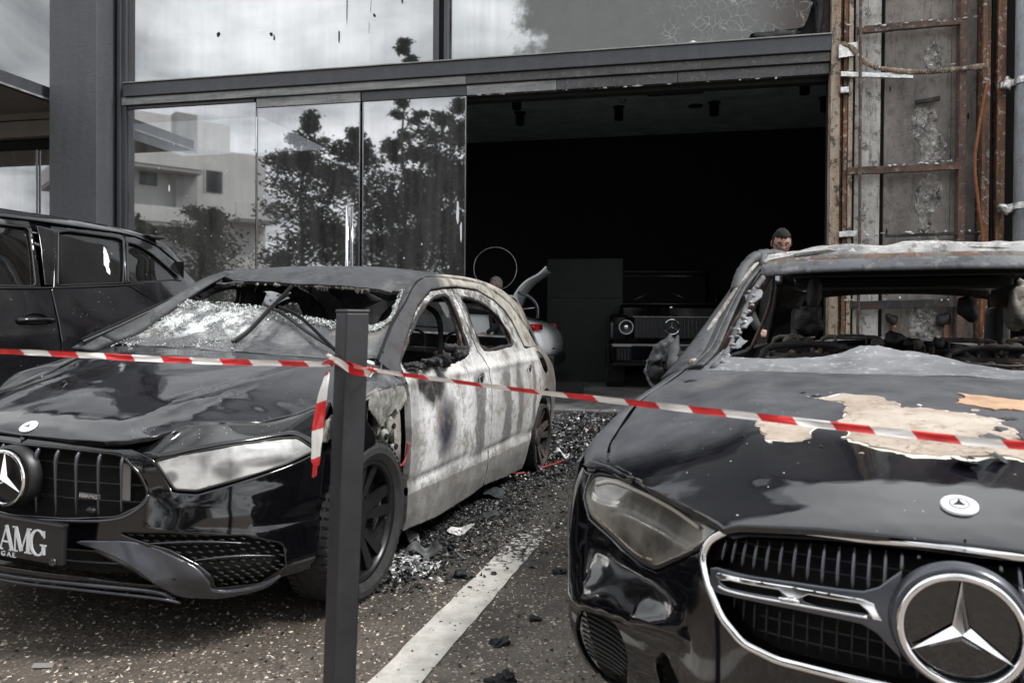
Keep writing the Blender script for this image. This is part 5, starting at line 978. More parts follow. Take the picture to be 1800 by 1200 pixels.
# wipers
def wiper(a, b):
    t_ = TB('wiper_arm', cat(a, 6), .010, M_['void'], CA, 8, flat=.6); TB('wiper_blade', cat(b, 8), .009, M_['plastic'], t_, 6, flat=.7)
wiper([P3(HT, 1.15, .0, off=.03), P3(HT, 1.27, .0, off=.04), P3(HT, 1.46, .03, off=.06), P3(HT, 1.56, .04, off=.07)], [P3(HT, 1.52, .06, off=.06), P3(HT, 1.46, -.01, off=.03), P3(HT, 1.30, -.03, off=.025), P3(HT, 1.17, -.035, off=.02)])
wiper([P3(HT, 1.16, .52, off=.03), P3(HT, 1.24, .42, off=.04), P3(HT, 1.38, .2, off=.045), P3(HT, 1.43, .05, off=.045)], [P3(HT, 1.47, -.08, off=.025), P3(HT, 1.40, .1, off=.025), P3(HT, 1.30, .3, off=.025), P3(HT, 1.18, .52, off=.02)])
TB('aerial_stub', [(.14, 3.05, 1.42), (.145, 3.09, 1.47), (.15, 3.16, 1.535)], [.04, .022, .006], M_['burnt_lump'], CA, 6)

# ================================================================ the scorched saloon in front, right
CB = thing('scorched_saloon', 'black saloon with shiny chrome star grille, peeling bonnet and burnt-out cabin', 'car', (.755, 1.24, 0), (0, 0, -R(25)))
hh = [(.052, .0), (.052, .236), (.043, .374), (.031, .40), (.105, .478), (.228, .595), (.40, .705), (.555, .795), (.69, .835), (.84, .850), (1.05, .850), (1.27, .79), (1.40, .765)]
hb = [(1.36, .6), (1.30, .4), (1.27, .2)]
ho = hh+hb+[(1.265, 0)]+[(a, -b) for a, b in hb[::-1]]+[(a, -b) for a, b in hh[::-1][:-1]]
hoodb = panel('bonnet', ST, ho, M_['hoodB'], CB, step=.035, es=.03, t=.012, out=(0, .7, 0), roll=.006)
panel('bonnet_lining', ST, [(.06+(a-.06)*.99, b*.96) for a, b in ho], M_['void'], hoodb, step=.08, t=.002, off=-.02, out=(0, .7, 0), roll=0)
for pts, m, j in (([(.522, -.405), (.588, -.389), (.599, -.315), (.520, -.255), (.427, -.289), (.398, -.361)], 'primer', .018), ([(.823, -.28), (.894, -.217), (.826, -.117), (.73, -.054), (.709, .069), (.65, .132), (.522, .16), (.383, .15), (.345, .033), (.340, -.071), (.40, -.169), (.50, -.20), (.60, -.209), (.72, -.20)], 'primer', .03), ([(.92, .065), (.90, .143), (.883, .24), (.768, .23), (.754, .123), (.80, .07)], 'primer_tan', .025)):
    cx = sum(p[0] for p in pts)/len(pts); cy = sum(p[1] for p in pts)/len(pts)
    if m == 'primer': panel('peeled_paint_rim', ST, pts, M_['primer_rim'], hoodb, step=.03, es=.012, t=.0015, off=.001, jag=j*.8, js=22, out=(0, .7, 0), roll=0)
    pts = [(cx+(a-cx)*.955, cy+(b-cy)*.965) for a, b in pts]
    panel('peeled_paint_patch', ST, pts, M_[m], hoodb, step=.02, es=.012, t=.003, off=.0040, jag=j, js=22, out=(0, .7, 0), roll=0, dis=lambda a, b: np.array([.0035*noise.noise(Vector((x*18, y*18, 2))) for x, y in zip(np.ravel(a), np.ravel(b))]))
rp = random.Random(5)
for k in range(34):
    a, b_ = rp.choice([(.85, -.25), (.60, -.23), (.40, -.17), (.34, .0), (.72, .0), (.70, .10), (.52, -.24), (.45, -.40), (.78, -.10)]); a += rp.gauss(0, .035); b_ += rp.gauss(0, .035); r_ = rp.uniform(.004, .014)
    panel('loose_paint_chip', ST, [(a+r_*rp.uniform(.4, 1.2)*cos(t_), b_+r_*rp.uniform(.4, 1.4)*sin(t_)) for t_ in [2*pi*i/7 for i in range(7)]], M_[rp.choice(['primer_rim', 'primer', 'shard'])], hoodb, step=.02, es=.008, t=.002, off=.003, out=(0, .7, 0), roll=0)
for (u, v, s, rz) in ((.46, .10, .035, .4), (.36, .09, .03, 1.2), (.31, .02, .03, 2.2), (.50, .17, .03, .2), (.40, .20, .04, 2.8), (.56, .12, .02, .9)):
    c = P3(ST, u, v, off=.006); pts = [(s*random.uniform(.5, 1.3)*cos(a), s*random.uniform(.4, 1)*sin(a)) for a in [2*pi*i/8 for i in range(8)]]
    M = Matrix.Translation(c) @ Matrix.Rotation(rz, 4, 'Z') @ Matrix.Rotation(.5, 4, 'X')
    f = lambda a, b, M=M: np.stack([M[0][0]*np.asarray(a)+M[0][1]*np.asarray(b)+M[0][2]*6*np.asarray(a)**2+M[0][3], M[1][0]*np.asarray(a)+M[1][1]*np.asarray(b)+M[1][2]*6*np.asarray(a)**2+M[1][3], M[2][0]*np.asarray(a)+M[2][1]*np.asarray(b)+M[2][2]*6*np.asarray(a)**2+M[2][3]], -1)
    panel('curled_paint_flake', f, pts, M_['shard'], hoodb, step=.015, es=.012, t=.002, jag=.006, roll=0)
# nose
hlB = [(-1.02, .70), (-.996, .716), (-.915, .721), (-.782, .720), (-.6, .719), (-.458, .706), (-.497, .665), (-.58, .615), (-.664, .568), (-.74, .561), (-.833, .570), (-.977, .612), (-1.02, .655)]
grh = [(0, .735), (.12, .735), (.247, .729), (.40, .714), (.440, .704), (.474, .680), (.485, .647), (.462, .608), (.415, .551), (.367, .516), (.302, .503), (.19, .503), (0, .503)]
grp = [(-a, b) for a, b in grh]; grp = grp+[(a, b) for a, b in grh[::-1][1:-1]]
grp = corner(grp, .014)
bh = [(0, .750), (.236, .744), (.385, .732), (.415, .724), (.452, .713), (.492, .662), (.575, .609), (.662, .560), (.742, .553), (.836, .561), (.985, .603), (1.03, .65), (1.035, .708), (1.12, .712), (1.22, .70), (1.235, .55), (1.225, .40), (1.20, .26), (1.15, .18), (.9, .165), (.6, .17), (.3, .19), (0, .20)]
bo = bh+[(-a, b) for a, b in bh[::-1][1:-1]]
vent = corner([(.847, .365), (.934, .371), (1.014, .345), (1.05, .29), (1.04, .21), (.98, .172), (.88, .182), (.82, .24), (.797, .315)], .03)
lowb = corner([(-.45, .30), (.45, .30), (.62, .40), (.66, .36), (.58, .22), (.40, .22), (-.40, .22), (-.58, .22), (-.66, .36), (-.62, .40)], .015)
def bn(a, b):
    s = np.abs(np.ravel(a)); b = np.ravel(b); cz = .50-.42*(s-.58)
    c_ = .362+.20*(1.011-s); t_ = np.clip((.552-b)/(.552-c_), 0, 1); k = t_*t_*(3-2*t_)/(1+np.exp(-(b-c_)/.007)); return .070*k*np.clip((s-.50)*6, 0, 1)*np.clip((1.10-s)*6, 0, 1)
bumpb = panel('front_bumper', SF, bo, M_['paint_clean'], CB, holes=[grp, vent, [(-a, b) for a, b in vent], lowb], step=.018, es=.018, t=.012, dis=bn, roll=.006)
panel('grille_back', SF, [(a*1.05, .62+(b-.62)*1.1) for a, b in grp], M_['void'], CB, step=.08, off=-.07, roll=0)
panel('lower_intake_back', SF, [(-.7, .42), (.7, .42), (.6, .20), (-.6, .20)], M_['void'], CB, step=.08, off=-.07, roll=0)
fr = TB('grille_frame', [P3(SF, a, b, off=.006) for a, b in grp], .0085, M_['chrome'], CB, 10, closed=True, flat=.6)
def gtop(a): return float(np.interp(abs(a), [q[0] for q in grh[:7]], [q[1] for q in grh[:7]]))
def gbot(a): return float(np.interp(abs(a), [0, .302, .367, .415, .462], [.503, .503, .516, .551, .608]))
for k in range(-17, 18):
    a = k*.0262+.004
    if abs(a) > .462: continue
    zt, zb_ = gtop(a)-.010, .652+(.0 if abs(a) > .17 else 0)
    if abs(a+.01) < .115: zb_ = .625+math.sqrt(max(0, .112**2-(a+.012)**2))
    if zt-zb_ > .006:
        bm = bmesh.new(); n_ = 5; pts = [P3(SF, a, zt+(zb_-zt)*i/n_, off=-.008) for i in range(n_+1)]; tube(bm, pts, [.0016, .0034, .0036, .0036, .0036, .0022], 6, flat=1.); obj('grille_slat', bm, M_['satin'], CB, True)
    if abs(a+.01) > .11 or True:
        z1, z0_ = .590, gbot(a)+.012
        if abs(a+.01) < .115: z1 = .625-math.sqrt(max(0, .112**2-(a+.012)**2))
        if z1-z0_ > .01: bm = bmesh.new(); tube(bm, [P3(SF, a, z1+(z0_-z1)*i/4, off=-.030) for i in range(5)], .0025, 5); obj('lower_slat', bm, M_['mesh'], CB, True)
for z in (.565, .535, .675, .70):
    TB('grille_web', [P3(SF, -.44+.88*i/30, z-.0, off=-.03) for i in range(31)] if z > .6 else [P3(SF, -.36+.72*i/30, z, off=-.034) for i in range(31)], .0022, M_['mesh'], CB, 5)
# the blade with its two slots, flaring into the star ring
for sd in (-1, 1):
    up_ = [(.455, .632), (.44, .638), (.36, .642), (.274, .647), (.20, .650), (.16, .653), (.135, .664), (.118, .680), (.10, .695)]; lo_ = [(.10, .556), (.118, .572), (.135, .588), (.16, .599), (.20, .600), (.274, .600), (.36, .597), (.43, .592), (.45, .600)]
    if sd > 0: up_ = [(a-.024, b) for a, b in up_]; lo_ = [(a-.024, b) for a, b in lo_]
    o_ = [(sd*a, b) for a, b in up_+lo_]; sh = -.024 if sd > 0 else 0
    slot1 = [(sd*(a+sh), b) for a, b in corner([(.430, .626), (.305, .633), (.295, .615), (.405, .608), (.425, .612)], .006)]; slot2 = [(sd*(a+sh), b) for a, b in corner([(.255, .634), (.160, .634), (.146, .617), (.235, .614), (.262, .618)], .006)]
    panel('grille_blade', SF, o_, M_['satin'], CB, holes=[slot1, slot2], step=.015, es=.010, off=.008, t=.014, roll=.004)
    panel('blade_back', SF, o_, M_['void'], CB, step=.04, off=-.012, roll=0, t=.002)
    ins = [(.436, .624), (.428, .630), (.36, .6345), (.28, .6385), (.16, .6405), (.142, .636), (.132, .618), (.128, .611), (.142, .611), (.150, .622), (.165, .6325), (.25, .6310), (.268, .620), (.285, .619), (.303, .629), (.40, .6235), (.42, .618)]
    panel('blade_insert', SF, [(sd*(a+sh), b) for a, b in ins], M_['chrome'], CB, step=.012, es=.006, off=.012, t=.006, roll=.002)
    TB('blade_insert_lower', [P3(SF, sd*(a+sh), b, off=.010) for a, b in cat([(.425, .606, 0), (.40, .604, 0), (.30, .609, 0), (.22, .611, 0), (.15, .612, 0)], 6) and [(p.x, p.y) for p in cat([(.425, .606, 0), (.40, .604, 0), (.30, .609, 0), (.22, .611, 0), (.15, .612, 0)], 6)]], .0028, M_['chrome'], CB, 8)
    q = P3(SF, sd*(.282+sh), .616, off=.013); bm = bmesh.new(); tube(bm, [q+Vector((-.018, 0, 0)), q+Vector((.018, 0, 0))], .0035, 8); obj('blade_badge', bm, M_['chrome'], CB, True)
# star
scx = -.012
bm = bmesh.new(); r_ = lathe(bm, [(.004, .107), (-.012, .1025), (-.017, .097), (-.014, .089), (.004, .084)], 72, 'y', (scx, .006, .625)); obj('star_surround', bm, M_['satin'], CB, True)
bm = bmesh.new(); star(bm, .089, .0062, (scx, -.016, .625), w=.17, d=.115); st_ = obj('grille_star', bm, M_['chrome'], CB)
for p in st_.data.polygons: p.use_smooth = len(p.vertices) == 4
bm = bmesh.new(); r_ = lathe(bm, [(-.006, .086), (-.009, .05), (-.010, .0)], 48, 'y', (scx, .0, .625)); obj('star_glass', bm, simple('glossy_black_radar_cover', (.006, .006, .007), .05, **{'Coat Weight': 1.}), CB, True)
c = P3(ST, .158, 0, off=.003); n_ = P3(ST, .158, 0, off=.1)-P3(ST, .158, 0)
n_ = n_.normalized(); q = n_.to_track_quat('Z', 'Y').to_matrix().to_4x4(); bm = bmesh.new(); lathe(bm, [(-.002, .031), (.002, .031), (.0035, .028), (.004, .0)], 40, 'z'); em = obj('bonnet_badge', bm, M_['plate_white'], CB, True); em.matrix_local = Matrix.Translation(c) @ q
bm = bmesh.new(); star(bm, .014, .001, (0, 0, .0055), Vector((0, 0, 1)), Vector((0, 1, 0)), w=.3, ring=False); obj('badge_star', bm, M_['plastic'], em); bm = bmesh.new(); lathe(bm, [(.0042, .0150), (.0046, .0150), (.0046, .0165), (.0042, .0165)], 32, 'z'); obj('badge_ring', bm, M_['satin'], em)
for sd in (-1, 1):
    hp = corner([(-sd*a, b) for a, b in hlB], .02)
    panel('lamp_recess', SF, [(sd*a, b) for a, b in [(.42, .725), (.50, .750), (.62, .762), (.8, .768), (1.0, .762), (1.13, .74), (1.10, .60), (.72, .54), (.48, .64)]], M_['void'], CB, step=.05, t=.002, off=-.03, roll=0)
    h = panel('headlight', SF, hp, M_['lensB'], CB, step=.02, es=.018, off=.0, t=.012, roll=.008, dis=lambda a, b: .006*np.sin(np.clip((np.ravel(b)-.56)/.15, 0, 1)*pi))
    TB('headlight_seal', [P3(SF, a, b, off=-.001) for a, b in hp], .006, M_['seal'], h, 6, closed=True)
    TB('lamp_light_guide', cat([P3(SF, -sd*a, b, off=.006) for a, b in [(-.98, .69), (-.92, .706), (-.80, .706), (-.65, .704), (-.52, .694)]], 6), .005, simple('faded_light_guide', (.5, .48, .44), .25) if sd < 0 else M_['lintel'], h, 8, flat=.5)
    TB('lamp_light_guide', cat([P3(SF, -sd*a, b, off=.004) for a, b in [(-.97, .622), (-.85, .586), (-.75, .574), (-.68, .582)]], 6), .003, M_['edge'], h, 8, flat=.5)
    panel('side_intake_back', SF, [(sd*a, b) for a, b in [(1.06, .37), (.80, .37), (.78, .18), (1.06, .17)]], M_['void'], CB, step=.06, off=-.04, roll=0)
    for k in range(11):
        z = .345-k*.0142; pts = [P3(SF, sd*a, z+.006*math.sin((a-.8)/.25*pi)+.01, off=-.012) for a in [.80+.025*i for i in range(11)] if inside((a, z), vent)]
        if len(pts) > 2: TB('intake_slat', pts, .0035, M_['mesh'], CB, 6, flat=.8)
    # wings
    SHb = [P3(SF, sd*a, b) for a, b in [(.86, .728), (.93, .728), (1.0, .722), (1.12, .718), (1.21, .712)]]+[P3(SS, a, b, mir=sd < 0) for a, b in [(.74, .735), (.86, .775), (1.0, .805), (1.25, .84), (1.45, .87)]]
    ruled('wing_shoulder', [P3(ST, a, b*sd) for a, b in [(.32, .657), (.40, .712), (.50, .768), (.555, .800), (.69, .840), (.84, .856), (1.05, .856), (1.27, .797), (1.40, .772)]], SHb, M_['hoodB'], CB, 26, 8, .012)
    panel('wing_flank', SS, [(.67, .71), (.66, .50)]+[(.90+.36*cos(R(x)), .34+.36*sin(R(x))) for x in range(150, -25, -12)]+[(1.30, .2), (1.30, .75), (1.42, .865), (1.25, .84), (1.0, .805), (.86, .775), (.74, .735)], M_['hoodB'], CB, step=.045, mir=sd < 0, t=.006)
    panel('front_door', SS, [(1.32, .2), (1.315, .75), (1.42, .88), (1.5, .93), (2.45, .94), (2.42, .7), (2.42, .2)], M_['burnt'], CB, step=.06, mir=sd < 0, t=.02)
    panel('rear_door', SS, [(2.43, .2), (2.43, .7), (2.46, .94), (3.45, .95), (3.5, .8), (3.35, .5), (3.2, .2)], M_['burnt'], CB, step=.06, mir=sd < 0, t=.02)
    panel('rear_quarter', SS, [(3.22, .2), (3.36, .5), (3.51, .8), (3.46, .96), (4.2, .98), (4.6, .95), (4.72, .7), (4.65, .25), (4.15, .25)]+[(3.77+.36*cos(R(x)), .34+.36*sin(R(x))) for x in range(0, 181, 15)]+[(3.38, .2)], M_['burnt'], CB, step=.06, mir=sd < 0, t=.02)
    # pillars and roof rail
    mi = sd < 0
    ruled('screen_pillar', [P3(ST, a, b*sd, off=.01) for a, b in [(1.40, .70), (1.56, .672), (1.72, .655), (1.90, .625), (2.02, .59), (2.10, .56)]], [P3(ST, a, b*sd, off=-.004) for a, b in [(1.40, .775), (1.56, .735), (1.72, .715), (1.90, .685), (2.02, .655), (2.10, .63)]], M_['burnt_grey'], CB, 40, 8, .006, t=.012)
    ruled('screen_pillar', [P3(ST, a, b*sd, off=-.004) for a, b in [(1.40, .775), (1.56, .735), (1.72, .715), (1.90, .685), (2.02, .655), (2.10, .63)]], [P3(SS, a, b, mir=mi) for a, b in [(1.44, .90), (1.58, 1.0), (1.74, 1.10), (1.92, 1.22), (2.06, 1.32), (2.2, 1.40)]], M_['burnt_grey'], CB, 40, 6, .006, t=.012)
    TB('pillar_trim', cat([P3(ST, a, b*sd, off=.018) for a, b in [(1.38, .735), (1.56, .70), (1.72, .68), (1.90, .645), (2.03, .61)]], 5), .007, M_['burnt_grey'], CB, 8, flat=.6)
    TB('pillar_flange', cat([P3(ST, a, b*sd, off=-.004) for a, b in [(1.40, .668), (1.56, .640), (1.72, .622), (1.90, .592), (2.0, .565)]], 8), .012, M_['burnt'], CB, 6, jit=.35)
    ruled('roof_rail', [P3(ST, a, .555*sd, off=.004) for a in (2.08, 2.4, 2.8, 3.3, 3.6, 3.9)], [P3(SS, a, b, mir=mi) for a, b in [(2.12, 1.43), (2.4, 1.445), (2.8, 1.445), (3.3, 1.40), (3.7, 1.27), (4.1, 1.0)]], M_['burnt'], CB, 30, 5, .015, t=.03)
    ruled('rear_pillar', [P3(ST, a, b*sd) for a, b in [(3.74, .50), (3.9, .55), (4.1, .60), (4.25, .64)]], [P3(SS, a, b, mir=mi) for a, b in [(3.3, 1.36), (3.6, 1.25), (3.9, 1.08), (4.15, .97)]], M_['burnt_dark'], CB, 16, 5, .01, t=.03)
    TB('centre_pillar', [P3(SS, 2.44, .92, mir=mi, off=-.03), P3(SS, 2.50, 1.2, mir=mi, off=-.03), P3(SS, 2.52, 1.40, mir=mi, off=-.02)], .035, M_['burnt_frame'], CB, 8, flat=.5)
    for k in range(3): TB('door_frame', cat([P3(SS, 1.55+k*.05, .95, mir=mi, off=-.03-.02*k), P3(SS, 1.82+k*.05, 1.2, mir=mi, off=-.03-.02*k), P3(SS, 2.08+k*.04, 1.39, mir=mi, off=-.02-.02*k), P3(SS, 2.3, 1.415, mir=mi, off=-.02)], 6), .010, M_[('cream', 'burnt_frame', 'burnt_dark')[k]], CB, 6)
    TB('rear_door_frame', cat([P3(SS, 3.45, .96, mir=mi, off=-.03), P3(SS, 3.35, 1.2, mir=mi, off=-.03), P3(SS, 3.0, 1.36, mir=mi, off=-.02), P3(SS, 2.6, 1.405, mir=mi, off=-.02)], 6), .012, M_['burnt_frame'], CB, 6)
    BX('sill', (.70*sd, 1.3, .14) if sd > 0 else (-.86, 1.3, .14), (.86, 3.3, .26) if sd > 0 else (-.70, 3.3, .26), M_['burnt_dark'], CB, .02)
    BX('wheel_arch_liner', (-.63*sd, .55, .25), (-.60*sd, 1.28, .80), M_['void'], CB, 0)
    for (u, zc, fl) in ((.90, .33, False), (3.77, .30, False)): wheel(CB, (.75*sd, u, zc), .325, .22, sd, .24, burnt_=u > 2, flat=False)
    for s_, z_ in ((.0, 0), ): pass
# mirror shells, burnt
for sd in (-1, 1):
    bm = bmesh.new(); bmesh.ops.create_icosphere(bm, subdivisions=4, radius=1)
    for v in bm.verts:
        d = v.co.copy(); q = Vector((d.x*.058, d.y*.05, d.z*.085)); q.x += .03*d.z; a = 1+.38*noise.noise(q*20+Vector((sd, 2, 3)))+.26*noise.noise(q*48)
        if d.z < -.15 and d.y < -.1: a *= .55
        v.co = q*a*(1+.10*noise.noise(q*80))+Vector((sd*.985, 1.92, .955))
    ms = obj('door_mirror', bm, M_['burnt_grey'], CB, True)
    TB('mirror_shell_rim', cat([(sd*(1.04), 1.90, .95), (sd*1.045, 1.88, .90), (sd*1.025, 1.87, .85), (sd*1.0, 1.86, .83)], 6), .009, M_['burnt_grey'], ms, 6, jit=.5)
    lump('mirror_inner', (sd*.985, 1.90, .885), (.045, .035, .045), M_['burnt_lump'], ms, .8, 20, 3, sd)
    TB('mirror_arm', cat([(sd*.93, 1.90, .92), (sd*.88, 1.80, .95), (sd*.84, 1.7, .96)], 4), .035, M_['burnt_dark'], CB, 8, jit=.3); TB('mirror_stalk', cat([(sd*.87, 1.66, .93), (sd*.89, 1.75, 1.0), (sd*.90, 1.86, 1.06)], 4), [.026]*5+[.022, .016, .010, .006], M_['burnt_grey'], CB, 8, jit=.1)
# screen remnant, header, roof
rem = [(1.30, -.60), (1.255, -.3), (1.25, 0), (1.255, .3), (1.30, .60), (1.37, .70), (1.47, .70), (1.45, .5), (1.42, .35), (1.41, .26), (1.445, .15), (1.49, .06), (1.515, -.04), (1.545, -.114), (1.54, -.178), (1.505, -.233), (1.475, -.33), (1.462, -.5), (1.50, -.62), (1.57, -.655), (1.50, -.69), (1.40, -.715)]
panel('windscreen_remnant', ST, rem, M_['wscreenB'], CB, step=.03, es=.018, t=.007, jag=.008, off=.002, roll=.003, out=(0, 1, .3), dis=lambda a, b: np.array([.010*noise.noise(Vector((x*5, y*5, 0))) for x, y in zip(np.ravel(a), np.ravel(b))]))
ruled('cowl', [P3(ST, 1.25, b/10*.75, off=-.02) for b in range(-10, 11)], [P3(ST, 1.36, b/10*.72, off=-.02) for b in range(-10, 11)], M_['plastic'], CB, 20, 3)
xs = [-.57+.057*i for i in range(21)]
def hd(a0, off, amp=0): return [P3(ST, a0+(.05*(abs(x)/.57)**2), x, off=off+amp*noise.noise(Vector((x*6, a0*9, 1)))) for x in xs]
ruled('roof_header', hd(1.955, .0), hd(2.01, .022), M_['burnt'], CB, 40, 4, .004, t=.012); ruled('roof_header', hd(2.012, .010), hd(2.045, .026), M_['burnt_frame'], CB, 40, 3, t=.012); ruled('roof_header', hd(2.05, .014), hd(2.10, .045, .02), M_['ashroof'], CB, 60, 4, .004, t=.012)
TB('header_seam', hd(2.010, .012), .005, M_['void'], CB, 6); TB('header_seam', hd(2.047, .018), .005, M_['void'], CB, 6)
rr = [(2.09, -.57), (2.08, -.3), (2.075, 0), (2.08, .3), (2.09, .57), (2.6, .57), (3.2, .56), (3.68, .53), (3.66, 0), (3.68, -.53), (3.2, -.56), (2.6, -.57)]
panel('roof', ST, rr, M_['ashroof'], CB, step=.04, es=.03, t=.012, off=.036, jag=.006, out=(0, 2.5, 0), dis=lambda a, b: np.array([.030*noise.noise(Vector((y*4.2, x*2.5, 7)))+.010*noise.noise(Vector((y*12, x*9, 7))) for x, y in zip(np.ravel(a), np.ravel(b))]))
TB('buckled_roof_corner', cat([P3(ST, 1.92, -.665, off=.0), P3(ST, 2.0, -.655, off=.02), P3(ST, 2.07, -.635, off=.035), P3(ST, 2.14, -.60, off=.045), P3(ST, 2.18, -.55, off=.04), P3(ST, 2.2, -.50, off=.02)], 6), .026, M_['burnt_grey'], CB, 10, jit=.12)
TB('rear_header', cat([P3(ST, 3.72, b*.1, off=-.03) for b in range(-5, 6)], 3), .035, M_['burnt_dark'], CB, 8)
BX('roof_lining_beam', (-.50, 2.5, 1.345), (.50, 2.62, 1.375), M_['void'], CB, .01); BX('roof_lining_beam', (-.52, 3.1, 1.315), (.52, 3.5, 1.36), M_['void'], CB, .01); BX('roof_lining', (-.54, 2.12, 1.375), (.54, 3.6, 1.385), M_['void'], CB, 0)
for x in (-.30, .12): TB('sun_visor_clip', [(x, 2.15, 1.37), (x+.14, 2.15, 1.37)], .008, M_['chrome_dull'], CB, 6)
# pillars inside, body ends
for sd in (-1, 1): BX('rear_pillar_lining', (.50*sd, 3.55, .9) if sd > 0 else (-.58, 3.55, .9), (.58, 4.0, 1.22) if sd > 0 else (-.50, 4.0, 1.22), M_['burnt_dark'], CB, .04)
panel('boot_lid', ST, [(4.28, -.66), (4.28, .66), (4.7, .62), (4.7, -.62)], M_['burnt'], CB, step=.08, t=.02, out=(0, 3, 0)); BX('boot_end', (-.70, 4.62, .3), (.70, 4.74, .95), M_['burnt'], CB, .04); BX('rear_bumper', (-.80, 4.6, .22), (.80, 4.78, .55), M_['burnt_dark'], CB, .05)
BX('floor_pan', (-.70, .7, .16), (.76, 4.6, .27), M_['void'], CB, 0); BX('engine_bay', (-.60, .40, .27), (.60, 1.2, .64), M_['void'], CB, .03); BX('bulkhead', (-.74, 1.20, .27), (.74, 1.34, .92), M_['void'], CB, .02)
TB('dashboard', cat([(-.70, 1.62, .84), (-.3, 1.66, .82), (.1, 1.68, .82), (.5, 1.66, .82), (.70, 1.62, .84)], 6), .09, M_['burnt_dark'], CB, 10, jit=.3)
BX('rear_shelf', (-.66, 3.55, .90), (.66, 4.1, .93), M_['burnt_dark'], CB, .01)
# burnt seats: two in front, bench frames behind
def rr_loop(x0, x1, z0, z1, y, r_=.04): return [(x0, y, z0), (x0, y, z1-r_), (x0+r_*.3, y, z1-r_*.3), (x0+r_, y, z1), (x1-r_, y, z1), (x1-r_*.3, y, z1-r_*.3), (x1, y, z1-r_), (x1, y, z0)]
def bench(x0, x1, y, z1, m='burnt_dark'):
    b_ = BX('seat_back_plate', (x0, y, .5), (x1, y+.02, z1-.05), M_['burnt_dark'], CB, .008)
    TB('seat_back_hoop', rr_loop(x0+.01, x1-.01, .6, z1, y-.01), .013, M_['burnt_frame'], b_, 8)
    TB('headrest_socket', rr_loop(x0+.09, x1-.09, z1-.09, z1+.012, y-.02, .02), .007, M_['burnt'], b_, 6)
    for k in range(int((x1-x0)/.07)):
        x = x0+.04+k*.07; bm = bmesh.new(); lathe(bm, [(-.002, .004), (-.004, .014), (.002, .016)], 12, 'y', (x, y-.004, z1-.10-.02*(k % 2))); obj('plate_hole', bm, M_['void'] if k % 2 else M_['burnt_frame'], b_)
    TB('seat_rib', cat([(x0+.04, y-.02, z1-.25), (x0+.10, y-.03, z1-.12), ((x0+x1)/2, y-.03, z1-.09), (x1-.10, y-.03, z1-.12), (x1-.04, y-.02, z1-.25)], 5), .018, M_['burnt_frame'], b_, 8, flat=.6)
for x0, x1 in ((-.66, -.42), (-.40, -.06), (-.04, .14), (.16, .48), (.50, .68)): bench(x0, x1, 3.25, 1.03+random.uniform(-.01, .015))
for sx in (-.40, .40):
    s = TB('seat_frame', cat([(sx-.20, 2.25, .5), (sx-.23, 2.42, .8), (sx-.22, 2.5, .96), (sx-.17, 2.54, 1.0), (sx-.05, 2.54, 1.015), (sx+.05, 2.54, 1.015), (sx+.17, 2.54, 1.0), (sx+.22, 2.5, .96), (sx+.23, 2.42, .8), (sx+.20, 2.25, .5)], 5), .016, M_['burnt_dark'], CB, 8, jit=.3)
    ruled('seat_back_plate', [(sx-.20, 2.50, .72), (sx-.19, 2.53, .97)], [(sx+.20, 2.50, .72), (sx+.19, 2.53, .97)], M_['burnt_dark'], s, 10, 10, t=.006)
    for dx in (-.14, -.05, .05, .14):
        bm = bmesh.new(); lathe(bm, [(-.002, .006), (-.006, .020), (.002, .024)], 14, 'y', (sx+dx, 2.515, .93)); obj('plate_hole', bm, M_['burnt_frame'], s)
    ruled('seat_side_wing', [(sx-.22, 2.40, .7), (sx-.19, 2.5, .95)], [(sx-.10, 2.42, .7), (sx-.12, 2.52, .93)], M_['burnt_dark'], s, 6, 2, t=.01); ruled('seat_side_wing', [(sx+.22, 2.40, .7), (sx+.19, 2.5, .95)], [(sx+.10, 2.42, .7), (sx+.12, 2.52, .93)], M_['burnt_dark'], s, 6, 2, t=.01)
    for z in (.72, .84, .95): TB('seat_wire', [(sx-.20, 2.45, z), (sx, 2.42, z-.01), (sx+.20, 2.45, z)], .006, M_['burnt_frame'], s, 5)
    BX('seat_pan', (sx-.24, 1.95, .38), (sx+.24, 2.4, .46), M_['burnt_dark'], CB, .02)
for k in range(40):
    x = random.uniform(-.66, .66); lump('burnt_clutter', (x, 3.18+random.uniform(-.05, .05), .93+random.uniform(-.05, .09)), (random.uniform(.01, .04), .02, random.uniform(.01, .035)), M_[random.choice(['burnt_dark', 'burnt_frame', 'burnt_dark', 'burnt_lump'])], CB, .7, 22, 2, k)
hg = lump('hanging_melted_headrest', (-.40, 2.56, 1.13), (.065, .05, .075), M_['burnt_lump'], CB, .45, 12, 4, 5); lump('hanging_melted_headrest', (-.385, 2.56, 1.26), (.035, .03, .09), M_['burnt_lump'], CB, .3, 12, 3, 9)
lump('hanging_mirror_remains', (.35, 3.3, 1.20), (.05, .03, .06), M_['burnt_lump'], CB, .6, 12, 3, 3); lump('peeling_pillar_lining', (.56, 3.2, 1.22), (.06, .10, .13), M_['cream'], CB, .5, 10, 3, 4)
lump('melted_headrest', (.0, 3.2, 1.03), (.06, .04, .04), M_['burnt_lump'], CB, .6, 14, 3, 21)
for a, b_, s in ((1.88, -.585, .05), (1.72, -.60, .035), (1.60, -.60, .03)):
    pts = [(a+s*random.uniform(.5, 1.2)*cos(t_), b_+s*.8*random.uniform(.5, 1.2)*sin(t_)) for t_ in [2*pi*i/9 for i in range(9)]]
    panel('glass_scrap', ST, pts, M_['wscreenB'], CB, step=.015, es=.012, jag=.01, off=-.002, roll=0, out=(0, 1, .3))
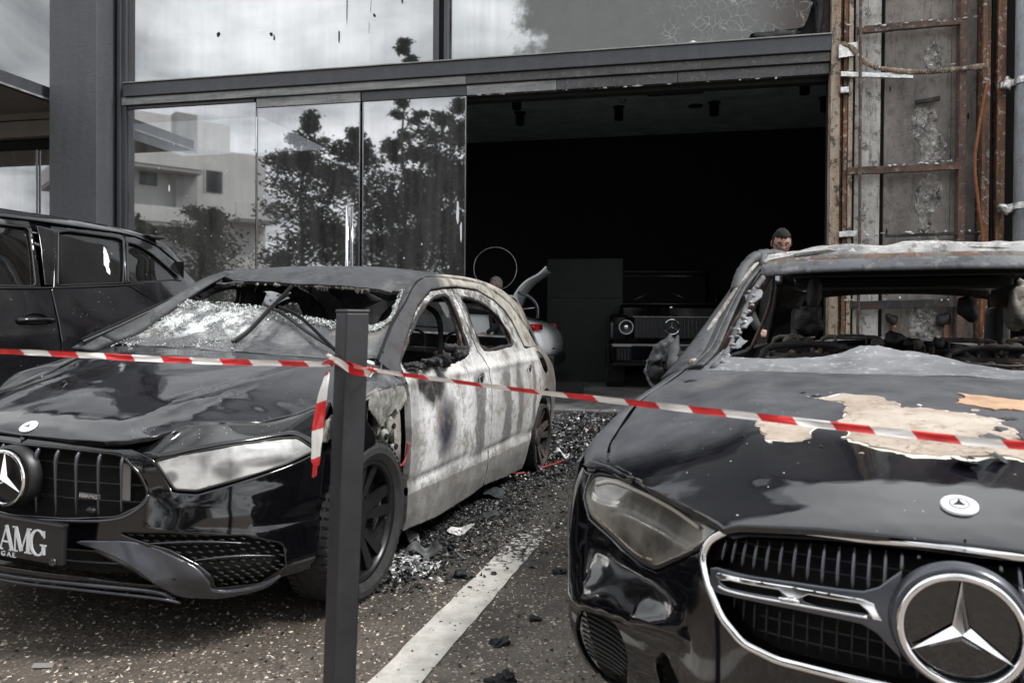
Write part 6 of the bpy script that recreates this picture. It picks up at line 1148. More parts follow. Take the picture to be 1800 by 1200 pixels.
for k in range(26):
    a = 1.44+random.random()*.5; b_ = -.655+(a-1.44)*.12; lump('glass_crumb', P3(ST, a, b_+random.uniform(-.01, .03), off=0), (.012, .014, .008), M_['wscreenB'], CB, .7, 40, 1, k)
lump('white_filler', P3(ST, 1.50, -.755, off=.0), (.016, .05, .012), M_['primer'], CB, .3, 20, 3, 1)
# ================================================================ dusty dark estate-shaped car, far left
def scl(f, s): return lambda a, b: f(np.asarray(a)/s[1], np.asarray(b)/(s[0] if f is HT else s[2]))*np.array(s)
SV = (1.07, 1.11, 1.235); VS = scl(HS, SV)
CV = thing('dark_parked_suv', 'dusty black sport utility car with tinted windows, left of the burnt hatchback', 'car', (-4.89, 1.60, 0), (0, 0, -R(22)))
wr = corner([(3.585, 1.312), (3.70, 1.655), (3.80, 1.672), (4.20, 1.672), (4.255, 1.655), (4.10, 1.350)], .02); wq = corner([(4.145, 1.356), (4.285, 1.650), (4.38, 1.64), (4.52, 1.585), (4.735, 1.430), (4.70, 1.405)], .02)
wf = corner([(2.25, 1.27), (2.75, 1.62), (3.0, 1.655), (3.50, 1.660), (3.44, 1.300)], .03)
for sd in (1, -1):
    mi = sd < 0
    low_ = [(.72, .87), (.66, .55)]+[(1.0+.42*cos(R(x)), .38+.42*sin(R(x))) for x in range(158, -22, -12)]+[(1.5, .25), (2.55, .25)]
    panel('wing', VS, [(.72, .95), (.66, .6)]+[(1.0+.42*cos(R(x)), .38+.42*sin(R(x))) for x in range(158, -22, -12)]+[(1.42, .28), (1.42, 1.17), (1.0, 1.10)], M_['paint'], CV, step=.06, mir=mi)
    panel('front_door', VS, [(1.43, .28), (1.43, 1.17), (2.12, 1.25), (2.72, 1.665), (3.0, 1.692), (3.525, 1.700), (3.475, 1.30), (3.53, 1.285), (3.52, .9), (3.46, .28)], M_['paint'], CV, holes=[wf], step=.04, t=.02, mir=mi)
    d = panel('rear_door', VS, [(3.47, .28), (3.53, .9), (3.54, 1.285), (3.56, 1.312), (3.675, 1.690), (4.24, 1.705), (4.285, 1.69), (4.12, 1.345), (4.40, 1.2), (4.33, .86), (4.16, .5), (4.10, .28)], M_['paint'], CV, holes=[wr], step=.035, es=.03, t=.02, mir=mi, dis=lambda a, b: .006*np.exp(-((np.ravel(b)-.98)/.02)**2))
    panel('rear_quarter', VS, [(4.11, .28), (4.17, .5), (4.34, .86), (4.41, 1.2), (4.13, 1.347), (4.295, 1.69), (4.40, 1.700), (4.60, 1.655), (4.85, 1.53), (5.02, 1.38), (5.10, 1.1), (5.1, .9), (5.05, .45), (4.98, .38)]+[(4.50+.43*cos(R(x)), .38+.43*sin(R(x))) for x in range(0, 181, 15)]+[(4.07, .3)], M_['paint'], CV, holes=[wq], step=.04, es=.03, t=.015, mir=mi)
    panel('roof_rail_panel', VS, [(2.12, 1.26), (2.72, 1.68), (3.0, 1.705), (3.53, 1.715), (4.28, 1.72), (4.42, 1.712), (4.62, 1.668), (4.87, 1.545), (4.95, 1.56), (4.75, 1.70), (4.45, 1.762), (3.9, 1.775), (3.0, 1.765), (2.6, 1.70), (2.0, 1.28)], M_['paint'], CV, step=.04, t=.015, mir=mi)
    for nm, w_ in (('front_window', wf), ('rear_window', wr), ('quarter_window', wq)): panel(nm, VS, w_, M_['tint'], CV, step=.06, off=-.012, t=.004, mir=mi, roll=0); TB('window_trim', [P3(VS, a, b, mir=mi, off=.002) for a, b in w_], .006, M_['seal'], CV, 6, closed=True)
    TB('waist_trim', cat([P3(VS, a, b, mir=mi, off=.004) for a, b in [(2.2, 1.255), (2.9, 1.272), (3.5, 1.293), (4.1, 1.336), (4.74, 1.400)]], 5), .006, M_['seal'], CV, 6, flat=.7)
    for cpt, ln in (((3.39, 1.10), .12),):
        c = P3(VS, *cpt, mir=mi, off=.0); bm = bmesh.new(); lathe(bm, [(.003, .082), (-.004, .074), (-.02, .05), (-.024, 0)], 32, 'x'); hr = obj('handle_recess', bm, M_['void'], d, True); hr.location = c; hr.scale = (1, 1, .52)
        if mi: hr.rotation_euler = (0, 0, pi)
        TB('door_handle', cat([c+Vector((.004*sd, -.11, 0)), c+Vector((.034*sd, -.07, .004)), c+Vector((.036*sd, .05, .004)), c+Vector((.004*sd, .11, 0))], 5), .013, M_['paint'], d, 8)
    for u in (1.0, 4.50): wheel(CV, (.86*sd, u, .37), .37, .25, sd, .27)
    panel('dusty_pillar', VS, corner([(3.50, 1.31), (3.555, 1.31), (3.68, 1.67), (3.56, 1.68)], .01), M_['paint'], CV, step=.05, off=.004, t=.004, mir=mi)
    TB('tail_window_bar', [P3(VS, 4.12, 1.35, mir=mi, off=.006), P3(VS, 4.25, 1.66, mir=mi, off=.006)], .009, M_['satin'], CV, 6)
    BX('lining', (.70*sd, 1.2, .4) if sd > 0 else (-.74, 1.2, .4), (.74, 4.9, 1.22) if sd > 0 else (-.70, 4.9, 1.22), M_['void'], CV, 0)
V3 = lambda a, b: P3(VS, a, b)
for sd in (1,):
    pass
pr = [(2.0, 1.28), (2.6, 1.70), (3.0, 1.765), (3.9, 1.775), (4.45, 1.762), (4.75, 1.70), (4.95, 1.56)]
bm = bmesh.new(); rows = []
for a, b in [(p.x, p.y) for p in cat([(a, b, 0) for a, b in pr], 6)]:
    e_ = P3(VS, a, b); row = []
    for j in range(17):
        x = e_.x*(1-2*j/16); row.append(bm.verts.new((x, e_.y-.06*(1-(2*j/16-1)**2), e_.z+.045*(1-abs(2*j/16-1)**2.5))))
    rows.append(row)
for r0, r1 in zip(rows, rows[1:]):
    for j in range(16): bm.faces.new((r0[j], r1[j], r1[j+1], r0[j+1]))
obj('roof', bm, M_['paint'], CV, True)
bm = bmesh.new(); fr_ = [(.10, .70, .78), (.25, .85, 1.0), (.7, .90, 1.06), (1.4, .92, 1.15), (2.0, .86, 1.27)]; rows = []
for u, hw, z in fr_: rows.append([bm.verts.new((hw*(1-2*j/12), u, z+.06*(1-abs(2*j/12-1)**2))) for j in range(13)])
for r0, r1 in zip(rows, rows[1:]):
    for j in range(12): bm.faces.new((r0[j], r1[j], r1[j+1], r0[j+1]))
obj('bonnet', bm, M_['paint'], CV, True)
BX('front_bumper', (-.88, .02, .25), (.88, .75, .80), M_['paint'], CV, .12); BX('grille', (-.5, -.01, .5), (.5, .03, .80), M_['mesh'], CV, .02)
BX('tailgate', (-.66, 5.0, .5), (.66, 5.08, 1.15), M_['paint'], CV, .04); BX('rear_bumper', (-.88, 4.95, .3), (.88, 5.18, .65), M_['plastic'], CV, .06); BX('rear_screen', (-.60, 4.78, 1.2), (.60, 4.81, 1.55), M_['tint'], CV, 0); BX('floor_pan', (-.8, .3, .25), (.8, 5, .36), M_['void'], CV, 0)
for x in (-.42, .42): lump('seat', (x, 2.75, 1.0), (.24, .12, .38), M_['void'], CV, .05, 3, 3, 1); lump('headrest', (x, 2.85, 1.42), (.13, .06, .09), M_['void'], CV, .05, 3, 3, 1)
for x, z in ((.97, 1.62), (.98, 1.5), (1.0, 1.35)): pass
lump('burnt_debris_on_roof', P3(VS, 4.62, 1.72, off=.0), (.05, .10, .015), M_['burnt_lump'], CV, .8, 14, 3, 2)
panel('paint_splash', VS, [(4.00, 1.42), (4.02, 1.41), (4.03, 1.46), (4.06, 1.50), (4.07, 1.57), (4.05, 1.60), (4.03, 1.56), (4.0, 1.50)], M_['plate_white'], CV, step=.02, es=.012, jag=.012, off=-.006, t=.002, roll=0)
# ================================================================ white coupe inside, boot lid up
def loft(name, secs, m, parent, sub=1, cap=True):
    bm = bmesh.new(); rows = [[bm.verts.new(p) for p in s] for s in secs]; n = len(secs[0])
    for a, b in zip(rows, rows[1:]):
        for j in range(n): bm.faces.new((a[j], a[(j+1) % n], b[(j+1) % n], b[j]))
    if cap: bm.faces.new(rows[0]); bm.faces.new(rows[-1])
    o = obj(name, bm, m, parent, True); s = o.modifiers.new('s', 'SUBSURF'); s.levels = sub; s.render_levels = sub; return o
CW = thing('white_coupe', 'clean white coupe with red tail lamp and raised boot lid inside the dark showroom', 'car', (-3.76, 11.25, .30), (0, 0, -R(100)))
def bs(u, hw, z0, z1, e=.06):
    return [(-hw*.86, u, z0), (-hw*.98, u, z0+.10), (-hw, u, z0+(z1-z0)*.45), (-hw*.97, u, z1-e*1.6), (-hw*.88, u, z1-e*.3), (-hw*.5, u, z1+.01), (hw*.5, u, z1+.01), (hw*.88, u, z1-e*.3), (hw*.97, u, z1-e*1.6), (hw, u, z0+(z1-z0)*.45), (hw*.98, u, z0+.10), (hw*.86, u, z0)]
loft('body', [bs(0, .60, .30, .56), bs(.12, .78, .22, .66), bs(.5, .90, .2, .76), bs(1.2, .92, .2, .86), bs(2.0, .92, .2, .90), bs(3.0, .92, .2, .90), bs(3.6, .94, .2, .90), bs(4.0, .93, .22, .86), bs(4.25, .88, .26, .79), bs(4.42, .78, .30, .70), bs(4.5, .66, .36, .55)], M_['white_paint'], CW)
def gs(u, hw, z1): return [(-hw*1.22, u, .84), (-hw*1.08, u, (z1+.84)/2), (-hw*.9, u, z1-.03), (-hw*.5, u, z1), (hw*.5, u, z1), (hw*.9, u, z1-.03), (hw*1.08, u, (z1+.84)/2), (hw*1.22, u, .84)]
loft('cabin_glass', [gs(1.25, .62, .88), gs(1.75, .62, 1.16), gs(2.2, .60, 1.28), (gs(2.9, .58, 1.28)), gs(3.4, .56, 1.16), gs(3.85, .54, .92)], M_['plastic'], CW)
TB('roof_line', cat([(.76, 1.2, .92), (.62, 1.75, 1.20), (.56, 2.2, 1.305), (.55, 2.9, 1.30), (.60, 3.4, 1.18), (.70, 3.8, .95)], 6), .022, M_['white_paint'], CW, 8)
TB('roof_line', cat([(-.76, 1.2, .92), (-.62, 1.75, 1.20), (-.56, 2.2, 1.305), (-.55, 2.9, 1.30), (-.60, 3.4, 1.18), (-.70, 3.8, .95)], 6), .022, M_['white_paint'], CW, 8)
for sd in (1, -1):
    tl = loft('tail_lamp', [[(sd*(.900+dx), u, z) for dx, z in ((0, z0), (.022, z0), (.022, z1), (0, z1))] for u, z0, z1 in ((3.92, .735, .745), (4.06, .71, .76), (4.20, .69, .765))], M_['red_lamp'], CW, 0)
    tl2 = loft('tail_lamp', [[(sd*x, u, z) for x, u, z in ((xx, uu, .685), (xx-.03, uu+.04, .69), (xx-.03, uu+.035, .755), (xx, uu, .765))] for xx, uu in ((.915, 4.20), (.88, 4.27), (.82, 4.32))], M_['red_lamp'], CW, 0)
    BX('lamp_slit', (sd*.925-.004, 4.0, .728), (sd*.925+.004, 4.2, .738), M_['void'], tl, 0)
    loft('bumper_vent', [[(sd*(.925+dx), u, z) for dx, z in ((0, z0), (.012, z0), (.012, z1), (0, z1))] for u, z0, z1 in ((4.08, .40, .44), (4.16, .46, .50), (4.24, .55, .57))], M_['void'], CW, 0)
    BX('rear_reflector', (sd*.60-.08, 4.47, .44), (sd*.60+.08, 4.50, .455), M_['void'], CW, .003)
    for u in (.85, 3.62): wheel(CW, (.80*sd, u, .33), .335, .24, sd, .26)
    TB('door_crease', [(.925*sd, 1.4, .70), (.935*sd, 2.4, .70), (.945*sd, 3.4, .72)], .005, M_['plate_white'], CW, 6)
BX('rear_diffuser', (-.70, 4.30, .2), (.70, 4.50, .36), M_['plastic'], CW, .03)
bl = TB('boot_lid', cat([(.52, 3.86, .93), (.50, 3.92, 1.10), (.47, 4.0, 1.24), (.42, 4.10, 1.34), (.40, 4.24, 1.42), (.36, 4.34, 1.52)], 6), .045, M_['white_paint'], CW, 8, flat=.35)
ruled('boot_lid_skin', cat([(.50, 3.86, .93), (.48, 3.96, 1.15), (.44, 4.08, 1.32), (.36, 4.34, 1.50)], 5), cat([(-.50, 3.86, .93), (-.48, 3.96, 1.15), (-.44, 4.08, 1.32), (-.36, 4.34, 1.50)], 5), M_['white_paint'], CW, 20, 6, .02)
TB('boot_hinge', cat([(.46, 3.98, 1.18), (.46, 4.14, 1.12), (.47, 4.24, 1.0), (.48, 4.25, .84)], 6), .022, M_['satin'], CW, 8); TB('boot_strut', [(.46, 4.02, .96), (.46, 4.22, .98)], .010, M_['chrome_dull'], CW, 8)
tag(BX('display_platform', (-4.2, 9.95, .10), (.95, 12.1, .295), M_['dark_wall'], None, .01, Matrix.Rotation(0, 4, 'Z')), 'low black platform under the white coupe', 'platform')
# ================================================================ black boxy off-roader inside
CG = thing('black_offroader', 'black boxy off-roader with round ringed headlamps deep in the showroom', 'car', (2.32, 10.95, .06), (0, 0, -R(4)))
CG.scale = (.94, .94, .94); g_ = lambda n, a, b, m='paint_clean', bv=.03: BX(n, a, b, M_[m], CG, bv)
g_('body', (-.88, .35, .45), (.88, 4.5, 1.12)); g_('bonnet', (-.80, .12, 1.12), (.80, 1.45, 1.38), bv=.06); g_('cabin', (-.84, 1.45, 1.12), (.84, 4.5, 1.96), bv=.05); g_('roof_strip', (-.70, 1.5, 1.955), (.70, 4.4, 1.985), 'grey_wall', .01); g_('windscreen', (-.76, 1.435, 1.42), (.76, 1.45, 1.88), 'void', .01)
g_('front_bumper', (-.96, -.02, .42), (.96, .35, .78), bv=.06); g_('grille_surround', (-.58, .06, .84), (.58, .14, 1.18), 'plastic', .02); g_('grille_top_trim', (-.60, .045, 1.175), (.60, .06, 1.19), 'chrome_dull', .002)
for k in range(-8, 9): g_('grille_slat', (k*.062-.007, .03, .86), (k*.062+.007, .06, 1.16), 'satin', .002)
g_('plate', (-.28, -.04, .60), (.28, -.02, .72), 'plastic', .004); TB('bumper_trim', [(-.62, -.035, .74), (.62, -.035, .74)], .006, M_['chrome_dull'], CG, 6); TB('bumper_trim', [(-.62, -.035, .50), (.62, -.035, .50)], .006, M_['chrome_dull'], CG, 6)
bm = bmesh.new(); star(bm, .115, .008, (0, .02, 1.03), w=.14); obj('grille_star', bm, M_['chrome'], CG)
for sd in (1, -1):
    bm = bmesh.new(); lathe(bm, [(.0, .12), (-.03, .12), (-.035, .108), (-.02, .09), (-.01, 0)], 36, 'y', (sd*.70, .08, 1.02)); hl_ = obj('headlamp', bm, M_['plastic'], CG, True)
    TB('headlamp_ring', [(sd*.70+.105*cos(a), .04, 1.02+.105*sin(a)) for a in [2*pi*i/40 for i in range(40)]], .008, M_['plate_white'], hl_, 8, closed=True); lump('headlamp_bulb', (sd*.70, .05, 1.02), (.045, .02, .045), M_['chrome'], hl_, .3, 40, 2)
    g_('wing', (sd*.80-.15, .10, .80) if sd > 0 else (-.95, .10, .80), (.95, 1.3, 1.22) if sd > 0 else (-.65, 1.3, 1.22), bv=.05); g_('turn_lamp', (sd*.74-.07, .25, 1.25), (sd*.74+.07, .40, 1.31), 'satin', .02)
    g_('bumper_intake', (sd*.74-.12, -.035, .50), (sd*.74+.12, -.022, .70), 'void', 0)
    for k in range(4): g_('intake_bar', (sd*.74-.09+k*.05, -.05, .52), (sd*.74-.07+k*.05, -.036, .69), 'satin', .003)
    TB('wiper', [(sd*.5, 1.40, 1.46), (sd*.2, 1.41, 1.60)], .006, M_['chrome_dull'], CG, 6); g_('door_mirror', (sd*1.02-.08, 1.55, 1.38), (sd*1.02+.08, 1.63, 1.60), bv=.03)
    for u in (.85, 3.7): wheel(CG, (.82*sd, u, .40), .40, .27, sd, .28)
TB('bonnet_edge_glint', [(-.68, .13, 1.385), (.68, .13, 1.385)], .008, M_['satin'], CG, 6); lump('bonnet_badge', (0, .11, 1.33), (.03, .01, .02), M_['chrome'], CG, .1, 10, 2)
hp = TB('wire_hoop', [(-.24+.30*cos(a), 10.6+.02*sin(a), 1.83+.30*sin(a)) for a in [2*pi*i/64 for i in range(64)]], .007, M_['chrome_dull'], None, 6, closed=True); tag(hp, 'thin bright hoop standing in the dark behind the hatchback roof', 'hoop')
# ================================================================ people
def head(name, parent, c, rz, rx=0, s=1., grey=False, glasses=False):
    bm = bmesh.new(); bmesh.ops.create_icosphere(bm, subdivisions=4, radius=1)
    for v in bm.verts:
        d = v.co.copy(); q = Vector((d.x*.075, d.y*.098, d.z*.118))
        if d.z < 0: q.x *= 1-.28*(-d.z)**1.5; q.y *= 1-.12*(-d.z)
        if d.y < 0 and d.z < .1: q.y -= .006*max(0, 1-abs(d.x)*1.4)
        q.y -= .030*math.exp(-((d.x/.17)**2+((d.z+.12)/.17)**2))*(d.y < 0)           # nose
        q.y -= .007*math.exp(-((d.x/.30)**2+((d.z+.52)/.10)**2))*(d.y < 0)           # lips
        q.y += .012*(math.exp(-(((d.x-.38)/.17)**2+((d.z-.06)/.11)**2))+math.exp(-(((d.x+.38)/.17)**2+((d.z-.06)/.11)**2)))*(d.y < 0)
        q.y -= .006*math.exp(-((d.z-.24)/.08)**2)*(d.y < 0)*(abs(d.x) < .7); q.y -= .012*math.exp(-((d.x/.3)**2+((d.z+.88)/.2)**2))
        v.co = q
    h = obj(name, bm, M_['skin'], parent, True)
    bm = bmesh.new(); bmesh.ops.create_icosphere(bm, subdivisions=4, radius=1)
    for v in bm.verts:
        d = v.co.copy(); lim = .52 if d.y < -.25 else (-.05 if d.y < .15 else -.55); k = 1.12+.05*noise.noise(d*5)+.03*noise.noise(d*14)
        if d.z < lim: k = .80
        v.co = Vector((d.x*.075*k, d.y*.098*k, d.z*.118*(k if d.z > 0 else min(k, 1.0))))
    obj('hair', bm, M_['hair_grey' if grey else 'hair'], h, True)
    for sx in (-1, 1):
        lump('ear', (sx*.078, .012, -.005), (.010, .020, .032), M_['skin'], h, .1, 20, 3); lump('eye', (sx*.030, -.080, .010), (.012, .008, .006), M_['eye'], h, 0, 1, 2); lump('pupil', (sx*.030, -.0865, .009), (.005, .003, .005), M_['hair'], h, 0, 1, 2)
        TB('eyebrow', [(sx*.014, -.094, .032), (sx*.030, -.094, .037), (sx*.048, -.082, .033)], .0035, M_['hair_grey' if grey else 'hair'], h, 6)
        if glasses:
            TB('glasses', [(sx*.033+.025*cos(a), -.104+.004*abs(cos(a))*1.5, .006+.018*sin(a)) for a in [2*pi*i/24 for i in range(24)]], .0026, M_['void'], h, 6, closed=True); TB('glasses_arm', [(sx*.058, -.100, .012), (sx*.080, -.04, .012), (sx*.082, .02, .005)], .0024, M_['void'], h, 6)
    if glasses: TB('glasses_bridge', [(-.009, -.108, .010), (.009, -.108, .010)], .0026, M_['void'], h, 6)
    lump('mouth', (0, -.096, -.060), (.024, .005, .006), M_['lip'], h, .1, 20, 3)
    h.location = c; h.rotation_euler = (rx, 0, rz); h.scale = (s, s, s); return h
def skin(name, J, E, m, parent, sub=2):
    me = D.meshes.new(name); me.from_pydata([j[0] for j in J], E, []); o = link(name, me, m, parent)
    o.modifiers.new('skin', 'SKIN'); 
    if not me.skin_vertices: bpy.context.view_layer.update()
    for i, j in enumerate(J):
        r_ = j[1]; me.skin_vertices[0].data[i].radius = r_ if isinstance(r_, tuple) else (r_, r_)
    me.skin_vertices[0].data[0].use_root = True
    s = o.modifiers.new('sub', 'SUBSURF'); s.levels = sub; s.render_levels = sub; o.modifiers['skin'].use_smooth_shade = True; return o
def person(label, loc, rz, h, top, rxh=.35, grey=False, glasses=False, sh='shirt'):
    k = h/1.75; t = thing('person', label, 'person', loc, (0, 0, rz)); P = lambda *a: tuple(x*k for x in a)
    J = [(P(0, 0, .95), (.16*k, .11*k)), (P(0, .01, 1.15), (.15*k, .10*k)), (P(0, .0, 1.35), (.18*k, .115*k)), (P(0, -.01, 1.46), (.09*k, .07*k)), (P(0, -.02, 1.53), .055*k)]
    E_ = [(0, 1), (1, 2), (2, 3), (3, 4)]
    for s in (-1, 1):
        b = len(J); J += [(P(s*.19, 0, 1.40), .065*k), (P(s*.25, .02, 1.14), .048*k), (P(s*.20, -.16, .98), .036*k), (P(s*.17, -.22, .94), .030*k)]; E_ += [(2, b), (b, b+1), (b+1, b+2), (b+2, b+3)]
        b = len(J); J += [(P(s*.10, 0, .88), .095*k), (P(s*.11, -.01, .50), .065*k), (P(s*.11, .02, .10), .045*k), (P(s*.12, -.12, .04), .035*k)]; E_ += [(0, b), (b, b+1), (b+1, b+2), (b+2, b+3)]
    body = skin('body', J, E_, M_['jacket'], t)
    fr_ = BX('shirt_front', P(-.07, -.135, 1.0), P(.07, -.10, 1.42), M_[sh], t, .02)
    head('head', t, Vector(P(0, -.045, 1.625)), 0, rxh, k*.90, grey, glasses)
    for s in (-1, 1):
        hd_ = lump('hand', P(s*.165, -.26, .93), (.038*k, .045*k, .022*k), M_['skin'], t, .05, 10, 3)
        for i in range(4): TB('finger', [Vector(P(s*(.140+.016*i), -.295, .93)), Vector(P(s*(.140+.015*i), -.335, .92)), Vector(P(s*(.141+.014*i), -.352-.004*(i in (1, 2)), .895))], .0082*k, M_['skin'], hd_, 8)
        TB('thumb', [Vector(P(s*.135, -.25, .93)), Vector(P(s*.118, -.285, .92)), Vector(P(s*.122, -.315, .91))], .0095*k, M_['skin'], hd_, 8)
    return t
person('man in glasses and dark jacket over pale shirt, looking down behind the scorched saloon', (2.30, 6.50, .02), R(-10), 1.905, 0, .42, glasses=True)
person('grey-haired man in dark jacket seen from the side by the white coupe', (-.17, 9.75, .10), R(-75), 1.58, 0, .05, grey=True, sh='jacket')
# ---------------------------------------------------------------- post and barrier tape
PO = thing('bollard_post', 'square dark grey metal post leaning slightly in the foreground with tape tied round it', 'post', (-.355, 1.60, 0), (0, 0, R(38)))
bm = bmesh.new(); q = .0262; lean = Vector((.026, .0, 0))
Ml = Matrix.Rotation(-R(38), 4, 'Z')
def px_(z): return Vector((-.018+.036*z/1.146, 0, 0))
for z0, z1, w in ((0, 1.140, q), (1.140, 1.147, q+.0015)):
    vs = []
    for z in (z0, z1):
        o_ = Ml @ px_(z)
        vs += [bm.verts.new(o_+Vector((sx*w, sy*w, z))) for sx, sy in ((-1, -1), (1, -1), (1, 1), (-1, 1))]
    for f in ((0, 1, 5, 4), (1, 2, 6, 5), (2, 3, 7, 6), (3, 0, 4, 7), (4, 5, 6, 7), (3, 2, 1, 0)): bm.faces.new([vs[i] for i in f])
obj('post_tube', bm, M_['post'], PO, bevel=.003); BX('base_plate', (-.07, -.07, 0), (.07, .07, .008), M_['post'], PO, .002)
TP_ = thing('barrier_tape', 'red and white striped plastic barrier tape strung across and knotted to the post', 'tape')
def tape(name, pts, hh, per=.095, start=0, tw=0, parent=TP_, cres=.0025, n=14, slant=.35):
    P = cat(pts, n); l = 0; bms = {0: bmesh.new(), 1: bmesh.new()}; cells = []
    Ls = [0]
    for a, b in zip(P, P[1:]): Ls.append(Ls[-1]+(b-a).length)
    hs = [hh(i/(len(P)-1)) if callable(hh) else hh for i in range(len(P))]
    K = 5
    def pt(s, j):
        s = max(0, min(Ls[-1]-1e-6, s)); i = 0; lo, hi = 0, len(Ls)-1
        while hi-lo > 1:
            m = (lo+hi)//2
            if Ls[m] <= s: lo = m
            else: hi = m
        i = lo; t = (s-Ls[i])/(Ls[i+1]-Ls[i]); p = P[i].lerp(P[i+1], t); d = (P[i+1]-P[i]).normalized(); h_ = hs[i]*(1-t)+hs[i+1]*t
        sd_ = d.cross(Vector((0, 1, 0))) if abs(d.y) < .9 else d.cross(Vector((1, 0, 0))); sd_ = sd_.normalized(); w = d.cross(sd_)
        a = .5+.9*math.sin(s*5+start)+tw*s; u = sd_*cos(a*.5)+w*sin(a*.5)
        v = j/K*2-1; return p+u*(v*h_)+w*(cres*noise.noise(Vector((s*18, v*2.2, start)))*2+.002*abs(v))
    st_ = .006; ns = int(Ls[-1]/st_); V = []; F = []; mi = []
    cuts = []; s0 = 0.
    cuts = sorted(set([i*st_ for i in range(ns+1)]+[k*per-start for k in range(1, int((Ls[-1]+start)/per)+2) if 0 < k*per-start < Ls[-1]]))
    cuts = [c for i, c in enumerate(cuts) if i == 0 or c-cuts[i-1] > 1e-5]
    for s_ in cuts:
        for j in range(K+1): V.append(tuple(pt(s_-slant*(j/K-.5)*.03, j)))
    for i in range(len(cuts)-1):
        for j in range(K): F.append((i*(K+1)+j, (i+1)*(K+1)+j, (i+1)*(K+1)+j+1, i*(K+1)+j+1)); mi.append(int(((cuts[i]+cuts[i+1])/2+start)/per) % 2)
    me = D.meshes.new(name); me.from_pydata(V, [], F); me.materials.append(M_['tape_red']); me.materials.append(M_['tape_white']); me.polygons.foreach_set('material_index', mi); me.polygons.foreach_set('use_smooth', [True]*len(F)); o = link(name, me, None, parent)
tape('tape_run', [(-1.75, 1.86, 1.052), (-1.184, 1.76, 1.046), (-.758, 1.68, 1.034), (-.50, 1.625, 1.031), (-.375, 1.56, 1.034)], .0065, start=.02, per=.072)
tape('tape_run', [(-.305, 1.565, 1.024), (-.12, 1.50, 1.006), (.077, 1.43, .989), (.341, 1.315, .972), (.552, 1.20, .960), (.747, 1.08, .953), (1.05, .92, .955)], lambda t: .0048+.0014*min(1, t*2.5), start=.03, per=.058)
tape('tape_knot', [(-.385, 1.600, 1.048), (-.372, 1.568, 1.044), (-.350, 1.552, 1.036), (-.325, 1.552, 1.030), (-.300, 1.566, 1.020), (-.292, 1.595, 1.022), (-.31, 1.640, 1.03), (-.36, 1.65, 1.036), (-.388, 1.612, 1.036), (-.375, 1.560, 1.030)], .0085, per=.04, start=.03, cres=.006)
tape('tape_knot', [(-.388, 1.575, 1.030), (-.36, 1.548, 1.042), (-.325, 1.545, 1.022), (-.298, 1.560, 1.016), (-.286, 1.585, 1.012)], .008, per=.036, start=.0, cres=.006)
tape('tape_tail', [(-.384, 1.585, 1.018), (-.389, 1.57, .985), (-.394, 1.565, .94), (-.400, 1.56, .89), (-.402, 1.555, .84), (-.405, 1.555, .80)], lambda t: .004+.011*math.sin(min(1, t*1.35)*pi*.62) if t < .85 else .007, per=.058, start=.05, cres=.005)
# ---------------------------------------------------------------- what lies on the ground
def flakes(name, n, fn, size, m, up_=.25, bend=True, z0=.004):
    V = []; F = []; k = 0; tries = 0
    while k < n and tries < n*8:
        tries += 1; p = fn()
        if p is None: continue
        k += 1; s = random.uniform(*size); a0 = random.uniform(0, 2*pi); nn = random.choice((4, 5, 6)); tilt = Matrix.Rotation(random.gauss(0, up_), 3, 'X') @ Matrix.Rotation(random.uniform(0, 2*pi), 3, 'Z'); el_ = random.uniform(.35, 1); b = len(V); R0 = Matrix.Rotation(a0, 3, 'Z')
        c = Vector((p[0], p[1], z0+(p[2] if len(p) > 2 else 0)+s*.3*abs(up_)))
        for i in range(nn):
            a = 2*pi*i/nn; q_ = Vector((cos(a)*s*random.uniform(.6, 1.2), sin(a)*s*el_*random.uniform(.6, 1.2), 0)); q_.z = q_.x*q_.x/s*random.uniform(-.5, .7) if bend else 0; V.append(tuple(c+R0 @ (tilt @ q_)))
        V.append(tuple(c+Vector((0, 0, s*.25)))); 
        for i in range(nn): F.append((b+i, b+(i+1) % nn, b+nn))
    me = D.meshes.new(name); me.from_pydata(V, [], F); return link(name, me, m)
def heap(z):                                    # density of the litter towards the showroom step
    def f():
        y = random.uniform(5.2, 8.42); x = random.uniform(-.55+.0*(y), 1.75)
        if random.random() > min(1, .35+(y-5.2)/2.2): return None
        return (x, y, random.random()*z*max(0, (y-5.5)/3))
    return f
def side():
    t = random.random(); y = 3.1+t*3.6; e_ = -.72+(y-3.1)*.305; x = e_+abs(random.gauss(0, .22))-.05
    return (x, y, 0)
def near(): return (random.uniform(-.6, 1.3), random.uniform(3.6, 5.6), 0)
def pile():
    a = random.uniform(0, 2*pi); r_ = abs(random.gauss(0, .085)); return (-.50+cos(a)*r_*1.25, 3.42+sin(a)*r_*1.3, max(0, .05*(1-r_/.12))*random.random())
allg = []
for nm, cnt, fn, sz, m, u_ in (('burnt_litter', 7000, heap(.10), (.008, .035), 'char_chip', .5), ('burnt_litter_grey', 3800, heap(.12), (.006, .030), 'grey_chip', .6), ('foil_and_ash_flakes', 1500, heap(.13), (.004, .020), 'ash_chip', .6),
                               ('burnt_litter', 6500, side, (.004, .020), 'char_chip', .4), ('burnt_litter_grey', 1600, side, (.004, .018), 'grey_chip', .4), ('ash_flakes', 260, side, (.003, .012), 'ash_chip', .4), ('burnt_litter', 4800, near, (.003, .014), 'char_chip', .3), ('ash_flakes', 360, near, (.003, .009), 'ash_chip', .3), ('grey_flakes', 700, near, (.003, .011), 'grey_chip', .3),
                               ('ash_pile', 420, pile, (.006, .022), 'ash_chip', .7), ('ash_pile_grey', 260, pile, (.006, .024), 'grey_chip', .7)):
    stuff(flakes(nm, cnt, fn, sz, M_[m], u_))
def wide(): return (random.uniform(-2.6, 2.2), random.uniform(1.7, 4.3), 0)
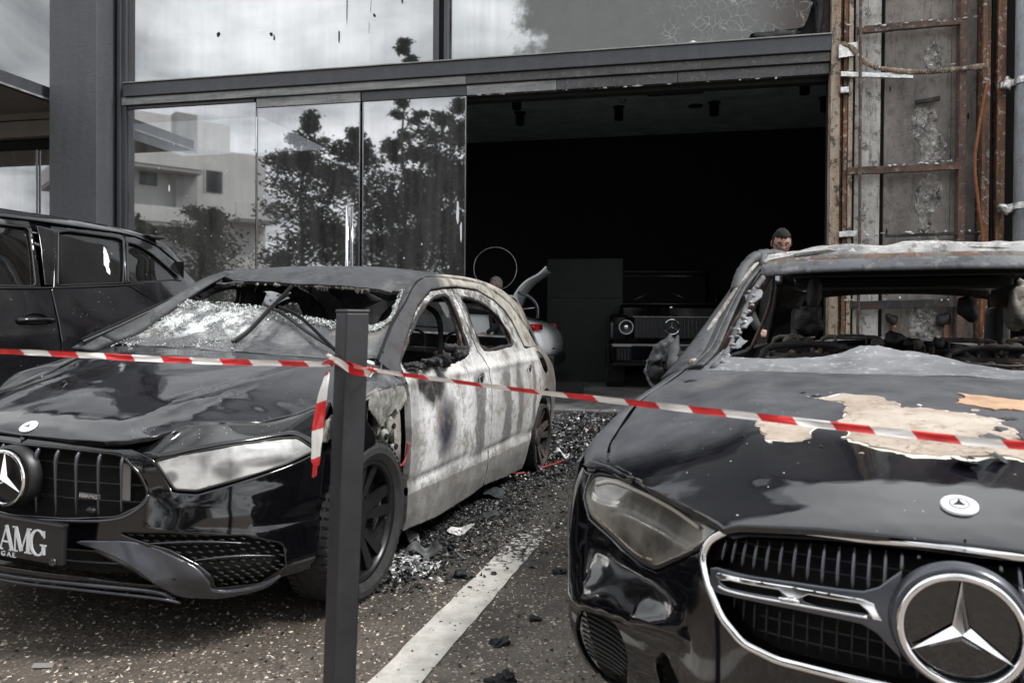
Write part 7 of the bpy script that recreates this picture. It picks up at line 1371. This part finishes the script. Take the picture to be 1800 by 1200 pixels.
stuff(flakes('pale_stones', 11000, wide, (.0025, .0095), M_['stone_chip'], .15, z0=.0)); stuff(flakes('dark_grit', 1500, wide, (.003, .010), M_['char_chip'], .25)); stuff(flakes('white_grit', 420, wide, (.002, .006), M_['ash_chip'], .2))
def shard(name, label, cat_, x, y, r_, m, seed, h=.03, n=9, rz=0, thick=.003):
    rnd_ = random.Random(seed); pts = [(r_*rnd_.uniform(.45, 1.15)*cos(2*pi*i/n), r_*.55*rnd_.uniform(.5, 1.2)*sin(2*pi*i/n)) for i in range(n)]; A_, B_ = rnd_.uniform(-.4, .4), rnd_.uniform(.1, .5)
    f = lambda a, b: np.stack([np.asarray(a), np.asarray(b), A_*np.asarray(a)+B_*np.asarray(b)+h*np.sin(np.asarray(a)/r_*2.2+seed)**2], -1)
    o = panel(name, f, pts, M_[m], None, step=r_*.16, es=r_*.14, jag=r_*.14, js=3/r_, t=thick, roll=0, out=(0, 0, -9)); me = o.data; zm = min(v.co.z for v in me.vertices); o.location = (x, y, .004-zm); o.rotation_euler = (0, 0, rz); tag(o, label, cat_); return o
SH_ = [('curled_shard', 'pale curled sheet of burnt plastic standing in the ash by the front wheel', 'debris', -.40, 3.56, .10, 'grey_chip', 3, .05, .3), ('flat_shard', 'light grey plate leaning on the ash pile against the tyre', 'debris', -.58, 3.55, .055, 'ash_chip', 4, .03, 1.2), ('flat_shard', 'flat pale sliver lying beyond the ash pile', 'debris', -.27, 3.95, .085, 'ash_chip', 6, .02, .1), ('flat_shard', 'dark rectangular tile of plastic between the pile and the white line', 'debris', -.12, 4.28, .075, 'shard', 7, .01, .2),
       ('curled_shard', 'grey curved strip of trim under the front door', 'debris', -.33, 4.42, .10, 'grey_chip', 8, .06, .5), ('curled_shard', 'long thin dark strip lying under the rear door', 'debris', -.10, 4.75, .12, 'shard', 9, .02, .9), ('curled_shard', 'dull folded scrap beside the pale sliver', 'debris', -.48, 3.75, .065, 'grey_chip', 10, .05, 2.), ('flat_shard', 'white torn scrap in the rubble near the step', 'debris', .83, 6.9, .11, 'ash_chip', 11, .05, .7), ('flat_shard', 'small white scrap in the rubble beside the rear wheel', 'debris', .42, 6.1, .07, 'ash_chip', 12, .04, .2), ('flat_shard', 'pale brown scrap leaning in the rubble', 'debris', .76, 7.25, .12, 'edge', 13, .05, 1.7)]
for n_, lb, ct, x, y, r_, m, sd_, h, rz in SH_: shard(n_, lb, ct, x, y, r_, M_ and m, sd_, h, rz=rz)
for k, (x, y, r_, lb) in enumerate([(-.20, 3.30, .032, 'black charred clump just left of the white line'), (-.03, 2.62, .030, 'black clump on the asphalt right of the line, nearer clump'), (.10, 2.83, .020, 'small black clump on the asphalt beside the saloon'), (-.02, 2.33, .036, 'black clump at the bottom edge of the picture'), (.22, 3.35, .028, 'low black smear of char right of the white line')]):
    o = lump('charred_clump', (0, 0, 0), (r_, r_*.8, r_*.45), M_['burnt_lump'], None, 1.0, 40, 4, k+3); o.location = (x, y, r_*.35); tag(o, lb, 'debris')
TBw = TB('red_cable', cat([(.02, 5.62, .02), (.12, 5.70, .03), (.20, 5.62, .02), (.33, 5.75, .03), (.42, 5.95, .02)], 8), .008, M_['red_wire'], None, 6); tag(TBw, 'scorched red cable on the ground by the rear wheel', 'cable')
TBw = TB('red_cable', cat([(-.05, 5.48, .02), (.03, 5.42, .02), (.10, 5.45, .02)], 8), .008, M_['red_wire'], None, 6); tag(TBw, 'short piece of red cable nearer the burnt door', 'cable')
o = BX('paper_scrap', (-.03, -.014, 0), (.03, .014, .002), M_['lintel'], None, 0); o.location = (-1.50, 2.42, .006); o.rotation_euler = (.1, .1, .3); tag(o, 'small pale scrap on the asphalt at the left edge', 'litter')
